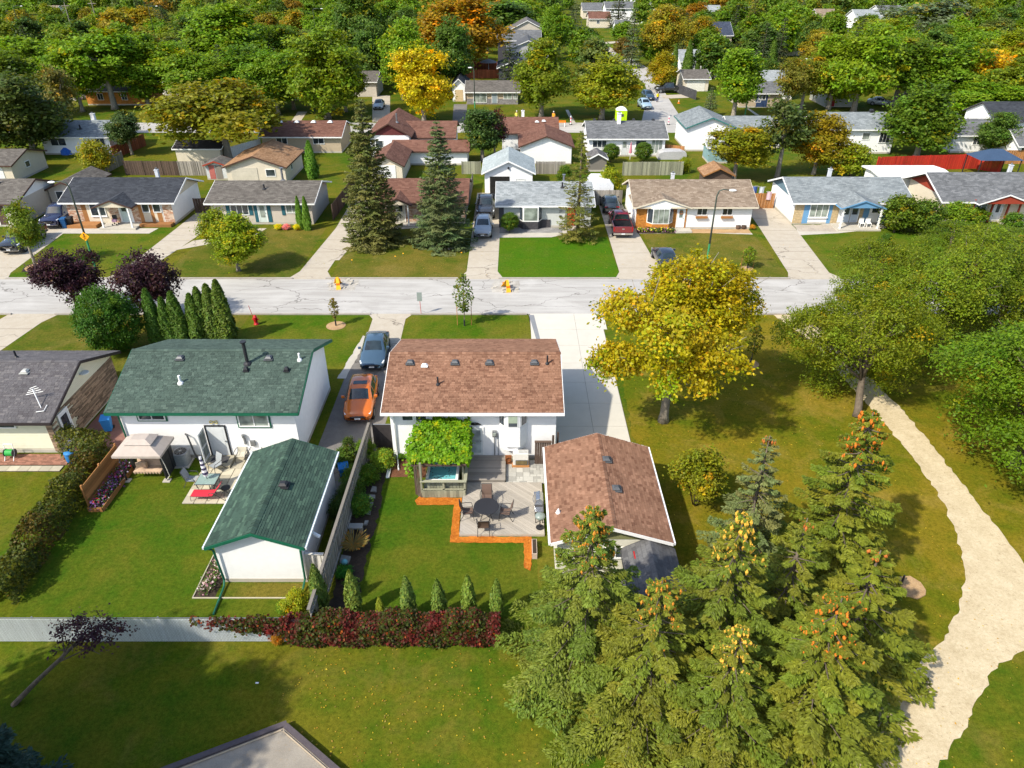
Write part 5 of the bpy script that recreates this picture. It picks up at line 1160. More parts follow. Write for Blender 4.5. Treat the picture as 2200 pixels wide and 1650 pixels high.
for k in range(9):
    za, zb = .95 + k * .14, .95 + (k + 1) * .14; ra, rb_ = (.17 - .012 * k) * (.75 if k == 0 else 1), .17 - .012 * (k + 1)
    m = MB()
    ox = lambda z: x0 - .08 * (z - .05) / 2.2
    m.tube([(ox(za), y0 + .02, za), (ox(zb), y0 + .02, zb)], [ra, rb_], 9); m.build('canopy_band', M('navy_cloth', (.05, .045, .10), .95) if k % 2 else M('white_cloth', (.7, .7, .72), .95), um)
GREYS = M('grey_sling', (.28, .30, .31), .9, .06, 20)
x, y = G(417, 1042); sling_chair('patio_chair', 'grey sling patio chair left of the glass table', (x, y), -math.pi / 2, GREYS, CHAR, z=.05)
x, y = G(475, 1010); sling_chair('patio_chair', 'grey sling patio chair beyond the glass table by the doorstep', (x - .2, y - .1), math.pi - .6, GREYS, CHAR, z=.05)
PALES = M('pale_sling', (.5, .47, .38), .9, .06, 20)
x, y = G(522, 990); sling_chair('patio_chair', 'pale cushioned patio chair against the green-roofed house wall', (x, y), math.pi, PALES, CHAR, z=.05); sling_chair('patio_chair', 'pale cushioned patio chair at the green garage corner', (x + .8, y + .1), math.pi, PALES, CHAR, z=.05)
rl_ = thing('sun_lounger', 'red sun lounger with raised back on the slab patio', 'lounger', (-16.2, 29.2, .05)); REDS = M('red_sling', (.55, .025, .045), .85, .05, 20)
lx, ly = -16.95, 29.15
MB().grid(lambda u, v: (lx + 1.15 * u, ly - .28 + .56 * v, .37 - .02 * math.sin(u * 3.1)), 8, 3).build('seat', REDS, rl_, smooth=True); MB().grid(lambda u, v: (lx + 1.15 + .48 * u, ly - .28 + .56 * v, .37 + .62 * u), 8, 3).build('backrest', REDS, rl_, smooth=True)
for s in (-.29, .29):
    MB().tube([(lx - .01, ly + s, .0 + .05), (lx, ly + s, .35), (lx + 1.15, ly + s, .35), (lx + 1.63, ly + s, .98)], .016, 6).build('side_frame', BLACK, rl_)
    MB().tube([(lx + .8, ly + s, .35), (lx + .9, ly + s, .05)], .016, 6).build('leg', BLACK, rl_); MB().tube([(lx + 1.2, ly + s, .6), (lx + 1.85, ly + s, .05)], .016, 6).build('leg', BLACK, rl_); MB().tube([(lx + 1.0, ly + s, .35), (lx + 1.05, ly + s * 1.1, .6), (lx + 1.4, ly + s * 1.1, .6)], .016, 6).build('armrest', BLACK, rl_)
st_ = thing('side_table', 'small round black side table behind the red lounger', 'table', (-15.25, 29.45, .05)); MB().disc(-15.25, 29.45, .5, .24, n=20).build('tabletop', BLACK, st_)
for k in range(3): a = k * 2.1; MB().tube([(-15.25 + .1 * math.cos(a), 29.45 + .1 * math.sin(a), .47), (-15.25 + .22 * math.cos(a), 29.45 + .22 * math.sin(a), .05)], .015, 5).build('leg', BLACK, st_)
# wheeled carts and bins
def cart(label, x, y, rz, col, h=1.0, name='waste_cart', z=0):
    r = lthing(name, label, 'waste bin', (x, y, z), None, rz); m = MB().hexa([(-.2, -.24, .08), (.2, -.24, .08), (.2, .2, .08), (-.2, .2, .08), (-.27, -.33, h * .93), (.27, -.33, h * .93), (.27, .3, h * .93), (-.27, .3, h * .93)]); m.build('body', PAINT, r, color=col, bevel=.02)
    MB().hexa([(-.29, -.35, h * .932), (.29, -.35, h * .932), (.29, .33, h * .932), (-.29, .33, h * .932), (-.26, -.32, h), (.26, -.32, h), (.26, .3, h + .02), (-.26, .3, h + .02)]).build('lid', PAINT, r, color=tuple(c * 1.15 for c in col)); MB().tube([(-.22, .36, h * .9), (.22, .36, h * .9)], .018, 6).build('handle', CHAR, r)
    for s in (-.24, .24): MB().tube([(s - .03, .26, .1), (s + .03, .26, .1)], .1, 12).build('wheel', RUBBER, r)
    return r
BLUEB = (.012, .13, .36)
x, y = G(740, 1030); cart('blue recycling cart between the green garage and the board fence', x + .05, y, .3, BLUEB)
x, y = G(235, 925); cart('blue recycling cart on the brick patio by the stone wall', x, y, .3, (.03, .2, .5))
br = thing('rain_barrel', 'blue barrel with domed lid beside the hedge corner', 'barrel', (*G(157, 992), 0)); x, y = G(157, 992); MB().lathe(x, y, [(.24, 0), (.29, .15), (.3, .5), (.28, .62)], 18).build('body', PAINT, br, color=BLUEB, smooth=True); MB().lathe(x, y, [(.31, .62), (.3, .7), (.12, .76), (.02, .77)], 18).build('lid', PAINT, br, color=(.02, .17, .42), smooth=True)
BRK = M('paving_brick', (.28, .135, .09), .9, .12, 8, rand=.6)
bp = thing('brick_patio', 'red brick walk along the cream sided house', 'patio', (-28, 32.4, 0)); MB().box(-33, -25.3, 31.95, 33.0, 0, .012).build('sand_bed', SOIL, bp); me = MB().box(0, .21, 0, .1, 0, .05).mesh('brick', BRK)
for j in range(9):
    for i in range(31): piece('brick', me, bp, (-31.9 + i * .22 - (j % 2) * .11, 32.0 + j * .11, 0))
MB().box(-32.0, -25.3, 31.4, 31.9, 0, .03).build('slab_bed', SOIL, bp); me = MB().box(0, .58, 0, .46, 0, .05).mesh('slab', SLAB)
for i in range(11): piece('slab', me, bp, (-31.9 + i * .6, 31.42, 0))
rect('paving', -25.95, -22.2, 33.3, 40.5, .01, M('brick_red_paving', (.22, .11, .085), .9, .15, 14))
hrl = thing('hose_reel', 'green hose on a white reel cart beside the cream siding', 'hose reel', (*G(27, 985), 0)); x, y = G(27, 985); MB().tube([(x - .2, y, .42), (x + .2, y, .42)], .2, 16).build('hose', M('green_hose', (.02, .3, .05), .5, .2, 40), hrl)
for s in (-.25, .25): MB().tube([(x + s, y - .3, .03), (x + s, y, .45), (x + s, y + .1, .95)], .025, 6).build('frame', TRIM, hrl); MB().tube([(x + s * 1.05, y, .42), (x + s * .95, y, .42)], .23, 16).build('drum_flange', CHAR, hrl)
MB().tube([(x - .25, y + .1, .95), (x + .25, y + .1, .95)], .02, 6).build('handle', TRIM, hrl)
tag(MB().box(-10.22, -10.1, 17.95, 18.0, .0, .03).build('litter', TRIM), 'small white scrap of litter on the dark park lawn', 'litter')
# ---------------------------------------------------------------- big trees near the camera
nr = np.random.RandomState(500)
c, n, s, t, lw = gen_crown((5.7, 5.3, 3.9), 7.1, 26, 700, 60, .34, .105, spread=.86, lobe_r=.27, low=-.5, yel=.0, fill=.06, droop=.25)
sel = nr.rand(len(t)) < .5
g_mask = (np.sin(c[:, 0] * 1.1 + 2) * np.cos(c[:, 1] * .9) + nr.normal(size=len(c)) * .45 - (c[:, 2] - 6) * .22) > .75
t[g_mask] *= (.6, .98, 1.0); o_mask = nr.rand(len(t)) < .05; t[o_mask] *= (1.25, .85, .8)
add_proto('maple', leaf_mesh('crown_maple', c, n, s, t, .7), trunk_mesh('trunk_maple', 8.2, .27, lw[:16], (.3, .3), BARK_PALE, .42, 3))
plant('maple', 'maple_tree', 'large golden yellow maple tree beside the wide concrete drive', 'tree', (*G(1425, 905), 0), (.97, .97, .96), (.275, .24, .004), rz=.4)
def make_elm(key, seed, R3=(5.2, 5.2, 4.3), zc=5.2, clumps=640, per=60, leaf=.085):
    global nr
    nr = np.random.RandomState(seed)
    c, n, s, t, lw = gen_crown(R3, zc, 20, clumps, per, .33, leaf, spread=.8, lobe_r=.33, low=-.9, yel=.012, fill=.08, droop=.55)
    add_proto(key, leaf_mesh('crown_' + key, c, n, s, t, .5), trunk_mesh('trunk_' + key, 7.2, .24, lw[:14], (.5, -.3), BARK, .4, seed))
make_elm('elm0', 510); make_elm('elm1', 511, (5.4, 4.8, 4.4))
ELM = (.115, .16, .006)
for key, loc, sc, rz, lab, col in (('elm0', (21.6, 36.9, 0), (.98, 1.0, .95), .3, 'leaning elm tree beside the gravel footpath', (.135, .17, .007)),
        ('elm1', (30.2, 44.5, 0), (1.1, 1.05, .98), 1.2, 'tall green elm tree beyond the footpath near the street', ELM), ('elm0', (28.3, 31.9, 0), (1.2, 1.2, .95), 2.6, 'low hanging elm tree over the footpath junction lawn', (.088, .155, .005)),
        ('elm1', (37.5, 39.0, 0), (1.1, 1.1, .95), 4.0, 'dark green elm tree behind the low hanging one', (.08, .125, .004)), ('elm0', (36.5, 48.0, 0), (1.1, 1.1, .92), 5.0, 'broad elm tree close to the street kerb', (.105, .145, .006)), ('elm1', (44.5, 50.0, 0), (1.15, 1.1, .85), .2, 'elm tree at the edge of the park by the street', (.085, .125, .005)),
        ('elm1', (39.5, 61.0, 0), (.8, .8, .42), 2.2, 'spreading green tree on the lawn of the blue trimmed house', (.10, .15, .006)), ('elm0', (45.5, 62.0, 0), (.9, .8, .42), 3.2, 'spreading green tree before the red trimmed house', (.095, .15, .006)), ('elm1', (31.2, 28.4, 0), (1.0, 1.0, .9), .8, 'green elm at the right edge of the park lawn', (.075, .13, .004)), ('elm0', (26.5, 47.5, 0), (.8, .8, .85), 1.8, 'lighter elm between the footpath and the street', (.11, .15, .006)), ('elm0', (51, 55.5, 0), (1.0, 1.0, .75), 1.0, 'large elm overhanging the street at the park edge', ELM)):
    plant(key, 'elm_tree', lab, 'tree', loc, sc, col, rz=rz, lean=(-.42, .02) if 'leaning' in lab else None)
make_spruce('near_a', 520, 8.6, 3.6, 25, 9, 400, .08, .32, .06, .25, 420, .30, .88, True, .42, 1.0, .17, (.6, 1.15))
make_spruce('near_b', 521, 9.0, 3.3, 26, 9, 400, .08, .32, .06, .25, 420, .27, .9, True, .42, 1.1, .17, (.6, 1.15))
make_spruce('near_c', 522, 9.6, 2.9, 29, 9, 420, .08, .28, .05, .3, 900, .30, .70, True, .42, 1.0, .17, (.55, 1.15))
make_spruce('near_d', 523, 7.6, 2.3, 22, 8, 260, .08, .22, .18, .4, 24, .07, .95, True, .42, 1.0, .18, (.55, 1.15))
NG = (.105, .132, .012)
for key, x, y, sc, lab, col in (('near_a', 2.85, 18.9, (1.02, 1.02, 1.0), 'broad spruce with orange cones at the end of the creeper hedge', (.095, .132, .014)),
        ('near_a', 4.95, 16.6, (1.0, 1.0, .86), 'spruce with orange cones in front of the garden shed', (.108, .132, .012)), ('near_b', 7.85, 18.2, (1.12, 1.12, .98), 'tall spruce hung with yellow cones in the park row', NG),
        ('near_d', 10.9, 24.5, (1.05, 1.05, 1.0), 'slim bluish spruce with bare trunk beside the park lawn', (.11, .135, .042)), ('near_c', 14.4, 23.6, (1.05, 1.05, .98), 'spruce crowned with bright orange cones near the footpath', (.112, .14, .011)),
        ('near_d', 10.9, 19.8, (1.15, 1.15, .95), 'thin spruce with a bare leader inside the spruce row', NG), ('near_c', 10.4, 15.6, (1.12, 1.12, .80), 'low wide spruce at the park end of the row', (.108, .132, .011)), ('near_d', 13.4, 18.9, (1.45, 1.45, .85), 'open branched spruce overhanging the footpath edge', (.118, .14, .011)),
        ('near_b', 7.4, 15.4, (.95, .95, .72), 'short dense spruce in the front of the row', NG)):
    o = plant(key, 'spruce_tree', lab, 'tree', (x, y, 0), sc, col)
# bushes of the park and plum trees
make_shrub('bush_mid', 530, (1.6, 1.6, 1.7), 1.75, 10, 230, 40, .2, .075, spread=.75, lobe_r=.36)
plant('bush_mid', 'shrub', 'loose yellow-green shrub between the brown garage and the park lawn', 'shrub', (*G(1492, 1085), 0), 1.0, (.155, .165, .007), cname='foliage', tname='stem')
def make_plum(key, seed, R3=(2.2, 2.2, 2.3), zc=3.2, clumps=260, per=50, cr=.24, leaf=.085, lobes=14):
    global nr
    nr = np.random.RandomState(seed); c, n, s, t, lw = gen_crown(R3, zc, lobes, clumps, per, cr, leaf, spread=.72, lobe_r=.36, low=-.75, yel=0, fill=.15)
    gm = nr.rand(len(t)) < .04; t[gm] *= (2.5, 4, 1.0)
    add_proto(key, leaf_mesh('crown_' + key, c, n, s, t, .6), trunk_mesh('trunk_' + key, 4.2, .12, lw[:9], mat=BARK, fork=.35, seed=seed))
make_plum('plum0', 540); make_plum('plum1', 541, lobes=17)
plant('plum0', 'plum_tree', 'round purple-leaved plum tree at the kerb by the left drive', 'tree', (*G(172, 678), 0), (1.12, 1.1, 1.05), (.036, .013, .020))
plant('plum1', 'plum_tree', 'spreading purple-leaved plum tree behind the rounded green bush', 'tree', (*G(330, 690), 0), (1.25, 1.1, 1.15), (.036, .014, .019))
nr = np.random.RandomState(545); make_plum('plum_thin', 545, (1.5, 1.5, .8), 0.0, 70, 22, .17, .06, 8)
pt_ = lthing('plum_tree', 'thin leaning purple-leaved tree in front of the white slatted fence', 'tree', (-19.3, 17.0, 0))
o = bpy.data.objects.new('crown', PROTO['plum_thin'][0]); C.objects.link(o); o.parent = pt_; o.location = (2.75, 1.45, 2.3); o.color = (.04, .016, .026, 1)
m = MB().tube([(0, 0, 0), (.9, .45, .8), (1.9, .95, 1.6), (2.6, 1.4, 2.2)], [.11, .09, .07, .04], 8)
for k in range(9): a = k * .7; m.tube([(1.6 + .1 * k, .8 + .06 * k, 1.4 + .08 * k), (2.75 + 1.1 * math.cos(a), 1.45 + 1.1 * math.sin(a), 2.2 + .5 * math.sin(k * 2))], [.035, .01], 5)
m.build('trunk', BARK, pt_)
plant('spruce1', 'spruce_tree', 'dark bluish spruce in the shaded corner of the park lawn', 'tree', (-17.3, 12.7, 0), (.75, .75, .5), (.022, .05, .035))
# unseen trees added out of frame to cast shade over the near lawn
plant('broad0', 'unseen_shade_tree', 'unseen leafy tree added to shade the lawn beside the timber border', 'tree', (-17.6, 10.6, 0), (.95, .95, 1.12), (.05, .09, .008), group='shade trees by the play area'); plant('broad2', 'unseen_shade_tree', 'unseen leafy tree added to shade the lawn beside the timber border', 'tree', (-22.0, 12.6, 0), (1.0, 1.0, 1.15), (.05, .09, .008), group='shade trees by the play area')
plant('broad3', 'unseen_shade_tree', 'unseen leafy tree added to shade the lawn beside the timber border', 'tree', (-12.5, 6.4, 0), (.8, .8, .95), (.05, .09, .008), group='shade trees by the play area')
# evergreen bush and cedars in front of the green-roofed house
x, y = G(248, 760); plant('bush_big', 'shrub', 'large rounded evergreen bush beside the green-roofed house', 'shrub', (x, y, 0), (2.35, 2.3, 2.75), (.038, .098, .007), cname='foliage', tname='stem')
for k, (px, bp, tp, w) in enumerate(((345, 742, 622, 1.0), (372, 742, 640, .95), (395, 740, 628, 1.05), (432, 738, 632, 1.05), (448, 735, 618, 1.0), (470, 735, 612, 1.1), (492, 735, 603, 1.15))):
    x, y = G(px, bp); h = GY(px, tp, y)[1]; plant('cedar%d' % (k % 2), 'cedar_shrub', 'pointed columnar cedar in the tight row behind the green roof', 'shrub', (x, y, 0), (1.75 * w, 1.6 * w, h / 4.0), (.045 + .003 * k, .098, .009), group='row of columnar cedars behind the green-roofed house', cname='foliage', tname='stem')
# trees on the far lawns
for px, bp, tp, key, w, lab, col in ((805, 520, 205, 'spruce0', 3.15, 'tallest dense spruce on the olive lawn with a stone ring', (.095, .11, .026)), (952, 525, 255, 'spruce1', 3.1, 'blue-green spruce beside the drive with the silver car', (.082, .115, .04)), (1240, 515, 275, 'spruce_thin', 2.1, 'thin ragged spruce in front of the pale grey house', (.11, .12, .02))):
    x, y = G(px, bp); h = GY(px, tp, y)[1]; sx = w / (3.0 if key != 'spruce_thin' else 2.2); plant(key, 'spruce_tree', lab, 'tree', (x, y, 0), (sx, sx, h / 12), col)
def T(px, bp, tp, wpx, key, col, name='broadleaf_tree', lab='green broadleaf tree among the back gardens', group='trees among the back gardens', cat='tree', R0=4.0, H0=10.0, Y=None):
    x, y = G(px, bp) if Y is None else (GY(px, bp, Y)[0], Y)
    h = GY(px, tp, y)[1]; ppm = FOCAL / (y * math.cos(PITCH) + (CAM_H - h * .6) * math.sin(PITCH)); w = wpx / ppm / 2; x = (px - 1100) / ppm
    return plant(key, name, lab, cat, (x, y, 0), (w / R0, w / R0, max(h, .5) / H0), tuple(v * 1.22 for v in col), group=group, **({'cname': 'foliage', 'tname': 'stem'} if cat == 'shrub' else {}))
GN = (.098, .168, .006); GD = (.055, .10, .012); GY_ = (.15, .185, .006); GO = (.165, .145, .008); YL = (.34, .26, .005); OR = (.2, .125, .008); GB = (.07, .095, .04)
uniq = dict(group=None)
T(497, 582, 455, 128, 'broad1', (.125, .17, .005), 'maple_tree', 'round lime green maple on the lawn of the beige house', None, H0=9.8); T(462, 530, 446, 84, 'shrub1', (.115, .15, .005), 'shrub', 'rounded lime green bush behind the lawn maple', None, 'shrub', 1.0, 1.95)
T(46, 578, 425, 98, 'sparse0', (.085, .125, .008), 'young_tree', 'young green street tree in a round pale gravel ring', None)
T(470, 345, 158, 300, 'spread0', (.125, .128, .005), 'broadleaf_tree', 'huge olive-gold spreading tree behind the board fences', None, R0=4.6)
T(1165, 252, 80, 155, 'broad2', (.095, .13, .005), 'broadleaf_tree', 'tall green tree on the lawn of the beige bungalow', None); T(1298, 258, 112, 180, 'broad3', (.135, .155, .005), 'broadleaf_tree', 'wide lime green tree beside the street corner', None)
T(905, 262, 97, 150, 'broad4', (.33, .27, .005), 'broadleaf_tree', 'bright yellow tree beside the asphalt drive', None); T(2142, 238, 103, 165, 'broad1', (.34, .24, .005), 'broadleaf_tree', 'bright yellow tree behind the blue spruce', None)
T(1590, 253, 85, 125, 'tall0', (.09, .16, .005), 'broadleaf_tree', 'lush green tree in front of the navy door house', None, R0=3.2); T(1035, 345, 220, 105, 'tall0', (.04, .075, .014), 'broadleaf_tree', 'dark green tree between the brown roofs', None, R0=3.2)
T(1062, 340, 228, 60, 'sparse0', (.05, .02, .022), 'plum_tree', 'purple tree peeking out behind the dark green tree', None, R0=3.2)
T(200, 377, 298, 80, 'shrub1', (.16, .16, .006), 'shrub', 'big yellow-green bush in the back lawn of the pale roof house', None, 'shrub', 1.0, 1.95); T(268, 333, 232, 92, 'broad0', (.045, .075, .02), 'broadleaf_tree', 'dark grey-green tree at the end of the pale roof house', None)
T(666, 383, 303, 40, 'cedar0', (.065, .14, .01), 'cedar_shrub', 'single columnar cedar behind the tan garage', None, 'shrub', .6, 4.0)
T(641, 492, 422, 24, 'cedar0', (.065, .13, .01), 'cedar_shrub', 'left of two columnar cedars at the beige house corner', None, 'shrub', .6, 4.0); T(656, 494, 423, 27, 'cedar1', (.07, .135, .01), 'cedar_shrub', 'right of two columnar cedars at the beige house corner', None, 'shrub', .6, 4.0)
T(1588, 388, 262, 158, 'broad0', (.135, .14, .005), 'broadleaf_tree', 'rounded golden-green tree behind the orange brick house', None); T(1690, 382, 198, 125, 'sparse0', (.05, .075, .016), 'broadleaf_tree', 'tall dark thin tree behind the blue trimmed house', None, R0=3.2)
T(1765, 375, 240, 135, 'broad2', (.16, .13, .005), 'broadleaf_tree', 'bronze tinted tree behind the blue trimmed house', None); T(1835, 384, 305, 95, 'shrub1', (.125, .155, .005), 'shrub', 'yellow-green shrub tree by the red fence', None, 'shrub', 1.0, 1.95); T(1995, 338, 178, 190, 'broad3', (.06, .105, .006), 'broadleaf_tree', 'big dark green tree behind the red fence', None)
T(1310, 422, 357, 58, 'shrub1', (.16, .19, .005), 'shrub', 'yellow-green bush behind the thin ragged spruce', None, 'shrub', 1.0, 1.95); T(1215, 395, 352, 42, 'shrub0', (.07, .12, .008), 'shrub', 'green bush beside the white open garage', None, 'shrub', 1.0, 1.95)
for px, bp, r_, lab in ((1313, 349, 19, 'clipped round bush left of the pink parasol'), (1383, 349, 20, 'clipped round bush right of the pink parasol'), (1095, 500, 20, 'clipped round bush under the bay window of number 27')): T(px, bp, bp - 2 * r_ + 4, 2 * r_, 'ball', (.055, .10, .008), 'shrub', lab, None, 'shrub', 1.0, 1.9)
T(1470, 372, 335, 34, 'shrub0', (.14, .17, .006), 'shrub', 'yellow-green bush at the end of the grey back fence', None, 'shrub', 1.0, 1.95); T(1940, 362, 332, 40, 'shrub0', (.05, .09, .012), 'shrub', 'dark bush in front of the red fence', None, 'shrub', 1.0, 1.95)
for px, bp, tp, w, col, lab in ((1935, 500, 415, 100, (.07, .105, .006), 'tall rounded shrub hiding the blue trimmed house end'), (1990, 505, 425, 90, (.06, .10, .008), 'dark shrub between the blue and red trimmed houses'), (2055, 495, 430, 95, (.09, .15, .006), 'light green shrub before the red trimmed house'), (2100, 480, 445, 60, (.085, .14, .006), 'low shrub beside the white porch railing'), (1905, 530, 500, 36, (.05, .10, .008), 'small round shrub on the lawn of the blue trimmed house'), (2180, 500, 455, 60, (.06, .12, .008), 'shrub at the red trimmed house corner')): T(px, bp, tp, w, 'shrub0', col, 'shrub', lab, None, 'shrub', 1.0, 1.95)
# the tree canopy behind: green, dark, olive
M1 = 'green broadleaf tree in the canopy beyond the back street'; M2 = 'dark green tree in the canopy beyond the back street'; M3 = 'olive or golden tree in the canopy beyond the back street'
LM = iter("over the orange brick house|left of the board fences' olive tree|behind the dark spruces|behind the olive-gold tree|beside the concrete drive near the tan bungalow|at the kerb behind the brown-roofed tan bungalow|behind the bright yellow tree|beside the far asphalt side street|over the grey house with a red door|shading the silver car|behind the charcoal-roofed right house|above the white gabled left house|behind the white walled house|overhanging the pale blue-grey roof|crowding the yellow tree from behind|above the brown-roofed canopy house|above the modern dark houses|behind the narrow columnar cedars|before the charcoal-roofed right house|towering orange-bronze over the red-brown deck|golden at the cedar pair|yellowing beside the cream garage|thin and olive by the navy door house|thin beside the pale blue-grey roof|behind the columnar cedars and brown roof|behind the utility poles|beside the dark far spruces|rusty beside the curved lamp|brownish at the side street corner|left of the grey red-door house|between the yellow tree and the pale spruce|right of the bright yellow right-hand tree|olive behind the lush green tree|left of the orange brick house|between the poles and the brick house|right of the orange brick house|right of the olive-gold tree|left of the central white walled house|over the wooden gable behind the yellow tree|before the grey left-canopy house|behind the cream block house|in front of the far orange tree|above the navy-roofed block|behind the light green right crown|behind the pale blue spruce|beyond the yellow right-hand tree|beside the navy-roofed block".split('|'))
def TB(px, bp, tp, w, key, col, lab): T(px, bp, tp, w, key, col, 'broadleaf_tree', '%s tree %s' % (lab.split(' tree')[0].replace('olive or golden', 'large').replace(' broadleaf', ''), next(LM, 'beyond the back street')), 'canopy trees beyond the back street')
for a in ((218, 235, 50, 200, 'broad0', GN, M1), (360, 225, 85, 165, 'broad1', GN, M1), (480, 165, 8, 205, 'broad2', GN, M1), (515, 232, 95, 190, 'broad3', (.065, .125, .005), M1), (690, 255, 55, 190, 'broad4', (.095, .14, .005), M1), (735, 240, 120, 110, 'broad0', (.12, .14, .005), M1), (860, 215, 30, 135, 'broad1', GN, M1), (1190, 130, 10, 80, 'broad2', (.08, .145, .005), M1), (1860, 240, 47, 190, 'broad3', (.105, .165, .005), M1), (1945, 230, 68, 190, 'broad0', (.06, .105, .005), M1), (2120, 262, 175, 170, 'broad4', GN, M1), (60, 205, 78, 170, 'broad2', GN, M1), (620, 235, 100, 120, 'broad1', GN, M1),
          (40, 338, 150, 215, 'broad4', (.05, .07, .012), M2), (962, 200, 32, 130, 'broad3', GD, M2), (770, 150, -25, 130, 'broad2', GD, M2), (1080, 95, -5, 160, 'far0', GD, M2), (1650, 175, 120, 60, 'tall0', GD, M2), (2150, 335, 240, 110, 'broad2', GD, M2),
          (985, 165, -8, 210, 'broad2', (.20, .125, .005), M3), (1428, 140, 5, 118, 'broad1', GO, M3), (1425, 195, 108, 75, 'broad3', (.2, .17, .005), M3), (1700, 247, 118, 110, 'sparse0', (.105, .105, .012), M3), (130, 300, 130, 110, 'sparse0', (.1, .1, .02), M3), (1760, 150, 62, 95, 'broad4', GO, M3), (250, 130, 15, 110, 'far1', GO, M3), (305, 110, 5, 90, 'far2', GO, M3), (55, 100, 45, 70, 'far0', OR, M3), (1340, 135, 78, 50, 'far1', (.11, .08, .015), M3),
          (1800, 236, 75, 150, 'broad2', (.11, .17, .006), M1), (2052, 240, 90, 175, 'broad4', (.085, .145, .006), M1), (2195, 258, 120, 170, 'broad1', (.09, .13, .006), M3), (1735, 236, 112, 105, 'broad0', (.12, .13, .01), M3), (20, 255, 105, 190, 'broad3', (.08, .12, .008), M1), (150, 240, 80, 130, 'broad1', GN, M1), (425, 238, 100, 165, 'broad0', (.09, .15, .006), M1), (585, 246, 105, 140, 'broad4', (.085, .15, .006), M1), (800, 190, 45, 120, 'broad3', GD, M2), (300, 228, 90, 140, 'broad2', (.085, .15, .006), M1), (1500, 130, 30, 90, 'broad1', GO, M3), (1120, 75, -10, 120, 'far2', GN, M1), (1690, 120, 20, 110, 'far1', GN, M1), (1900, 120, 40, 160, 'broad2', GY_, M1), (2100, 140, 55, 170, 'broad0', GN, M1), (2180, 160, 60, 140, 'broad3', GY_, M1), (1560, 110, 45, 70, 'far0', GD, M2)): TB(*a)
for px, bp, tp, w, col, lab in ((1362, 145, 12, 52, GB, 'blue-grey spruce at the side street corner'), (1618, 118, -5, 70, (.06, .065, .012), 'brownish green spruce behind the cream block house'), (1528, 250, 185, 42, GB, 'small blue spruce before the green tree'), (2040, 200, 118, 55, (.07, .10, .06), 'pale blue spruce beside the yellow tree'), (160, 70, 12, 44, GB, 'grey-blue spruce far behind the left gardens'), (350, 90, 8, 56, (.03, .045, .015), 'dark spruce far behind the big green tree'), (318, 95, 0, 44, (.03, .04, .014), 'narrow dark spruce far behind the left gardens'), (1238, 60, -15, 30, GB, 'tall blue spruce at the far street'), (1330, 60, -20, 60, (.045, .06, .02), 'dark spruce far up the side street')): T(px, bp, tp, w, 'spruce_far', col, 'spruce_tree', lab, None, R0=3.0, H0=12.0)
for px, bp, tp, w in ((1450, 182, 95, 26), (1480, 170, 87, 34), (1500, 160, 120, 16), (1628, 125, 75, 20), (1660, 160, 85, 38)): T(px, bp, tp, w, 'cedar1', (.05, .09, .008), 'cedar_shrub', 'columnar cedar standing among the houses beyond the back street', 'cedars beyond the back street', 'shrub', .6, 4.0)
T(2000, 105, -8, 180, 'sparse0', (.09, .125, .06), 'willow_tree', 'silvery grey-green willow above the far gardens', None, R0=3.2)
T(1245, 120, 98, 30, 'shrub0', (.06, .1, .03), 'shrub', 'grey-green bush beside the side street', None, 'shrub', 1.0, 1.95)
# young street trees with stakes
def young(px, bp, tp, w, col, lab, stakes=True, n=420, ring=None):
    x, y = G(px, bp); h = GY(px, tp, y)[1]; r = lthing('young_tree', lab, 'tree', (x, y, 0)); q = np.random.RandomState(px)
    z = q.uniform(.28, 1, n); rr = w * .5 * np.sin(np.clip((z - .2) / .85, 0, 1) * 3.1) * np.sqrt(q.rand(n)); a = q.uniform(0, 6.28, n); p = np.stack([rr * np.cos(a), rr * np.sin(a), z * h], 1)
    o = bpy.data.objects.new('crown', leaf_mesh('crown', p, np.array([0, -.2, 1]) + q.normal(size=(n, 3)) * .6, q.uniform(.07, .15, n), clump_tints(n, .2, .12))); C.objects.link(o); o.parent = r; o.color = (*col, 1)
    m = MB().tube([(0, 0, 0), (.03, 0, h * .5), (0, 0, h * .95)], [.035, .028, .01], 6)
    for k in range(7): m.tube([(0, 0, h * (.3 + .08 * k)), (w * .4 * math.cos(k * 2.4), w * .4 * math.sin(k * 2.4), h * (.42 + .08 * k))], [.014, .005], 4)
    m.build('trunk', BARK, r); MB().cyl(0, 0, 0, .5, .06, 8).build('trunk_guard', BLACK, r)
    if stakes:
        for s in (-.55, .55): MB().tube([(s, .1, 0), (s, .1, 1.6)], .025, 6).build('stake', CEDAR, r); MB().bar((s, .1, 1.3), (0, 0, 1.3), .02).build('tie', BLACK, r)
    if ring: MB().disc(0, 0, .03, ring, n=18, t=.03).build('mulch_ring', CHIPS, r)
    return r
young(998, 700, 590, 1.7, (.085, .125, .015), 'staked young tree on the lawn beyond the brown roof', n=520); young(722, 700, 640, .8, (.12, .105, .02), 'tiny sapling in a wood chip ring near the hydrant lawn', False, 130, .75); young(1605, 577, 530, 1.3, (.11, .16, .008), 'staked young tree in front of the orange brick house', True, 420, .55); young(1612, 782, 700, 1.3, (.13, .14, .008), 'young tree in the park beside the golden maple', False, 260, .6)
x, y = G(1947, 1262); w_ = thing('tree_ring', 'ragged wood chip ring with a sapling stump at the footpath', 'mulch ring', (x, y, 0)); MB().prism([(x + .85 * math.cos(a) * rnd.uniform(.8, 1.1), y + .7 * math.sin(a) * rnd.uniform(.8, 1.1)) for a in np.linspace(0, 6.28, 19)[:-1]], 'z', 0, .06).build('chips', CHIPS, w_); MB().cyl(x - .1, y + .25, 0, .5, .045, 8).build('sapling_guard', BLACK, w_)
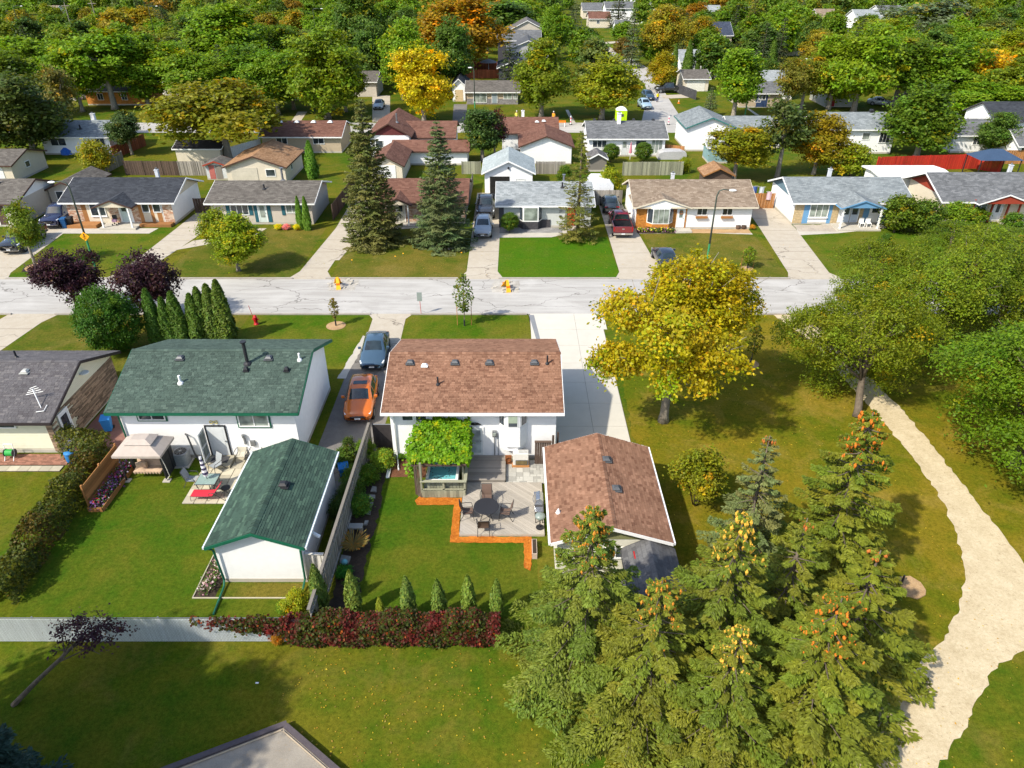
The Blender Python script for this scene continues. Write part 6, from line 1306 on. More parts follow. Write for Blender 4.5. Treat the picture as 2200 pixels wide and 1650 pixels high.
for px, py, r_ in ((805, 524, 1.25), (955, 528, 1.2)):
    x, y = G(px, py); rg_ = thing('stone_ring', 'ring of pale stones around the %s spruce trunk' % ('tallest dense' if px < 900 else 'blue-green'), 'stones', (x, y, 0)); MB().disc(x, y, .02, r_, n=24, t=.02).build('mulch', M('brown_mulch', (.13, .06, .025), 1, .3, 14), rg_)
    for k in range(22): a = k * .2856; MB().box(x + r_ * math.cos(a) - .1, x + r_ * math.cos(a) + .1, y + r_ * math.sin(a) - .07, y + r_ * math.sin(a) + .07, 0, .14, a).build('stone', CONCRETE, rg_)
x, y = G(83, 575); rg_ = thing('gravel_ring', 'round pale gravel ring with dark edging under the young street tree', 'gravel ring', (x, y, 0)); MB().disc(x, y, .07, 1.15, n=28, t=.07).build('gravel', CHIPS, rg_); MB().lathe(x, y, [(1.2, 0), (1.22, .09), (1.15, .092), (1.15, .0)], 28).build('edging', BLACK, rg_)
# ---------------------------------------------------------------- houses across the street
BRICK_O = None
def brick_mat(name, a, b_, mortar, w=.28, h=.09):
    m, nt, bs, pos = new_mat(name)
    sw = nd(nt, 'ShaderNodeSeparateXYZ'); nt.links.new(pos, sw.inputs[0]); cb = nd(nt, 'ShaderNodeCombineXYZ'); nt.links.new(math_n(nt, 'ADD', sw.outputs[0], sw.outputs[1]), cb.inputs[0]); nt.links.new(sw.outputs[2], cb.inputs[1])
    br = nd(nt, 'ShaderNodeTexBrick'); nt.links.new(cb.outputs[0], br.inputs['Vector']); br.inputs['Color1'].default_value = (*a, 1); br.inputs['Color2'].default_value = (*b_, 1); br.inputs['Mortar'].default_value = (*mortar, 1)
    br.inputs['Scale'].default_value = 1; br.inputs['Brick Width'].default_value = w; br.inputs['Row Height'].default_value = h; br.inputs['Mortar Size'].default_value = .01
    c = mix(nt, 1, br.outputs[0], ramp(nt, noise(nt, pos, 5, 3), [(.3, (.75,) * 3), (.7, (1.25,) * 3)]), 'MULTIPLY'); nt.links.new(c, bs.inputs['Base Color']); bs.inputs['Roughness'].default_value = .9; bump(nt, bs, br.outputs[1], -.4, .01)
    return m
BRICK_MIX = brick_mat('brick_mixed', (.34, .12, .045), (.62, .50, .38), (.4, .33, .26), .34, .12); BRICK_OR = brick_mat('brick_orange', (.52, .20, .025), (.46, .16, .02), (.42, .2, .05), .3, .1); BRICK_TAN = brick_mat('stone_tan', (.50, .38, .2), (.40, .29, .15), (.4, .34, .25), .4, .14); BRICK_DK = brick_mat('brick_dark', (.035, .032, .04), (.05, .045, .05), (.07, .07, .07)); STONE_GR = brick_mat('stone_grey', (.25, .23, .22), (.16, .15, .15), (.2, .2, .2), .5, .2)
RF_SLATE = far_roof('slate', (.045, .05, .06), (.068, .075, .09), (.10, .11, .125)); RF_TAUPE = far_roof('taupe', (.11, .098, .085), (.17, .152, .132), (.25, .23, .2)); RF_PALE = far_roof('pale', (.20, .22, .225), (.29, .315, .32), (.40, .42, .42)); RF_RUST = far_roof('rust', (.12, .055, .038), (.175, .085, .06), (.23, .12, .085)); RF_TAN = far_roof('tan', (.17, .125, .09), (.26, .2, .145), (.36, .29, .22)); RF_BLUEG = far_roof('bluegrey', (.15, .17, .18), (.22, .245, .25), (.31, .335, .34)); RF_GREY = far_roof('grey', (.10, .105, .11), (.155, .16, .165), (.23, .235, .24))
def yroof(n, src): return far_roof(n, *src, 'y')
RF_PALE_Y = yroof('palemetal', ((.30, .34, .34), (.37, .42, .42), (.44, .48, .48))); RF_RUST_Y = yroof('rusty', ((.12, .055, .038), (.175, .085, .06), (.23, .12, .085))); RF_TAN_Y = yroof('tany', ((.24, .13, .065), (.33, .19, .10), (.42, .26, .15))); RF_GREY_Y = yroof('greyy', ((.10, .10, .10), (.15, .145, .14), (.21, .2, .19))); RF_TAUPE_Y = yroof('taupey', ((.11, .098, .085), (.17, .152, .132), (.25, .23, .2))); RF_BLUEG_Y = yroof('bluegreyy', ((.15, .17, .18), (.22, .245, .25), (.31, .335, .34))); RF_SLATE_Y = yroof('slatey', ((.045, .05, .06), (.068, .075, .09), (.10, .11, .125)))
def panel(root, x0, x1, y, z0, z1, mat, name='wall_panel', d=.03, color=None): return MB().box(x0, x1, y - d, y - .002, z0, z1).build(name, mat, root, color=color)
def porch_gable(root, x0, x1, yf, yb, eave, peak, roof, front, fascia, posts=(), pm=None, back=None):
    """small gabled porch roof standing out from the front slope"""
    ro, a, b = gable_roof(root, x0 + .2, x1 - .2, yf + .15, back or yb, eave, peak, 'y', .2, .15, roof, fascia, .08, name='porch_roof', fd=.14); xm = (x0 + x1) / 2
    MB().prism([(x0 + .2, eave - .02), (x1 - .2, eave - .02), (xm, peak - .16)], 'y', yf + .1, yf + .14).build('porch_gable', front, root)
    for px in posts: MB().box(px - .07, px + .07, yf + .12, yf + .26, 0.1, eave - .02).build('porch_post', pm or TRIM, root)
    return ro
# 1 far-left taupe roof
h, r, q0, q1 = house('bungalow', 'taupe-roofed white bungalow at the far left of the street', -66, -51.6, 72.5, 80.3, 2.5, 3.95, roof=RF_TAUPE, fascia=DARKBROWN, wall=BEIGE, gable=WHITE, gov=.6); pipe(r, q0, -54.5, 75.6, .5, .1); win(h, 'S', 72.5, -56, -54, .9, 2.2); door(h, 'S', 72.5, -53.6, -52.7, .2, 2.3, color=(.1, .06, .05))
h2, r2, a, b = house('side_addition', 'low taupe-roofed carport addition beside the far-left bungalow', -51.4, -47.7, 78.5, 84.5, 2.2, 3.1, 'y', roof=RF_TAUPE_Y, fascia=DARKBROWN, wall=BEIGE, cat='house', ov=.3); win(h2, 'S', 78.5, -50.7, -49.0, 1.0, 2.0)
# 2 slate roof, brick front
h, r, q0, q1 = house('bungalow', 'slate-roofed bungalow with mixed brick front and a white gabled porch', -46.6, -35.6, 73.2, 80.6, 2.45, 3.95, roof=RF_SLATE, fascia=TRIM, wall=WHITE, gable=CREAM, gov=.55)
panel(h, -46.6, -45.1, 73.2, .1, 2.5, BRICK_MIX); panel(h, -45.1, -44.6, 73.2, .1, 2.5, CEDAR); panel(h, -44.6, -42.3, 73.2, .1, 2.5, CREAM); win(h, 'S', 73.165, -44.2, -42.6, .9, 2.3, mull=0, sill=True)
panel(h, -42.3, -41.3, 73.2, .1, 2.5, BRICK_MIX); door(h, 'S', 73.2, -41.1, -40.3, .3, 2.3, color=(.5, .6, .58), glass=(.2, .8, .55, .9)); panel(h, -39.9, -39.1, 73.2, .1, 2.5, BRICK_MIX); panel(h, -39.1, -36.7, 73.2, .1, 1.25, CREAM)
for x0, x1 in ((-39.15, -38.75), (-37.3, -36.8), (-37.95, -37.6)): panel(h, x0, x1, 73.2, .1, 2.5, CEDAR, d=.035)
panel(h, -36.6, -35.6, 73.2, .1, 2.5, BRICK_MIX); win(h, 'S', 73.165, -38.75, -37.95, 1.3, 2.4, mull=0, pane=GLASS); win(h, 'S', 73.165, -37.6, -36.75, 1.3, 2.4, mull=0)
porch_gable(h, -43.0, -38.9, 71.4, 74, 2.35, 3.1, RF_SLATE_Y, CREAM, DARKBROWN, (-42.4, -39.4), back=75.6); MB().box(-46.4, -43.3, 71.8, 73.1, 0, .35).build('planter_box', CEDAR, h); MB().box(-39.0, -35.7, 72.2, 73.1, 0, .3).build('planter_box', CEDAR, h); MB().box(-42.8, -39.0, 71.3, 73.15, 0, .2).build('porch_floor', CONCRETE, h); chimney(r, q1, -38.8, 78.4, .9)
# 3 taupe roof, beige stucco
h, r, q0, q1 = house('bungalow', 'beige stucco bungalow with taupe roof and teal shutters', -31.5, -21.0, 73.2, 80.6, 2.38, 3.62, roof=RF_TAUPE, fascia=TRIM, wall=BEIGE, gov=.5)
win(h, 'S', 73.2, -29.5, -27.6, 1.0, 2.2, mull=2); door(h, 'S', 73.2, -26.6, -25.8, .25, 2.3, color=(.55, .62, .58), glass=(.2, .8, .25, .85, GLASS_PALE)); win(h, 'S', 73.2, -23.7, -22.4, 1.2, 2.15, mull=1, pane=GLASS_PALE)
TEAL = M('teal_shutter', (.02, .10, .13), .7)
for x0 in (-29.95, -27.55, -27.05, -25.65, -24.15, -22.35): panel(h, x0, x0 + .35, 73.2, (.25 if -27.1 < x0 < -25.6 else 1.0), 2.25, TEAL, 'shutter', .05)
pipe(r, q0, -26.3, 75.3, .5, .09); pipe(r, q1, -25.2, 78.5, 1.3, .12, GREYMETAL, True)
for px, lab, c in ((596, 'yellow mounded flowers by the beige house steps', (.4, .38, .01)), (615, 'pink flowering mound under the shuttered window', (.5, .2, .22)), (637, 'yellow mounded flowers before the twin cedars', (.4, .38, .01))): T(px, 494, 481, 22, 'shrub0', c, 'flower_mound', lab, None, 'shrub', 1.0, 1.95)
# 4 rust roof behind the spruces
h, r, q0, q1 = house('bungalow', 'rust-roofed brick bungalow behind the two tall spruces', -14.0, -5.0, 73.4, 80.8, 2.35, 3.8, roof=RF_RUST, fascia=DARKBROWN, wall=BRICK_MIX, gov=.45)
porch_gable(h, -13.3, -10.4, 72.2, 75, 2.35, 3.1, RF_RUST_Y, CREAM, DARKBROWN, (-10.8,), back=75.6); door(h, 'S', 73.4, -12.1, -11.3, .2, 2.25, color=(.62, .6, .5), glass=(.25, .75, .55, .9)); win(h, 'S', 73.4, -9.5, -7.0, .9, 2.2, mull=2); MB().box(-13.4, -9.5, 72.2, 73.3, 0, .16).build('porch_floor', CONCRETE, h); panel(h, -13.2, -10.6, 73.42, 1.9, 2.5, CREAM)
# 5 pale grey house, number 27
h, r, q0, q1 = house('bungalow', 'pale grey bungalow numbered 27 with orange door and bay window', -1.35, 8.2, 72.2, 79.6, 2.45, 3.8, roof=RF_PALE, fascia=TRIM, wall=M('pale_grey_siding', (.5, .52, .49), .8, .04, 4), gov=.35)
panel(h, -1.35, -.85, 72.2, 0, 2.5, CHAR); panel(h, -.8, 4.0, 72.2, 0, .85, BRICK_DK, d=.08); by = MB().prism([(.75, 72.2), (1.15, 71.5), (2.7, 71.5), (3.1, 72.2)], 'z', .0, .85).build('bay_base', BRICK_DK, h); MB().prism([(.72, 72.2), (1.12, 71.46), (2.73, 71.46), (3.13, 72.2)], 'z', .852, 2.4).build('bay_window', TRIM, h)
MB().box(1.25, 2.6, 71.43, 71.455, 1.0, 2.3).build('pane', GLASS_PALE, h); MB().hexa([(.80, 72.02, 1.0), (1.08, 71.5, 1.0), (1.05, 71.48, 1.0), (.77, 72.0, 1.0), (.80, 72.02, 2.3), (1.08, 71.5, 2.3), (1.05, 71.48, 2.3), (.77, 72.0, 2.3)]).build('pane', GLASS, h); MB().hexa([(3.05, 72.02, 1.0), (2.77, 71.5, 1.0), (2.8, 71.48, 1.0), (3.08, 72.0, 1.0), (3.05, 72.02, 2.3), (2.77, 71.5, 2.3), (2.8, 71.48, 2.3), (3.08, 72.0, 2.3)]).build('pane', GLASS, h)
door(h, 'S', 72.2, 5.75, 6.55, .2, 2.3, color=(.52, .07, .02), frame=CHAR); panel(h, 5.5, 5.68, 72.2, .25, 2.25, GLASS_PALE, 'side_light', .05); MB().box(5.3, 6.9, 71.2, 72.15, 0, .18).build('doorstep', CONCRETE, h); MB().box(4.9, 5.15, 72.1, 72.19, 1.1, 1.3).build('mailbox', BLACK, h)
def text3d(s, loc, size, parent, mat, name='house_number', rx=math.pi / 2, rz=0.0):
    cu_ = bpy.data.curves.new(name, 'FONT'); cu_.body = s; cu_.size = size; cu_.extrude = .008; cu_.align_x = 'CENTER'; o = bpy.data.objects.new(name, cu_); C.objects.link(o); cu_.materials.append(mat); o.parent = parent; o.location = Vector(loc) - Vector(ORG[parent]); o.rotation_euler = (rx, 0, rz); me = bpy.data.meshes.new_from_object(o); me.materials.clear(); me.materials.append(mat); o2 = bpy.data.objects.new(name, me); C.objects.link(o2); o2.parent = parent; o2.location = o.location; o2.rotation_euler = o.rotation_euler; bpy.data.objects.remove(o); return o2
text3d('27', (5.05, 72.17, 1.62), .34, h, BLACK); pipe(r, q1, 5.6, 77.2, .7, .1, GREYMETAL, True); pipe(r, q0, 5.3, 74.8, .55, .09)
rect('planting_bed', -1.3, 5.2, 70.5, 72.1, .02, gravel_mat('river_stone', (.35, .34, .33), (.12, .12, .12), (.5, .5, .48), 16), .05)
# 6 tan roof, orange brick and white
h, r, q0, q1 = house('bungalow', 'white and orange brick bungalow with tan shingle roof', 12.8, 24.7, 71.7, 79.3, 2.47, 4.12, roof=RF_TAN, fascia=CREAM, wall=WHITE, gov=.45)
panel(h, 12.8, 18.0, 71.7, .1, 2.55, BRICK_OR, d=.06); porch_gable(h, 12.5, 18.4, 71.15, 74, 2.42, 3.35, yroof('tanporch', ((.17, .125, .09), (.26, .2, .145), (.36, .29, .22))), WHITE, CREAM, (), back=75.5)
bw_ = [(13.9, 71.6), (14.4, 71.0), (16.1, 71.0), (16.6, 71.6)]; MB().prism(bw_, 'z', .35, .75).build('bay_base', BRICK_OR, h); MB().prism(bw_, 'z', .76, 2.4).build('bay_window', TRIM, h)
for k in range(3): MB().box(14.47 + k * .53, 14.94 + k * .53, 70.97, 70.995, .88, 2.3).build('pane', GLASS_PALE, h)
for (xa, xb, ya, yb) in ((13.96, 14.36, 71.5, 71.02), (16.54, 16.14, 71.5, 71.02)): MB().hexa([(xa, ya, .88), (xb, yb, .88), (xb, yb - .03, .88), (xa, ya - .03, .88), (xa, ya, 2.3), (xb, yb, 2.3), (xb, yb - .03, 2.3), (xa, ya - .03, 2.3)]).build('pane', GLASS, h)
door(h, 'S', 71.64, 17.05, 17.75, .2, 2.3, color=(.75, .77, .78), glass=(.25, .75, .5, .9, GLASS_PALE)); MB().box(16.9, 18.5, 70.5, 71.6, 0, .16).build('doorstep', CONCRETE, h); win(h, 'S', 71.7, 19.0, 20.1, 1.45, 2.3, mull=1); win(h, 'S', 71.7, 21.6, 22.7, 1.45, 2.3, mull=1)
for x0 in (18.95, 21.55): MB().box(x0, x0 + 1.2, 71.45, 71.68, 1.2, 1.38).build('window_box', CEDAR, h)
MB().tube([(17.4 + .16 * math.cos(a), 71.58, 1.78 + .16 * math.sin(a)) for a in np.linspace(0, 6.28, 14)], .05, 6).build('door_wreath', M('autumn_wreath', (.3, .12, .05), .9, .3, 30), h); MB().tube([(16.72 + .15 * math.cos(a), 71.6, 2.0 + .15 * math.sin(a)) for a in np.linspace(0, 6.28, 14)], .05, 6).build('wall_wreath', M('autumn_wreath', None), h)
chimney(r, q1, 17.4, 77.5, .8); rect('planting_bed', 18.5, 24.6, 70.4, 71.6, .02, CHIPS, .05); rect('planting_bed', 12.9, 16.8, 70.3, 71.5, .02, SOIL, .05)
flowers('flower_clump', 'low mixed flowers under the orange brick bay window', [(13.2 + k * .55, 70.8) for k in range(7)], [(.3, .35, .02), (.3, .1, .3), (.5, .45, .05)], .35, n=70, size=.08, group='flowers under the orange brick bay')
# 7 blue trimmed
BLUET = M('blue_siding', (.13, .29, .48), .8, .05, 4)
h, r, q0, q1 = house('bungalow', 'bungalow with light blue trim, blue-grey roof and gabled blue porch', 29.6, 41.4, 73.2, 80.8, 2.42, 3.98, roof=RF_BLUEG, fascia=TRIM, wall=WHITE, gable=M('blue_grey_gable', (.12, .19, .23), .8), gov=.45)
panel(h, 29.6, 30.6, 73.2, .1, 2.5, BRICK_TAN); panel(h, 30.6, 31.2, 73.2, .1, 2.5, BLUET); win(h, 'S', 73.16, 31.2, 33.2, .75, 2.35, mull=2, sill=True, pane=GLASS_PALE); panel(h, 33.2, 33.6, 73.2, .1, 2.5, BLUET); panel(h, 33.6, 34.3, 73.2, .1, 2.5, BRICK_TAN)
door(h, 'S', 73.2, 34.7, 35.5, .25, 2.3, color=(.45, .52, .6), glass=(.15, .85, .4, .9)); door(h, 'S', 73.2, 35.6, 36.4, .25, 2.3, color=(.45, .52, .6), glass=(.15, .85, .4, .9)); panel(h, 36.5, 36.9, 73.2, .1, 2.5, BRICK_TAN); panel(h, 36.9, 37.5, 73.2, .1, 2.5, BLUET, d=.035); win(h, 'S', 73.2, 37.7, 38.5, 1.2, 2.4, mull=0); panel(h, 38.6, 39.6, 73.2, .1, 2.5, BLUET, d=.035); win(h, 'S', 73.2, 39.7, 41, 1.2, 2.4, mull=1)
porch_gable(h, 33.6, 38.2, 71.2, 74, 2.35, 3.15, yroof('blueporch', ((.15, .17, .18), (.22, .245, .25), (.31, .335, .34))), BLUET, BLUET, (33.95, 37.85), back=75.4); MB().box(33.7, 38.1, 71.0, 73.15, 0, .16).build('porch_floor', CONCRETE, h)
for px in (33.95, 37.85):
    for k in range(6): MB().bar((px - .2, 71.35, .2 + k * .35), (px + .2, 71.35, .5 + k * .35), .03).build('trellis_bar', TRIM, h)
chimney(r, q1, 34.8, 78.6, .95); rect('planting_bed', 29.7, 33.6, 70.9, 73.0, .02, gravel_mat('field_stone', (.5, .44, .36), (.3, .26, .22), (.55, .5, .42), 9), .08)
for k, x in enumerate((36.4, 37.1)):
    pc = thing('plastic_chair', 'white plastic chair on the blue porch', 'chair', (x, 71.9, .16), 'white chairs on the blue porch'); MB().box(x - .25, x + .25, 71.7, 72.15, .56, .6).build('seat', TRIM, pc); MB().box(x - .25, x + .25, 72.15, 72.19, .6, 1.05).build('backrest', TRIM, pc)
    for sx in (-.22, .22):
        for sy in (71.73, 72.12): MB().bar((x + sx, sy, .16), (x + sx, sy, .56), .05).build('leg', TRIM, pc)
# 8 red trimmed
REDT = M('red_trim', (.30, .045, .022), .8, .06, 4)
h, r, q0, q1 = house('bungalow', 'white bungalow with red-brown gables and grey roof', 45.8, 62, 74.0, 82, 2.35, 4.2, roof=RF_GREY, fascia=TRIM, wall=CREAM, gable=REDT, gov=.8, ov=.6); porch_gable(h, 48.4, 54.2, 72.6, 75, 2.35, 3.35, yroof('greyporch', ((.10, .105, .11), (.155, .16, .165), (.23, .235, .24))), REDT, TRIM, (), back=76.2)
door(h, 'S', 74.0, 51.0, 51.9, .2, 2.3, color=(.7, .72, .72), glass=(.3, .7, .4, .9)); win(h, 'S', 74.0, 49.0, 50.2, .9, 2.2, pane=GLASS_PALE, mull=1); 
for x0 in (48.5, 50.5, 52.2, 53.4): MB().box(x0, x0 + .16, 73.6, 73.75, .1, 2.5).build('porch_post', REDT, h)
MB().box(51.8, 55, 71.6, 74, 0, .22).build('porch_floor', CONCRETE, h)
rl2 = thing('porch_railing', 'white picket porch railing of the red trimmed house', 'railing', (53.2, 71.8, 0))
for k in range(14): MB().box(52.0 + k * .17, 52.06 + k * .17, 71.68, 71.74, .2, 1.05).build('baluster', TRIM, rl2)
MB().box(51.95, 54.4, 71.66, 71.76, 1.05, 1.11).build('rail', TRIM, rl2); MB().box(51.95, 54.4, 71.66, 71.76, .22, .28).build('rail', TRIM, rl2)
chimney(r, q1, 55.8, 80.6, 1.1); h9, r9, a, b = house('carport', 'flat white carport roof behind the red trimmed house', 42.6, 50.5, 82.6, 86.6, 2.6, 2.8, roof=TRIM, wall=WHITE, cat='carport')
# garages behind that row
def garage(label, x0, x1, y0, y1, eave, ridge, axis, roof, wall=None, fascia=None, gd=None, **k):
    h, r, q0, q1 = house('garage', label, x0, x1, y0, y1, eave, ridge, axis, ov=.35, gov=.35, roof=roof, wall=wall or WHITE, fascia=fascia or TRIM, cat='garage', **k)
    if gd: garage_door(h, 'S', y0, gd[0], gd[1], 2.1, gd[2] if len(gd) > 2 else (.75, .75, .73))
    return h, r, q0, q1
h, r, a, b = garage('white garage with pale metal roof and its door standing open', -3.2, 2.4, 83.8, 90.0, 2.6, 4.05, 'y', RF_PALE_Y); MB().box(-2.6, -.3, 83.76, 83.797, 0, 2.15).build('doorway_shade_panel', M('doorway_shade', (.018, .017, .016), .95, .3, 3), h); win(h, 'S', 83.8, .4, 1.5, 1.0, 1.9, pane=TRIM, mull=0); MB().lathe(-.4, 83.7, [(.05, 3.0), (.12, 3.05), (.1, 3.25), (.02, 3.3)], 8).build('wall_lamp', BLACK, h)  # near-black panel on the wall paints the shade inside the open door
h, r, a, b = garage('cream garage with tan shingle roof behind the beige house', -35.0, -27.8, 88.0, 96.0, 2.2, 3.55, 'y', RF_TAN_Y, CREAM, DARKBROWN, (-34.4, -31.2, (.55, .5, .4))); win(h, 'E', -27.8, 90.5, 91.2, 1.1, 1.8, mull=0); win(h, 'S', 88.0, -30.2, -29.0, 1.0, 1.9, mull=0)
h, r, a, b = garage('grey-roofed cream garage at the left edge', -70.0, -61.8, 88.8, 96.0, 2.2, 3.3, 'x', RF_TAUPE, CREAM, DARKBROWN, (-66.6, -62.9)); win(h, 'E', -61.8, 91.6, 92.6, 1.1, 1.9, mull=0, pane=GLASS)
h, r, a, b = garage('small rust-roofed garage between the tall spruces', -17.4, -13.6, 89.0, 96.5, 2.1, 3.3, 'y', RF_RUST_Y, CREAM, DARKBROWN, (-16.8, -14.4)); h, r, a, b = garage('white garage with rust brown gable roof behind the open garage', 1.2, 8.0, 97.8, 105, 2.35, 3.75, 'y', RF_RUST_Y, WHITE, DARKBROWN)
for k in range(12): MB().box(1.22, 7.98, 97.77, 97.797, .15 + k * .185, .32 + k * .185).build('siding_board', TRIM, h)
# ---------------------------------------------------------------- second row, backs to us
h, r, q0, q1 = house('bungalow', 'white bungalow with pale blue-grey roof by the round bush', -66.0, -56.5, 103.0, 110.5, 2.5, 3.95, roof=RF_BLUEG, wall=WHITE); win(h, 'S', 103, -64.8, -62.6, 1.2, 2.3, mull=1); win(h, 'S', 103, -58.5, -57.1, 1.2, 2.3, mull=1); chimney(r, q1, -60.6, 108, 1.0, .5, WHITE); pipe(r, q0, -60.9, 104.5, .6, .1)
h, r, q0, q1 = house('bungalow', 'tan stucco bungalow with brown roof behind the olive tree', -35.4, -24.3, 104, 111.4, 2.3, 3.7, roof=RF_RUST, wall=TAN, fascia=TRIM); win(h, 'S', 104, -33.4, -31.8, 1.2, 2.2); win(h, 'S', 104, -28.2, -26.6, 1.2, 2.2)
for k in range(4): vent_box(r, q0, -33.4 + k * 2.4, 107.2, TRIM, .5, .25)
h, r, q0, q1 = house('bungalow', 'brown-roofed white house with a tall cross gable', -15.0, -8.2, 103.5, 111, 2.3, 3.75, roof=RF_RUST, wall=WHITE, fascia=DARKBROWN); h, r, q0, q1 = house('side_addition', 'white gabled wing with brown roof and maroon gable panel', -19.6, -14.2, 101.5, 112, 2.9, 4.6, 'y', roof=RF_RUST_Y, wall=WHITE, fascia=DARKBROWN, gable=M('maroon_panel', (.12, .03, .03), .8)); pipe(r, q1, -16.1, 104, 1.2, .1, GREYMETAL); win(h, 'S', 101.5, -18.9, -17.8, 1.3, 2.3, mull=0)
h, r, q0, q1 = house('side_addition', 'low brown lean-to roof between the spruces', -15.8, -6.0, 97.3, 101.0, 1.9, 2.9, roof=RF_RUST, wall=WHITE, fascia=DARKBROWN)
h, r, q0, q1 = house('bungalow', 'white house with rust roof behind the dark green tree', -1.4, 6.4, 105.3, 112.5, 2.5, 3.95, roof=RF_RUST, wall=WHITE, fascia=DARKBROWN); chimney(r, q1, 1.6, 110, 1.0, .4, WHITE); vent_box(r, q0, 3.6, 107.6, TRIM, .4, .2); vent_box(r, q0, 4.6, 107.8, TRIM, .4, .2)
h, r, q0, q1 = house('bungalow', 'white bungalow with grey speckled roof and patio doors', 10.7, 21.3, 102.0, 109.6, 2.5, 4.05, roof=RF_GREY, wall=WHITE); win(h, 'S', 102, 11.2, 13.2, 1.2, 2.2, mull=2); door(h, 'S', 102, 15.3, 16.1, .2, 2.2, color=(.6, .62, .62), glass=(.2, .8, .5, .9, GLASS_PALE)); win(h, 'S', 102, 17.2, 18.7, 1.1, 2.2, mull=0); win(h, 'S', 102, 19.4, 21.0, .4, 2.3, mull=2, pane=GLASS_PALE); chimney(r, q0, 15.1, 105.2, 1.3, .5, M('white_chimney', (.75, .76, .78), .8))
for k in range(4): vent_box(r, q1, 11.8 + k * 2.8, 106.6, BLACK, .4, .4)
h, r, q0, q1 = house('bungalow', 'white house with teal trim and low grey gable roof', 25.0, 31.4, 105.0, 113, 3.3, 4.7, 'y', roof=RF_BLUEG_Y, wall=WHITE, fascia=M('teal_trim', (.04, .17, .16), .7)); win(h, 'S', 105, 29.0, 30.2, 1.6, 2.6, mull=0, frame=CHAR); h, r, q0, q1 = house('side_addition', 'grey-roofed wing of the teal trimmed house', 31.6, 40, 107, 113, 2.6, 3.9, roof=RF_BLUEG, wall=WHITE)
h, r, q0, q1 = house('bungalow', 'white two-level house with bay window and pale roof by the red fence', 43.8, 53.7, 103.5, 111, 3.4, 4.95, roof=RF_BLUEG, wall=WHITE); win(h, 'S', 103.5, 49.2, 50.3, 1.9, 2.9, mull=0, pane=GLASS_PALE); win(h, 'S', 103.47, 51.6, 53.2, 1.5, 3.0, mull=2); vent_box(r, q1, 51.5, 107.4, BLACK, .5, .4)
h, r, q0, q1 = house('bungalow', 'white house with grey roof behind the big dark green tree', 62.5, 69.0, 104, 111, 2.5, 4.0, roof=RF_GREY, wall=WHITE); win(h, 'S', 104, 65.3, 66.5, 1.1, 2.2); win(h, 'S', 104, 67.6, 69.0, 1.1, 2.2); h, r, q0, q1 = house('sunroom', 'grey-roofed white sunroom with tall windows at the right edge', 68.0, 80, 98.0, 103.5, 2.4, 4.0, roof=RF_GREY, wall=WHITE)
for k in range(6): win(h, 'S', 98.0, 68.3 + k * 1.3, 69.3 + k * 1.3, .7, 2.2, mull=0)
h, r, q0, q1 = house('bungalow', 'cream house with dark charcoal roof at the right edge', 71.5, 88, 110, 118, 3.2, 5.2, roof=RF_SLATE, wall=WHITE, fascia=CHAR)
# fences and sheds of the back gardens
for lab, p0, p1, h_, mt in (('weathered grey and brown board fence panels behind the slate roof', G(272, 376), G(388, 377), 1.8, DARKWOOD), ('pale grey stained board fence behind the olive tree', G(388, 377), G(448, 377), 1.8, WEATHERED), ('dark diagonal board fence beside the slate roof', G(206, 384), G(268, 352), 1.7, WEATHERED), ('reddish stained fence beside the pale blue roof garden', G(246, 342), G(316, 312), 1.7, REDWOOD), ('grey weathered board fence behind the open garage', G(1152, 374), G(1215, 374), 1.6, WEATHERED), ('greenish grey board fence behind the yellow-green bush', G(1337, 377), G(1467, 376), 1.7, TREATED), ('grey board fence left of the open garage', G(993, 374), G(1034, 374), 1.6, TREATED),
        ('bright red painted fence behind the blue trimmed house', G(1880, 369), G(2098, 362), 1.9, REDPAINT), ('bright red fence running beside the navy canopy', G(2098, 364), G(2150, 372), 1.9, REDPAINT), ('orange cedar fence at the right edge', G(2150, 352), G(2230, 352), 1.8, CEDAR), ('dark board fence along the drive of the beige house', (-19.2, 74.5), (-18.9, 86), 1.7, DARKWOOD), ('dark board gate between the slate and taupe roofs', (-34.9, 77.0), (-32.3, 77.2), 1.6, DARKWOOD), ('weathered gate beside the pale grey house', (8.6, 79.8), (12.6, 79.8), 1.7, WEATHERED), ('brown board fence beside the blue trimmed house wall', (25.3, 78.6), (29.4, 78.6), 1.7, CEDAR), ('dark wood gate at the orange brick house corner', (24.9, 73.0), (25.0, 75.6), 1.8, DARKWOOD),
        ('weathered fence along the open garage drive', (-4.9, 80), (-4.8, 88), 1.6, WEATHERED), ('orange stained fence behind the grey speckled roof', G(1423, 333), G(1470, 338), 1.5, CEDAR), ('charcoal board fence at the street corner', G(1455, 200), G(1495, 215), 1.7, CHAR), ('long red-brown board fence behind the beige bungalow', G(998, 168), G(1072, 168), 1.8, REDWOOD), ('red-brown deck fence below the dark modern houses', G(1016, 152), G(1066, 152), 1.8, REDWOOD), ('white vinyl fence behind the olive tree', G(497, 345), G(565, 325), 1.8, TRIM)): board_fence('board_fence', lab, p0, p1, h_, .15, mt, cap=False, joined=True, rail=False)
h, r, a, b = house('garden_shed', 'small rustic brown shed stacked with firewood', *[v for v in (26.5 - 3.2, 26.5, 86.2, 89.0)], 1.7, 2.6, 'y', roof=RF_TAN_Y, wall=DARKWOOD, fascia=CEDAR, cat='shed', ov=.3)
for k in range(24): MB().tube([(24.2 + (k % 8) * .22, 85.9, .12 + (k // 8) * .2), (24.2 + (k % 8) * .22, 86.18, .12 + (k // 8) * .2)], .095, 7).build('firewood_log', CEDAR, h)
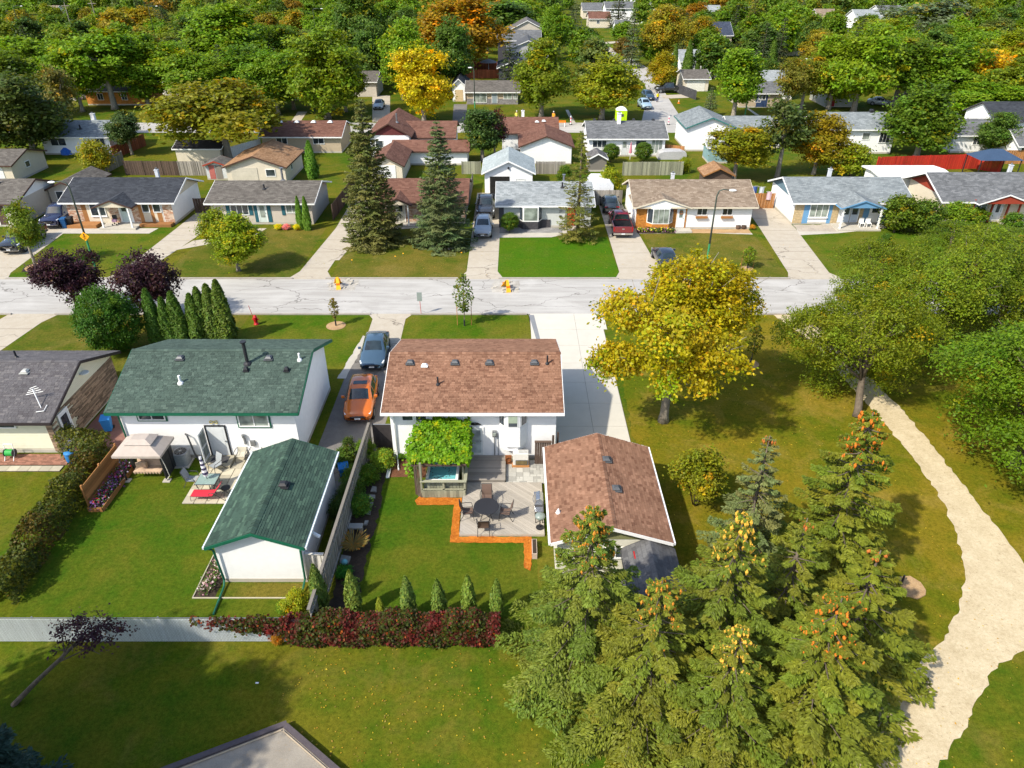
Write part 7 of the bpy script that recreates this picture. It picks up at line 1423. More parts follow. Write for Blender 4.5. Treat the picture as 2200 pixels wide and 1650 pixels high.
h, r, a, b = house('garden_shed', 'metal shed with white and red doors beside the tan garage', -38.4, -35.8, 90.2, 92.4, 1.9, 2.4, 'y', roof=RF_GREY_Y, wall=M('pale_metal_siding', (.5, .52, .52), .6), fascia=REDT, cat='shed', ov=.15); MB().box(-38.0, -37.3, 90.16, 90.197, .1, 1.8).build('shed_door', M('faded_red', (.4, .12, .1), .7), h); MB().box(-37.2, -36.4, 90.16, 90.197, .1, 1.8).build('shed_door', WEATHERED, h)
h, r, a, b = house('garden_shed', 'grey plank shed behind the thin spruce', 10.0, 12.3, 94.0, 96.6, 1.7, 2.4, 'y', roof=RF_GREY_Y, wall=WEATHERED, cat='shed', ov=.15); h, r, a, b = house('garden_shed', 'teal shed beside the teal trimmed house', 26.6, 29.2, 98.2, 101.5, 2.1, 2.5, roof=RF_PALE, wall=M('teal_wall', (.2, .32, .33), .8), cat='shed', ov=.15)
h, r, a, b = house('garden_shed', 'dark roofed long shed behind the fence panels', -45.5, -39.5, 98.5, 102.5, 1.9, 2.6, roof=M('black_tar', (.02, .018, .018), .9, .2, 3), wall=CREAM, cat='shed', ov=.2)
cnp = thing('canopy_gazebo', 'navy fabric gazebo canopy beside the red fence', 'gazebo', (61, 92, 0)); hip(MB(), 58.6, 64, 90.4, 94, 2.3, 2.0, 1.6, 3.3).build('canopy', M('navy_canvas', (.035, .065, .12), .9), cnp)
for x in (58.8, 63.8):
    for y in (90.6, 93.8): MB().bar((x, y, 0), (x, y, 2.3), .1).build('leg', BLACK, cnp)
psl = thing('patio_parasol', 'closed pink patio parasol behind the grey speckled house', 'parasol', (16.3, 100.2, 0)); MB().tube([(16.3, 100.2, .0), (16.3, 100.2, 2.4)], .03, 6).build('pole', TRIM, psl); MB().tube([(16.3, 100.2, .9), (16.3, 100.2, 1.5), (16.3, 100.2, 2.35)], [.22, .17, .04], 8).build('canopy', M('pink_cloth', (.55, .2, .24), .9), psl)
for k, (x, y, col) in enumerate(((25.8, 79.6, (.6, .3, .02)), (26.2, 80.4, (.5, .03, .05)), (26.9, 80.2, (.6, .6, .6)), (27.6, 80.6, (.05, .1, .3)), (28.3, 80.3, (.5, .55, .6)), (28.6, 78.5, (.55, .4, .45)))):
    ln = thing('laundry_garment', 'garment hanging on the line between the tan and blue-grey roofs, %s' % ('orange', 'red', 'white', 'navy', 'pale blue', 'pink')[k], 'laundry', (x, y, 1.0)); MB().grid(lambda u, v: (x - .28 + .56 * u, y + .05 * math.sin(u * 8), 1.9 - .9 * v), 6, 4).build('cloth', CLOTH, ln, color=col); MB().tube([(x - .4, y, 1.93), (x + .4, y, 1.93)], .012, 5).build('line', TRIM, ln)
wp = thing('white_trailer', 'white canvas covered trailer behind the thin spruce', 'trailer', (10.0, 80.5, 0)); MB().prism([(8.9, .5), (11.6, .5), (11.6, 1.9), (11.2, 2.3), (9.3, 2.3), (8.9, 1.9)], 'y', 81.0, 84.5).build('cover', M('white_canvas', (.72, .74, .76), .8), wp)
for x in (9.1, 11.4): MB().tube([(x - .1, 82.6, .35), (x + .1, 82.6, .35)], .34, 14).build('wheel', RUBBER, wp)
tb_ = thing('pool_cover', 'grey fabric covered garden furniture by the orange fence', 'cover', (*G(1445, 343), 0)); x, y = G(1445, 343); MB().prism([(x - 2, 0), (x + 2, 0), (x + 1.8, .9), (x + 1.2, 1.1), (x - 1.3, 1.05), (x - 1.9, .8)], 'y', y, y + 2).build('cover', M('grey_tarp', (.4, .4, .4), .8), tb_)
tp = tag(MB().lathe(*G(148, 330), [(1.0, 0), (.95, .5), (.6, .95), (.1, 1.15)], 10).build('tarp_bundle', M('blue_tarp', (.02, .12, .5), .6, .15, 4)), 'bright blue tarp bundle on the lawn behind the pale roof house', 'tarp')
# ---------------------------------------------------------------- vehicles
LAMP = M('lamp_lens', (.75, .78, .8), .12, .05, 20, spec=.8); TAIL = M('tail_lens', (.35, .01, .012), .2, .05, 20); CHROME = M('chrome', (.6, .6, .6), .15, .05, 10, metal=1.0); PLATE = M('plate', (.65, .67, .68), .5)
SPEC = {  # stations from nose to tail: y, floor, belt, top, half width, half roof width
    'sedan': dict(L=4.6, wb=(.92, 3.58), wr=.33, st=[(0, .35, .55, .60, .62, .50), (.12, .22, .62, .70, .80, .64), (.5, .2, .70, .78, .87, .72), (1.15, .2, .80, .90, .89, .74), (1.38, .2, .86, .95, .89, .72), (2.05, .2, .90, 1.40, .89, .58), (2.35, .2, .91, 1.44, .89, .58), (2.95, .2, .92, 1.43, .89, .58), (3.35, .2, .93, 1.36, .89, .57), (3.95, .22, .95, 1.03, .87, .68), (4.3, .25, .93, .99, .84, .66), (4.55, .32, .80, .86, .76, .60), (4.6, .4, .7, .74, .7, .55)], cab=(4, 9)),
    'crossover': dict(L=4.4, wb=(.85, 3.5), wr=.36, st=[(0, .42, .62, .66, .60, .48), (.1, .28, .74, .82, .80, .64), (.45, .24, .86, .95, .89, .74), (1.0, .24, .95, 1.05, .91, .74), (1.2, .24, 1.0, 1.09, .91, .72), (1.85, .24, 1.03, 1.54, .91, .62), (2.2, .24, 1.04, 1.60, .91, .63), (3.0, .24, 1.07, 1.60, .91, .63), (3.6, .24, 1.12, 1.54, .91, .61), (4.05, .28, 1.10, 1.20, .88, .68), (4.3, .36, .95, 1.0, .82, .66), (4.4, .45, .75, .80, .74, .6)], cab=(4, 9)),
    'cab': dict(L=5.8, wb=(1.0, 4.65), wr=.42, st=[(0, .5, .88, .95, .78, .66), (.1, .42, .98, 1.06, .92, .76), (.5, .4, 1.08, 1.16, .97, .82), (1.35, .4, 1.12, 1.22, .98, .82), (1.5, .4, 1.14, 1.24, .98, .80), (2.05, .4, 1.18, 1.84, .98, .68), (2.4, .4, 1.18, 1.92, .98, .68), (3.3, .4, 1.18, 1.92, .98, .68), (3.6, .4, 1.2, 1.86, .98, .67), (3.68, .4, 1.2, 1.24, .98, .8)], cab=(4, 9)),
}
def make_vehicle(kind, label='', loc=(0, 0, 0), rz=0.0, color=(.1, .1, .1), group=None, name='parked_car', cat='car', roof_rail=False, sunroof=False):
    """nose towards -y in its own frame, centred on its wheelbase"""
    sp = SPEC['cab' if kind == 'pickup' else kind]; L = sp['L']; r = lthing(name, label, cat, (*loc, .02) if len(loc) == 2 else loc, group, rz); o0 = L / 2
    def ring(s):
        y, fl, be, tp, w, wr_ = s; h = [(0, fl), (w * .86, fl), (w * .97, fl + .16), (w, (fl + be) * .55), (w * .985, be - .05), (w * .94, be), (wr_ + .02, tp - .05), (wr_ * .86, tp), (0, tp + .025)]
        return [(x, y - o0, z) for x, z in h] + [(-x, y - o0, z) for x, z in h[-2:0:-1]]
    rings = [ring(s) for s in sp['st']]; n = len(rings[0]); m = MB()
    for R_ in rings: m.v += R_
    for i in range(len(rings) - 1):
        for k in range(n): m.f.append((i * n + k, i * n + (k + 1) % n, (i + 1) * n + (k + 1) % n, (i + 1) * n + k))
    m.f.append(tuple(range(n))); e = (len(rings) - 1) * n; m.f.append(tuple(e + k for k in range(n))[::-1])
    body = m.build('body', CARPAINT, r, smooth=True, color=color)
    c0, c1 = sp['cab']
    def quad(nm, pts, ins, mat, off=.012, par=r):
        P_ = [Vector(p) for p in pts]; cen = sum(P_, Vector()) / len(P_); Q = [p.lerp(cen, ins) for p in P_]; nn = (Q[1] - Q[0]).cross(Q[-1] - Q[0]).normalized()
        if nn.dot(cen - Vector((0, cen.y, .8))) < 0: nn = -nn
        return MB().add([q + nn * off for q in Q] + [q - nn * .02 for q in Q], [tuple(range(len(Q)))] + [(i, (i + 1) % len(Q), len(Q) + (i + 1) % len(Q), len(Q) + i) for i in range(len(Q))]).build(nm, mat, par)
    def screen(nm, A, B_, f0, f1):
        def pt(u, v):
            k = u * 4; i = min(int(k), 3); f = k - i; a = Vector(A[6 + i]).lerp(Vector(A[7 + i]), f); b = Vector(B_[6 + i]).lerp(Vector(B_[7 + i]), f); p = a.lerp(b, f0 + (f1 - f0) * v); p.x *= .93; return p + up
        dA = Vector(B_[8]) - Vector(A[8]); up = Vector((0, -dA.z, dA.y)); up = up * (.016 / up.length) * (1 if up.z > 0 else -1)
        MB().grid(pt, 8, 3).build(nm, CARGLASS, r, smooth=True)
    screen('windshield', rings[c0], rings[c0 + 1], .06, .96); screen('rear_window', rings[c1 - 1], rings[c1], .08, .9)
    for side in (0, 1):
        idx = (5, 6) if side == 0 else (n - 5, n - 6)
        ks = list(range(c0, c1)); cuts = [(ks[0], ks[2]), (ks[2], ks[3]), (ks[3], ks[-1])]
        for a, b in cuts:
            pts = [rings[a][idx[0]], rings[b][idx[0]], rings[b][idx[1]], rings[a][idx[1]]]; quad('side_window', pts, .10, CARGLASS, .008)
        x = sp['st'][c0][4]; s = 1 if side == 0 else -1; ym, zm = sp['st'][c0 + 1][0] - .35 - o0, sp['st'][c0][2] + .1
        MB().box(min(s * x, s * (x + .2)), max(s * x, s * (x + .2)), ym - .05, ym + .07, zm - .02, zm + .14).build('mirror', CARPAINT, r, color=color, bevel=.02)
        for wy in sp['wb']:
            yy = wy - o0; w0 = sp['st'][3][4]; t = MB().tube([(s * (w0 - .20), yy, sp['wr']), (s * (w0 + .012), yy, sp['wr'])], sp['wr'], 20).build('wheel', RUBBER, r)
            rim = MB().tube([(s * (w0 - .0), yy, sp['wr']), (s * (w0 + .02), yy, sp['wr'])], sp['wr'] * .62, 16).build('rim', GREYMETAL, t)
            MB().tube([(s * (w0 - .12), yy, sp['wr'] + .01), (s * (w0 + .004), yy, sp['wr'] + .01)], sp['wr'] * 1.13, 20).build('wheel_arch', BLACK, r)
    st0, st2 = sp['st'][1], sp['st'][2]; fy = st0[0] - o0
    for s in (-1, 1):
        z = st0[2] - .03; MB().hexa([(s * .52, fy - .045, z - .09), (s * st0[4] * .99, fy + .0, z - .07), (s * st2[4] * .99, fy + .36, z + .06), (s * .55, fy + .06, z - .05), (s * .52, fy - .03, z + .05), (s * st0[4] * .97, fy + .02, z + .06), (s * st2[4] * .97, fy + .38, z + .12), (s * .55, fy + .08, z + .09)]).build('headlight', LAMP, r)
    g0 = sp['st'][0]; MB().box(-.45, .45, g0[0] - o0 - .03, g0[0] - o0 + .03, g0[1] + (.12 if kind != 'pickup' else .2), g0[2] + .02).build('grille', BLACK, r); MB().box(-.18, .18, g0[0] - o0 - .045, g0[0] - o0 - .032, g0[1] + .03, g0[1] + .13).build('licence_plate', PLATE, r)
    MB().prism([(-.5, g0[2] + .015), (-.1, g0[1] + .2), (.1, g0[1] + .2), (.5, g0[2] + .015), (.44, g0[2] + .015), (.08, g0[1] + .25), (-.08, g0[1] + .25), (-.44, g0[2] + .015)], 'y', g0[0] - o0 - .045, g0[0] - o0 - .034).build('grille_trim', CHROME, r)
    MB().box(-st0[4] * .92, st0[4] * .92, fy - .02, fy + .1, st0[1] - .02, st0[1] + .12).build('bumper', CHAR if kind != 'pickup' else CHROME, r)
    if kind == 'pickup':
        w = .98; y0, y1 = 3.7 - o0, 5.7 - o0
        MB().box(-w, w, y0, y1, .45, .62).build('bed_floor', CHAR, r); MB().box(-w, -w + .08, y0, y1, .621, 1.22).build('bed_side', CARPAINT, r, color=color, bevel=.02); MB().box(w - .08, w, y0, y1, .621, 1.22).build('bed_side', CARPAINT, r, color=color, bevel=.02); MB().box(-w + .081, w - .081, y0, y0 + .06, .621, 1.2).build('bed_front', BLACK, r); MB().box(-w + .081, -w + .09, y0 + .07, y1 - .09, .631, 1.2).build('bed_liner', BLACK, r); MB().box(w - .09, w - .081, y0 + .07, y1 - .09, .631, 1.2).build('bed_liner', BLACK, r)
        tg = MB().box(-w + .1, w - .1, y1 - .08, y1 + .02, .621, 1.22).build('tailgate', CARPAINT, r, color=color, bevel=.02); MB().box(-.12, .12, y1 + .021, y1 + .03, .95, 1.03).build('emblem', CHROME, tg)
        MB().box(-w * .98, w * .98, y1 + .0, y1 + .14, .42, .6).build('bumper', CHROME, r); MB().box(-.18, .18, y1 + .142, y1 + .152, .46, .57).build('licence_plate', PLATE, r); MB().box(-w + .09, w - .09, y0 + .07, y1 - .09, .622, .63).build('bed_liner', BLACK, r)
        for s in (-1, 1): MB().box(min(s * w, s * (w - .12)), max(s * w, s * (w - .12)), y1 - .02, y1 + .035, .75, 1.15).build('taillight', TAIL, r)
    else:
        e2 = sp['st'][-2]; ye = e2[0] - o0
        for s in (-1, 1): MB().box(min(s * .42, s * e2[4] * .98), max(s * .42, s * e2[4] * .98), ye - .05, ye + .05, e2[2] - .12, e2[2] + .0).build('taillight', TAIL, r)
        MB().box(-.2, .2, ye + .05, ye + .062, e2[2] - .25, e2[2] - .14).build('licence_plate', PLATE, r); MB().box(-e2[4] * .9, e2[4] * .9, ye - .1, ye + .07, e2[1] - .02, e2[1] + .12).build('bumper', CHAR, r)
    if sunroof: s5 = sp['st'][6]; MB().box(-.42, .42, s5[0] - o0 + .02, s5[0] - o0 + .42, s5[3] + .022, s5[3] + .034).build('sunroof', CARGLASS, r)
    if roof_rail:
        for s in (-.6, .6): MB().box(s - .02, s + .02, 2.0 - o0, 3.6 - o0, 1.6, 1.65).build('roof_rail', CHROME, r)
    return r
make_vehicle('sedan', 'blue-grey sedan parked nose out beside the brown-roofed house', (-9.75, 44.6), 0.05, (.045, .085, .13))
make_vehicle('crossover', 'orange crossover with sunroof parked on the asphalt drive', (-9.55, 38.1), 0.06, (.52, .125, .007), sunroof=True)
make_vehicle('crossover', 'silver crossover parked nose out on the drive of number 27', (-2.95, 70.6), 0.0, (.32, .35, .38))
make_vehicle('pickup', 'charcoal pickup parked behind the silver crossover', (-2.85, 77.2), 0.0, (.035, .04, .05), name='pickup_truck', cat='pickup')
make_vehicle('pickup', 'dark red pickup parked nose in beside the orange brick house', (11.2, 71.6), math.pi - .02, (.16, .006, .012), name='pickup_truck', cat='pickup')
make_vehicle('crossover', 'black car parked in front of the red pickup', (10.9, 78.3), math.pi, (.02, .03, .04))
make_vehicle('sedan', 'dark navy sedan parked tail out beside the young staked tree lawn', (14.15, 62.4), math.pi + .05, (.02, .028, .045))
make_vehicle('pickup', 'navy pickup parked nose out beside the brick and cedar house', (-48.1, 74.2), 0.08, (.015, .018, .05), name='pickup_truck', cat='pickup')
make_vehicle('pickup', 'black pickup half hidden behind the young street tree', (-47.9, 67.0), .08, (.018, .02, .024), name='pickup_truck', cat='pickup')
x, y = G(815, 232); make_vehicle('sedan', 'silver sedan on the drive under the yellow tree', (x, y), 0.05, (.42, .46, .5))
x, y = G(1384, 232); make_vehicle('crossover', 'pale blue utility vehicle parked at the street corner', (x, y), 0.1, (.3, .42, .5)); x, y = G(1391, 213); make_vehicle('crossover', 'dark blue car parked behind the utility vehicle', (x, y), .1, (.03, .06, .1))
x, y = G(1437, 199); make_vehicle('pickup', 'black pickup parked crosswise beside the charcoal fence', (x, y), -math.pi / 2, (.02, .022, .026), name='pickup_truck', cat='pickup')
x, y = G(1228, 62); make_vehicle('crossover', 'dark green car parked far up the side street', (x, y), .2, (.03, .06, .05)); x, y = G(1745, 150); make_vehicle('crossover', 'white vehicle glimpsed between the back gardens', (x, y), 1.2, (.6, .6, .6)); x, y = G(1890, 226); make_vehicle('sedan', 'silver car under the dark green tree', (x, y), 1.1, (.4, .42, .44))
# ---------------------------------------------------------------- street furniture and people
def street_lamp(label, x, y, h, arm, side, sign=False):
    r = lthing('street_lamp', label, 'street lamp', (x, y, 0)); gl = M('lamp_green', (.03, .22, .09), .5, .05, 6)
    MB().cyl(0, 0, 0, .22, .17, 12).build('base', CONCRETE, r); MB().tube([(0, 0, .2), (0, 0, 3.3)], [.10, .085], 10).build('lower_pole', gl, r)
    MB().tube([(0, 0, 3.3), (0, 0, h - .6), (side * .12, -.03, h - .15), (side * arm * .5, -.05, h), (side * arm, -.1, h - .05)], [.085, .065, .06, .05, .04], 10).build('upper_pole', M('lamp_dark', (.06, .075, .06), .5), r, smooth=True)
    MB().grid(lambda u, v: (side * (arm + .62 * u), -.1 + .17 * math.cos(v * 6.283) * math.sin(.35 + u * 2.5), h - .07 + .10 * math.sin(v * 6.283) * math.sin(.35 + u * 2.5)), 8, 12).build('lamp_head', TRIM, r, smooth=True)
    if sign:
        sg = MB().prism([(0, 2.95), (.42, 3.37), (0, 3.79), (-.42, 3.37)], 'y', -.14, -.12).build('warning_sign', PAINT, r, color=(.85, .36, .005))
        MB().prism([(-.05, 3.45), (.05, 3.45), (.07, 3.58), (0, 3.65), (-.07, 3.58)], 'y', -.15, -.142).build('symbol_head', BLACK, sg)
        for a, b in (((0, 3.46), (.02, 3.25)), ((.02, 3.27), (.18, 3.08)), ((.02, 3.27), (-.12, 3.1)), ((0, 3.42), (.2, 3.35)), ((0, 3.42), (-.2, 3.3))): MB().bar((a[0], -.146, a[1]), (b[0], -.146, b[1]), .06, .008).build('symbol_limb', BLACK, sg)
    return r
x, y = G(208, 584); street_lamp('green street lamp carrying a yellow pedestrian warning sign', x, y, 8.2, 1.0, -1, True)
x, y = G(1513, 600); street_lamp('green street lamp on the lawn of the orange brick house', x, y, 8.0, .9, 1)
x, y = G(1021, 262); street_lamp('tall dark lamp in front of the beige bungalow', x, y, 8.5, .3, -1); x, y = G(1600, 250); street_lamp('green lamp pole beside the navy door house', x, y, 8.4, .8, 1); x, y = G(1247, 108); street_lamp('curved white street lamp up the side street', x, y, 8.0, 2.0, 1)
for px, bp, s in ((62, 120, 1), (343, 120, 1), (686, 130, 1)): x, y = G(px, bp); street_lamp('curved pale street lamp above the far left tree canopy', x, y, 12.0, 2.0, s)['group'] = 'street lamps above the left canopy'
for px, bp, tp in ((225, 110, 0), (168, 110, 5), (15, 120, 30)):
    x, y = G(px, bp); h = GY(px, tp, y)[1]; up = lthing('utility_pole', 'pale wooden utility pole rising from the far left canopy', 'utility pole', (x, y, 0), 'utility poles in the left canopy'); MB().tube([(0, 0, 0), (0, 0, h)], [.16, .1], 8).build('pole', BARK_PALE, up); MB().box(-1.1, 1.1, -.06, .06, h - .9, h - .75).build('crossarm', BARK_PALE, up)
x, y = G(551, 697); hd = lthing('fire_hydrant', 'red fire hydrant with a marker rod on the boulevard lawn', 'fire hydrant', (x, y, 0)); RED = M('hydrant_red', (.45, .01, .012), .45, .06, 8)
MB().lathe(0, 0, [(.2, 0), (.2, .06), (.14, .08), (.14, .55), (.17, .57), (.17, .62), (.13, .66), (.09, .78), (.02, .82)], 14).build('barrel', RED, hd, smooth=True); MB().tube([(-.24, 0, .45), (.24, 0, .45)], .065, 10).build('side_caps', RED, hd); MB().tube([(0, -.22, .42), (0, -.1, .42)], .09, 10).build('front_cap', RED, hd); MB().tube([(-.14, 0, .6), (-.32, .02, 1.6)], .022, 6).build('marker_rod', RED, hd)
x, y = G(905, 676); ns = lthing('no_parking_sign', 'grey-backed street sign on a red post at the kerb', 'sign', (x, y, 0), None, 0); MB().tube([(0, 0, 0), (-.05, 0, 1.9)], .025, 6).build('post', M('red_post', (.5, .12, .1), .5), ns); MB().box(-.24, .16, -.035, -.02, 1.2, 1.95).build('sign_plate', M('sign_back', (.33, .38, .36), .5, .05, 6, metal=.3), ns)
ORN = M('safety_orange', (.85, .20, .01), .6, .05, 6); AMB = M('safety_amber', (.85, .42, .02), .6)
for px, py, lab in ((727, 618, 'orange folding road barricade in the dusty street cut'), (1090, 624, 'orange folding road barricade in the square street cut')):
    x, y = G(px, py); bc = lthing('road_barricade', lab, 'barricade', (x, y, 0), None, .25)
    MB().hexa([(-.2, -.5, .02), (.2, -.5, .02), (.2, -.46, .02), (-.2, -.46, .02), (-.1, -.02, .95), (.1, -.02, .95), (.1, .02, .95), (-.1, .02, .95)]).build('front_leg', AMB, bc); MB().hexa([(-.35, .9, .02), (.35, .9, .02), (.35, .94, .02), (-.35, .94, .02), (-.12, .03, .95), (.12, .03, .95), (.12, .07, .95), (-.12, .07, .95)]).build('rear_leg', AMB, bc)
    MB().box(-.16, .16, -.33, -.28, .3, .52).build('stripe_board', ORN, bc); MB().box(-.26, .26, .62, .66, .3, .52).build('stripe_board', ORN, bc); MB().box(-.08, .08, .1, .5, .5, .62).build('strut', DARKBROWN, bc)
def cone(label, x, y, group=None):
    r = lthing('traffic_cone', label, 'cone', (x, y, 0), group); MB().box(-.2, .2, -.2, .2, 0, .04).build('base', ORN, r); MB().lathe(0, 0, [(.15, .04), (.09, .35)], 12).build('body', ORN, r); MB().lathe(0, 0, [(.092, .35), (.065, .5)], 12).build('band', TRIM, r); MB().lathe(0, 0, [(.066, .5), (.03, .72)], 12).build('tip', ORN, r)
x, y = G(1458, 222); cone('orange traffic cone on the corner lawn', x, y)
x, y = G(1333, 250, 0); y = 119.5; x = (1333 - 1100) / FOCAL * (y * math.cos(PITCH) + 24 * math.sin(PITCH)); pp = lthing('portable_toilet', 'lime green portable toilet behind the grey speckled roof', 'portable toilet', (x, y, 0)); LIME = M('lime_plastic', (.42, .62, .005), .5, .04, 4)
MB().box(-.85, .85, -.85, .85, .1, 3.0).build('cabin', LIME, pp, bevel=.05); MB().box(-.5, .5, -.875, -.852, .2, 2.6).build('door', LIME, pp, bevel=.02); MB().grid(lambda u, v: (-.85 + 1.7 * u, -.87 + 1.74 * v, 3.0 + .5 * math.sin(u * math.pi) ** .6 * math.sin(v * math.pi) ** .3), 12, 8).build('roof', M('white_dome', (.75, .77, .72), .5), pp, smooth=True); MB().box(-.3, .3, -.9, -.877, 2.1, 2.5).build('vent', CHAR, pp)
for px, py, lab in ((1226, 268, 'pink and white marker post left of the grey speckled roof'), (1436, 268, 'pink and white marker post right of the grey speckled roof')):
    x, y = G(px, py); mk = lthing('marker_post', lab, 'marker', (x, y, 0))
    for k in range(5): MB().cyl(0, 0, .1 + k * .26, .1 + (k + 1) * .26, .09, 10).build('band', M('pink_band', (.7, .12, .2), .6) if k % 2 else TRIM, mk)
    MB().cyl(0, 0, 0, .1, .25, 12).build('base', RUBBER, mk)
x, y = G(1202, 272); ob = lthing('orange_barrier', 'low orange barrier board on the back street', 'barrier', (x, y, 0)); MB().box(-1.0, 1.0, -.03, .03, .6, .95).build('board', ORN, ob)
for s in (-.8, .8): MB().bar((s, -.3, 0), (s, 0, .6), .06).build('leg', TRIM, ob); MB().bar((s, .3, 0), (s, 0, .6), .06).build('leg', TRIM, ob)
def person(label, x, y, rz, vest, legs, h=1.75, bend=0.0):
    r = lthing('person', label, 'person', (x, y, 0), None, rz, h / 1.75); me = bpy.data.meshes.new('body'); V = [(0, 0, .95), (0, 0, 1.15), (0, 0, 1.40), (0, 0, 1.50), (0, -.01, 1.60), (0, -.01, 1.70), (.10, 0, .90), (.12, -.02, .50), (.12, .02, .09), (.12, -.13, .04), (-.10, 0, .90), (-.12, .03, .50), (-.12, .06, .09), (-.12, -.09, .04), (.19, 0, 1.40), (.26, .02, 1.13), (.27, -.08, .88), (.27, -.11, .80), (-.19, 0, 1.40), (-.26, .02, 1.13), (-.27, -.06, .88), (-.27, -.09, .80)]
    E_ = [(0, 1), (1, 2), (2, 3), (3, 4), (4, 5), (0, 6), (6, 7), (7, 8), (8, 9), (0, 10), (10, 11), (11, 12), (12, 13), (2, 14), (14, 15), (15, 16), (16, 17), (2, 18), (18, 19), (19, 20), (20, 21)]
    rad = [.14, .13, .14, .06, .09, .085, .09, .065, .045, .04, .09, .065, .045, .04, .07, .05, .04, .035, .07, .05, .04, .035]
    me.from_pydata(V, E_, []); me.update(); o = bpy.data.objects.new('body', me); C.objects.link(o); o.parent = r; sk = o.modifiers.new('skin', 'SKIN'); lay = me.skin_vertices[0].data
    for i, rr in enumerate(rad): lay[i].radius = (rr, rr * (.75 if i in (0, 1, 2) else 1))
    lay[0].use_root = True; sb = o.modifiers.new('sub', 'SUBSURF'); sb.levels = 1; sb.render_levels = 2; me.materials.append(M('skin_tone', (.45, .27, .2), .7)); 
    MB().grid(lambda u, v: ((.20 - .01 * v) * math.cos(u * 6.283), .145 * math.sin(u * 6.283), .92 + .56 * v), 16, 6).build('vest', CLOTH, r, smooth=True, color=vest)
    for s in (-1, 1):
        MB().tube([(s * .10, 0, .95), (s * .12, 0, .5), (s * .12, .04, .07)], [.115, .085, .07], 10).build('trouser_leg', CLOTH, r, color=legs); MB().box(s * .12 - .05, s * .12 + .05, -.16, .1, 0, .08).build('shoe', BLACK, r); MB().tube([(s * .19, 0, 1.42), (s * .27, .02, 1.12)], [.085, .062], 8).build('sleeve', CLOTH, r, color=vest)
    MB().lathe(0, -.01, [(.105, 1.70), (.11, 1.74), (.08, 1.81), (.02, 1.835)], 12).build('hard_hat', CLOTH, r, color=(.7, .7, .66), smooth=True)
    return r
x, y = G(1412, 219); person('worker in a yellow hi-vis vest standing on the side street', x, y, .3, (.75, .62, .01), (.03, .04, .1)); x, y = G(1189, 263); person('worker in an orange vest and white helmet beside the tree trunk', x, y, -.6, (.8, .32, .02), (.05, .05, .07)); x, y = G(1110, 262); person('worker in a white helmet behind the rust roof', x, y, .2, (.7, .62, .1), (.06, .06, .06))
# bins, pots and small things on the far lawns
x, y = G(142, 490); cart('blue recycling cart by the brick and cedar house', x, y, .1, (.01, .07, .19), 1.1); x, y = G(155, 488); cart('black waste cart by the brick and cedar house', x, y, .1, (.015, .016, .018), 1.1)
for px, py, lab in ((1585, 492, 'left of two barrel planters against the white house wall'), (1597, 492, 'right of two barrel planters against the white house wall')): x, y = G(px, py); pl = lthing('barrel_planter', lab, 'planter', (x, y, 0)); MB().lathe(0, 0, [(.2, 0), (.26, .2), (.24, .42)], 12).build('pot', DARKWOOD, pl); MB().disc(0, 0, .43, .2, n=12, t=.02).build('soil', SOIL, pl)
x, y = G(250, 487); sl_ = lthing('stroller', 'small pink and black stroller on the brick house porch', 'stroller', (x, y, .2)); MB().box(-.2, .2, -.2, .2, .35, .6).build('seat', M('pink_seat', (.5, .3, .4), .9), sl_); MB().box(-.22, .22, .1, .25, .55, 1.0).build('hood', BLACK, sl_)
for sx in (-.22, .22):
    for sy in (-.22, .22): MB().tube([(sx - .02, sy, .09), (sx + .02, sy, .09)], .09, 10).build('wheel', RUBBER, sl_)
T(1608, 490, 478, 14, 'shrub0', (.3, .1, .02), 'flower_mound', 'rust coloured flower mound at the white house corner', None, 'shrub', 1, 1.95); T(1617, 493, 482, 14, 'shrub1', (.35, .2, .02), 'flower_mound', 'orange flower mound beside the dark gate', None, 'shrub', 1, 1.95)
for px, py in ((848, 558), (990, 550), (865, 552), (755, 566)):
    x, y = G(px, py); fl = lthing('utility_flag', 'tiny yellow utility marker flag stuck in a lawn', 'flag', (x, y, 0), 'utility flags on the lawns'); MB().cyl(0, 0, 0, .4, .008, 5).build('wire', GREYMETAL, fl); MB().box(0, .14, -.004, .004, .3, .4).build('flag', AMB, fl)
# fallen leaves over the lawns, too many to count
q = np.random.RandomState(900); n = 2600; P_ = np.concatenate([np.stack([q.uniform(2, 22, n // 2), q.uniform(14, 50, n // 2)], 1), np.stack([q.uniform(-9, 6, n // 4), q.uniform(13, 20, n // 4)], 1), np.stack([q.uniform(-48, 45, n // 4), q.uniform(59, 70, n // 4)], 1)])
keep = ~((P_[:, 0] > 1.2) & (P_[:, 0] < 7.4) & (P_[:, 1] > 23)); P_ = P_[keep]; n = len(P_); tt = np.array([(.4, .3, .02), (.35, .2, .02), (.25, .18, .04)])[q.randint(0, 3, n)]
o = bpy.data.objects.new('fallen_leaves', leaf_mesh('fallen_leaves', np.concatenate([P_, np.full((n, 1), .03)], 1), np.array([0, 0, 1.0]) + q.normal(size=(n, 3)) * .2, q.uniform(.025, .055, n), tt)); C.objects.link(o); o['kind'] = 'stuff'; o['label'] = 'scattered yellow fallen leaves on the lawns'; o['category'] = 'leaves'
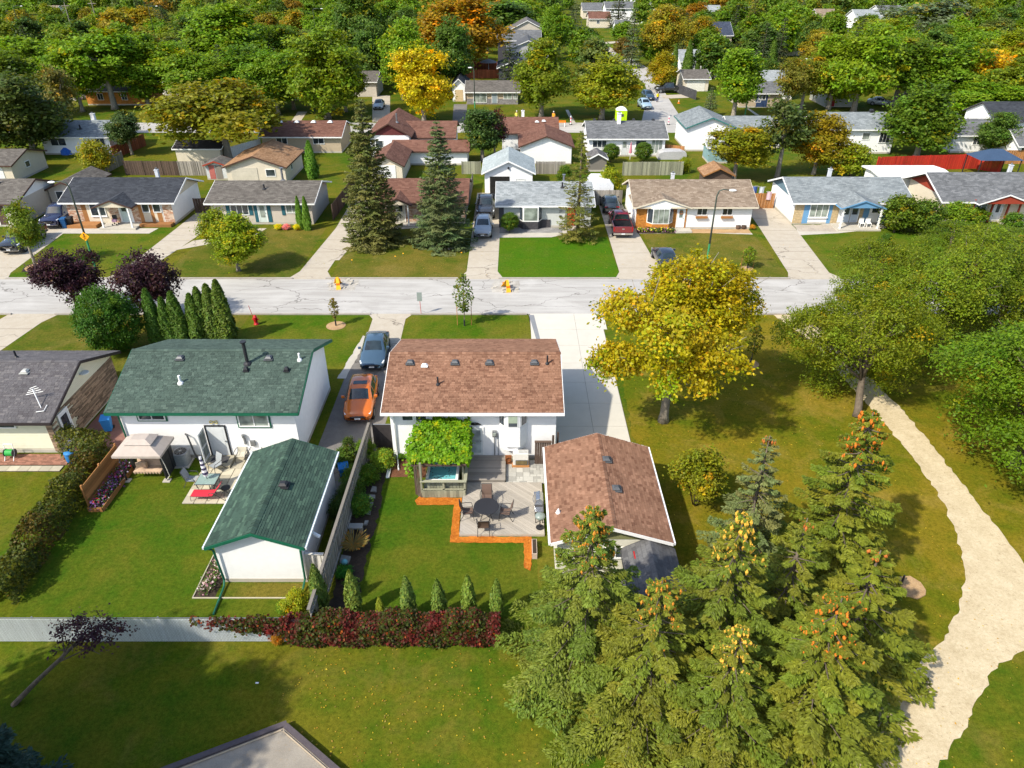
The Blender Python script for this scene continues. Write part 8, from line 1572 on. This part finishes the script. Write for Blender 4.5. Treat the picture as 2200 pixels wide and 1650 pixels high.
# ---------------------------------------------------------------- beyond the back street
def far_house(label, px0, px1, bpy_, eave, ridge, roof, wall, axis='x', depth=8.0, wins=2, fascia=None, Y=None, name='house', gd=False, gable=None):
    x0, y = G(px0, bpy_) if Y is None else (0, Y); x1, _ = G(px1, bpy_)
    h, r, q0, q1 = house(name, label, x0, x1, y, y + depth, eave, ridge, axis, roof=roof, wall=wall, fascia=fascia, gable=gable)
    for k in range(wins): a = x0 + (x1 - x0) * (k + .6) / (wins + .4); win(h, 'S', y, a - .55, a + .55, max(.9, eave - 1.6), eave - .45, mull=1)
    if gd: garage_door(h, 'S', y, x0 + .5, x0 + (x1 - x0) * .9 - .2, 2.1, gd)
    return h, r, q0, q1
h, r, q0, q1 = far_house('beige bungalow with stone base on the back street', 1003, 1113, 224, 2.2, 3.6, RF_TAUPE, TAN, wins=0); y = G(0, 224)[1]; panel(h, -8.4, 1.1, y, 0, 1.0, STONE_GR, d=.08)
for x0, x1, z0 in ((-7.2, -4.7, .3), (-1.6, 0.0, .9), (.2, 1.0, .9)): win(h, 'S', y - .08, x0, x1, z0, 2.0, mull=1, pane=GLASS_PALE)
door(h, 'S', y - .08, -3.7, -2.8, .2, 2.1, color=(.25, .3, .33))
far_house('white garage with tan door attached to the beige bungalow', 973, 1000, 218, 2.6, 4.1, RF_SLATE_Y, WHITE, 'y', 9, 0, gd=(.55, .42, .25), name='garage')
h, r, q0, q1 = far_house('orange brick house under the big green trees', 190, 313, 226, 2.5, 3.9, RF_TAUPE, BRICK_OR, wins=2); far_house('white gabled house behind the left trees', 118, 170, 216, 3.2, 4.6, RF_TAUPE_Y, WHITE, 'y', 10, 0)
h, r, q0, q1 = far_house('cream house with navy door and pale grey roof', 1588, 1676, 231, 2.5, 3.9, RF_GREY, TAN, wins=1); y = G(0, 231)[1]; panel(h, 44.6, 46.6, y, .1, 2.5, M('navy_panel', (.03, .055, .12), .7)); win(h, 'S', y - .04, 45.0, 46.2, 1.3, 2.3, mull=1); far_house('white house with pale shingle gable by the lush tree', 1640, 1700, 215, 3.2, 4.8, RF_PALE, WHITE, 'x', 8, 1)
h, r, q0, q1 = far_house('grey stucco house with a red door under the dark tree', 1772, 1838, 230, 2.6, 4.0, RF_PALE, M('sage_stucco', (.35, .36, .32), .9), wins=0); y = G(0, 230)[1]; x, _ = G(1781, 230); door(h, 'S', y, x, x + .9, .1, 2.2, color=(.35, .02, .03))
far_house('cream garage with brown roof beside the charcoal fence', 1468, 1520, 196, 2.4, 3.6, RF_TAUPE, CREAM, wins=0, gd=(.7, .68, .6), name='garage')
far_house('tall cream block house with navy roof', 1495, 1566, 124, 5.4, 8.2, far_roof('navy', (.035, .045, .07), (.05, .062, .095), (.08, .095, .13)), TAN, 'x', 10, 0); far_house('white house with pale roof behind the cedars', 1460, 1530, 158, 2.6, 4.6, RF_PALE, WHITE, 'x', 10, 1)
MOD = M('charcoal_siding', (.05, .052, .062), .8, .08, 3)
h, r, q0, q1 = far_house('dark modern house with light grey roof', 1070, 1160, 140, 5.6, 7.4, RF_GREY, MOD, 'x', 12, 1); far_house('dark house with stepped white-trimmed gables', 1092, 1178, 152, 4.6, 6.6, yroof('modgrey', ((.07, .075, .085), (.10, .105, .115), (.15, .155, .16))), M('pale_panel', (.42, .42, .43), .8), 'y', 14, 2); far_house('low dark garage below the modern houses', 1072, 1130, 176, 2.8, 4.2, RF_SLATE_Y, MOD, 'y', 10, 0, name='garage'); far_house('grey gabled house behind the modern ones', 1095, 1170, 112, 5.5, 8, yroof('farbrown', ((.1, .09, .085), (.14, .13, .125), (.18, .17, .165))), BEIGE, 'y', 12, 1)
um2 = thing('patio_umbrella', 'grey open patio umbrella on the red-brown deck', 'umbrella', (*G(1050, 160), 0)); x, y = G(1050, 160); MB().cyl(x, y, 0, 2.9, .05, 8).build('pole', TRIM, um2); MB().lathe(x, y, [(2.0, 2.6), (1.3, 2.95), (.1, 3.3)], 10).build('canopy', M('grey_canvas', (.25, .27, .29), .9), um2)
x, y = G(1045, 152); dk2 = thing('raised_deck', 'raised red-brown deck with railings behind the beige bungalow', 'deck', (x, y, 0)); MB().box(x - 4, x + 4, y + 2, y + 8, .8, 1.0).build('floor', REDWOOD, dk2)
for k in range(16): MB().box(x - 4 + k * .5, x - 3.6 + k * .5, y + 1.9, y + 1.96, 0, 1.9).build('board', REDWOOD, dk2)
for lab, a in (('white two-storey house with grey roof far up the street', (1300, 1380, 52, 5.4, 7.4, RF_GREY, WHITE, 'x', 10, 3)), ('white apartment block at the far street end', (1290, 1410, 22, 8.5, 9.2, RF_GREY, WHITE, 'x', 10, 5)), ('low grey-roofed house left of the far street', (1252, 1312, 40, 3.0, 5.5, RF_GREY, CREAM, 'x', 12, 1)), ('rust-roofed house left of the far street', (1265, 1310, 60, 3.0, 5.0, RF_RUST, CREAM, 'x', 10, 1)), ('small white house with red awning near the side street', (1322, 1352, 80, 3.0, 4.8, RF_GREY, WHITE, 'x', 8, 1)), ('white house with brown roof above the left canopy', (712, 770, 85, 4.2, 6.2, RF_RUST, CREAM, 'x', 9, 1)), ('dark red roof house between the green trees', (590, 620, 130, 4.0, 6.0, RF_RUST, WHITE, 'x', 8, 0)), ('white house with grey roof behind the dark spruces', (255, 292, 85, 4.5, 6.5, RF_GREY, WHITE, 'x', 8, 1)), ('beige roof glimpsed above the left canopy', (100, 125, 55, 4.5, 6.5, RF_TAN, WHITE, 'x', 8, 0)), ('pale blue house above the right canopy', (1490, 1545, 50, 4.0, 6.0, RF_PALE, M('pale_blue_siding', (.4, .5, .6), .8), 'x', 8, 1)), ('cream house with gable among the far right trees', (1530, 1580, 58, 3.2, 5.2, RF_TAN_Y, CREAM, 'y', 9, 1)), ('white house glimpsed behind the brown spruce', (1580, 1640, 55, 4, 6, RF_PALE, WHITE, 'x', 9, 1)), ('orange-roofed house in the right canopy', (1752, 1790, 75, 5.0, 7.5, RF_TAN, TAN, 'x', 9, 0)), ('white domed-roof house in the right canopy', (1835, 1885, 72, 4.5, 7.0, RF_PALE, WHITE, 'x', 10, 0)), ('grey roof house at the top right', (1885, 1935, 55, 4.5, 6.5, RF_GREY, WHITE, 'x', 10, 0)), ('brown-roofed house behind the cedars', (1680, 1755, 120, 3.5, 5.2, RF_RUST, CREAM, 'x', 9, 1)), ('white house under the yellow-green canopy', (1740, 1800, 175, 2.6, 4.2, RF_PALE, WHITE, 'x', 8, 1)), ('white house behind the right tree row', (2085, 2140, 262, 2.6, 4.0, RF_GREY, WHITE, 'x', 8, 1)), ('grey roofed house deep in the left canopy', (330, 400, 205, 2.6, 4.0, RF_GREY, WHITE, 'x', 8, 1)), ('white walled house behind the central green trees', (600, 680, 215, 2.6, 4.0, RF_TAUPE, WHITE, 'x', 8, 2)), ('grey walled house behind the yellow tree', (760, 810, 208, 2.8, 4.2, RF_TAUPE, BEIGE, 'x', 8, 1))): far_house(lab, *a[:3], a[3], a[4], a[5], a[6], a[7], a[8], a[9])
# the wood of garden trees up to the horizon
q = np.random.RandomState(77); spots = []
def blocked(x, y):
    for o in HB:
        if o[0] - 2.5 < x < o[1] + 2.5 and o[2] - 5 < y < o[3] + 2: return True
    px = 1100 + FOCAL * x / (y * math.cos(PITCH) + CAM_H * math.sin(PITCH)); py = 825 + FOCAL * (-y * math.sin(PITCH) + CAM_H * math.cos(PITCH)) / (y * math.cos(PITCH) + CAM_H * math.sin(PITCH))
    cx = np.interp(py, [50, 62, 80, 112, 140, 178, 200, 264], [1236, 1244, 1263, 1312, 1360, 1402, 1412, 1424])
    return abs(px - cx) < 18 + (py - 40) * .16 and py > 40
HB = []
for o in [o for o in bpy.data.objects if o.parent is None and o.get('category') in ('house', 'garage') and o.location.y > 130]:
    HB.append((o.location.x - 7, o.location.x + 7, o.location.y - 6, o.location.y + 6))
row = 0; Y = 150.0; col_b = [GN, GN, (.08, .14, .006), GD, (.115, .155, .008), GO, (.09, .155, .008), GY_, OR, (.075, .105, .02)]; nb = ns_ = 0; CN = ['bright green', 'bright green', 'mid green', 'dark green', 'light green', 'golden olive', 'mid green', 'lime green', 'orange', 'grey-green']
near_l, far_l = [], []
while Y < 430:
    half = .74 * Y + 12; x = -half + q.uniform(0, 8)
    while x < half:
        xx, yy = x + q.uniform(-2.5, 2.5), Y + q.uniform(-7, 7)
        if not blocked(xx, yy) and q.rand() < .88: (near_l if yy < 300 else far_l).append((xx, yy))
        x += q.uniform(7.8, 11.0)
    Y += 14 + (Y - 150) * .07
for (xx, yy) in near_l:
    if q.rand() < .13: plant('spruce_far', 'spruce_tree', 'small dark spruce standing in the distant tree canopy', 'tree', (xx, yy, 0), (.9, .9, q.uniform(.7, 1.05)), (.038, .055, .018) if q.rand() < .6 else GB, group='spruces in the distant canopy'); ns_ += 1
    else:
        ci = q.choice(10, p=[.16, .12, .15, .15, .12, .07, .1, .06, .02, .05]); c_ = col_b[ci]; k = q.uniform(.85, 1.25); plant('far%d' % q.randint(3), 'broadleaf_tree', 'rounded %s broadleaf tree in the distant tree canopy' % CN[ci], 'tree', (xx, yy, 0), (q.uniform(1.05, 1.4), q.uniform(1.05, 1.4), q.uniform(.75, 1.1)), tuple(v * k for v in c_), group='%s broadleaf trees in the distant canopy' % CN[ci]); nb += 1
# farther still the crowns merge: one mass of woodland
cs, ns2, ss, ts = [], [], [], []
for (xx, yy) in far_l:
    nr = np.random.RandomState(int(abs(xx * 7 + yy * 13)) % 99991); c, nn_, s, t, lw = gen_crown((5 * nr.uniform(.9, 1.3), 5 * nr.uniform(.9, 1.3), 4.2), 5.6 + nr.uniform(-.6, 1), 7, 60, 16, .9, .55, low=-.9); c = c + np.array([xx, yy, 0]); cc_ = np.array(col_b[nr.choice(10, p=[.16, .12, .15, .15, .12, .07, .1, .06, .02, .05])]) * nr.uniform(.8, 1.2)
    cs.append(c); ns2.append(nn_); ss.append(s); ts.append(t * cc_)
o = bpy.data.objects.new('distant_woodland', leaf_mesh('distant_woodland', np.concatenate(cs), np.concatenate(ns2), np.concatenate(ss), np.concatenate(ts))); C.objects.link(o); o['kind'] = 'stuff'; o['label'] = 'merged tree canopy on the far side of the neighbourhood'; o['category'] = 'woodland'
print('distant trees', nb, ns_, len(far_l))
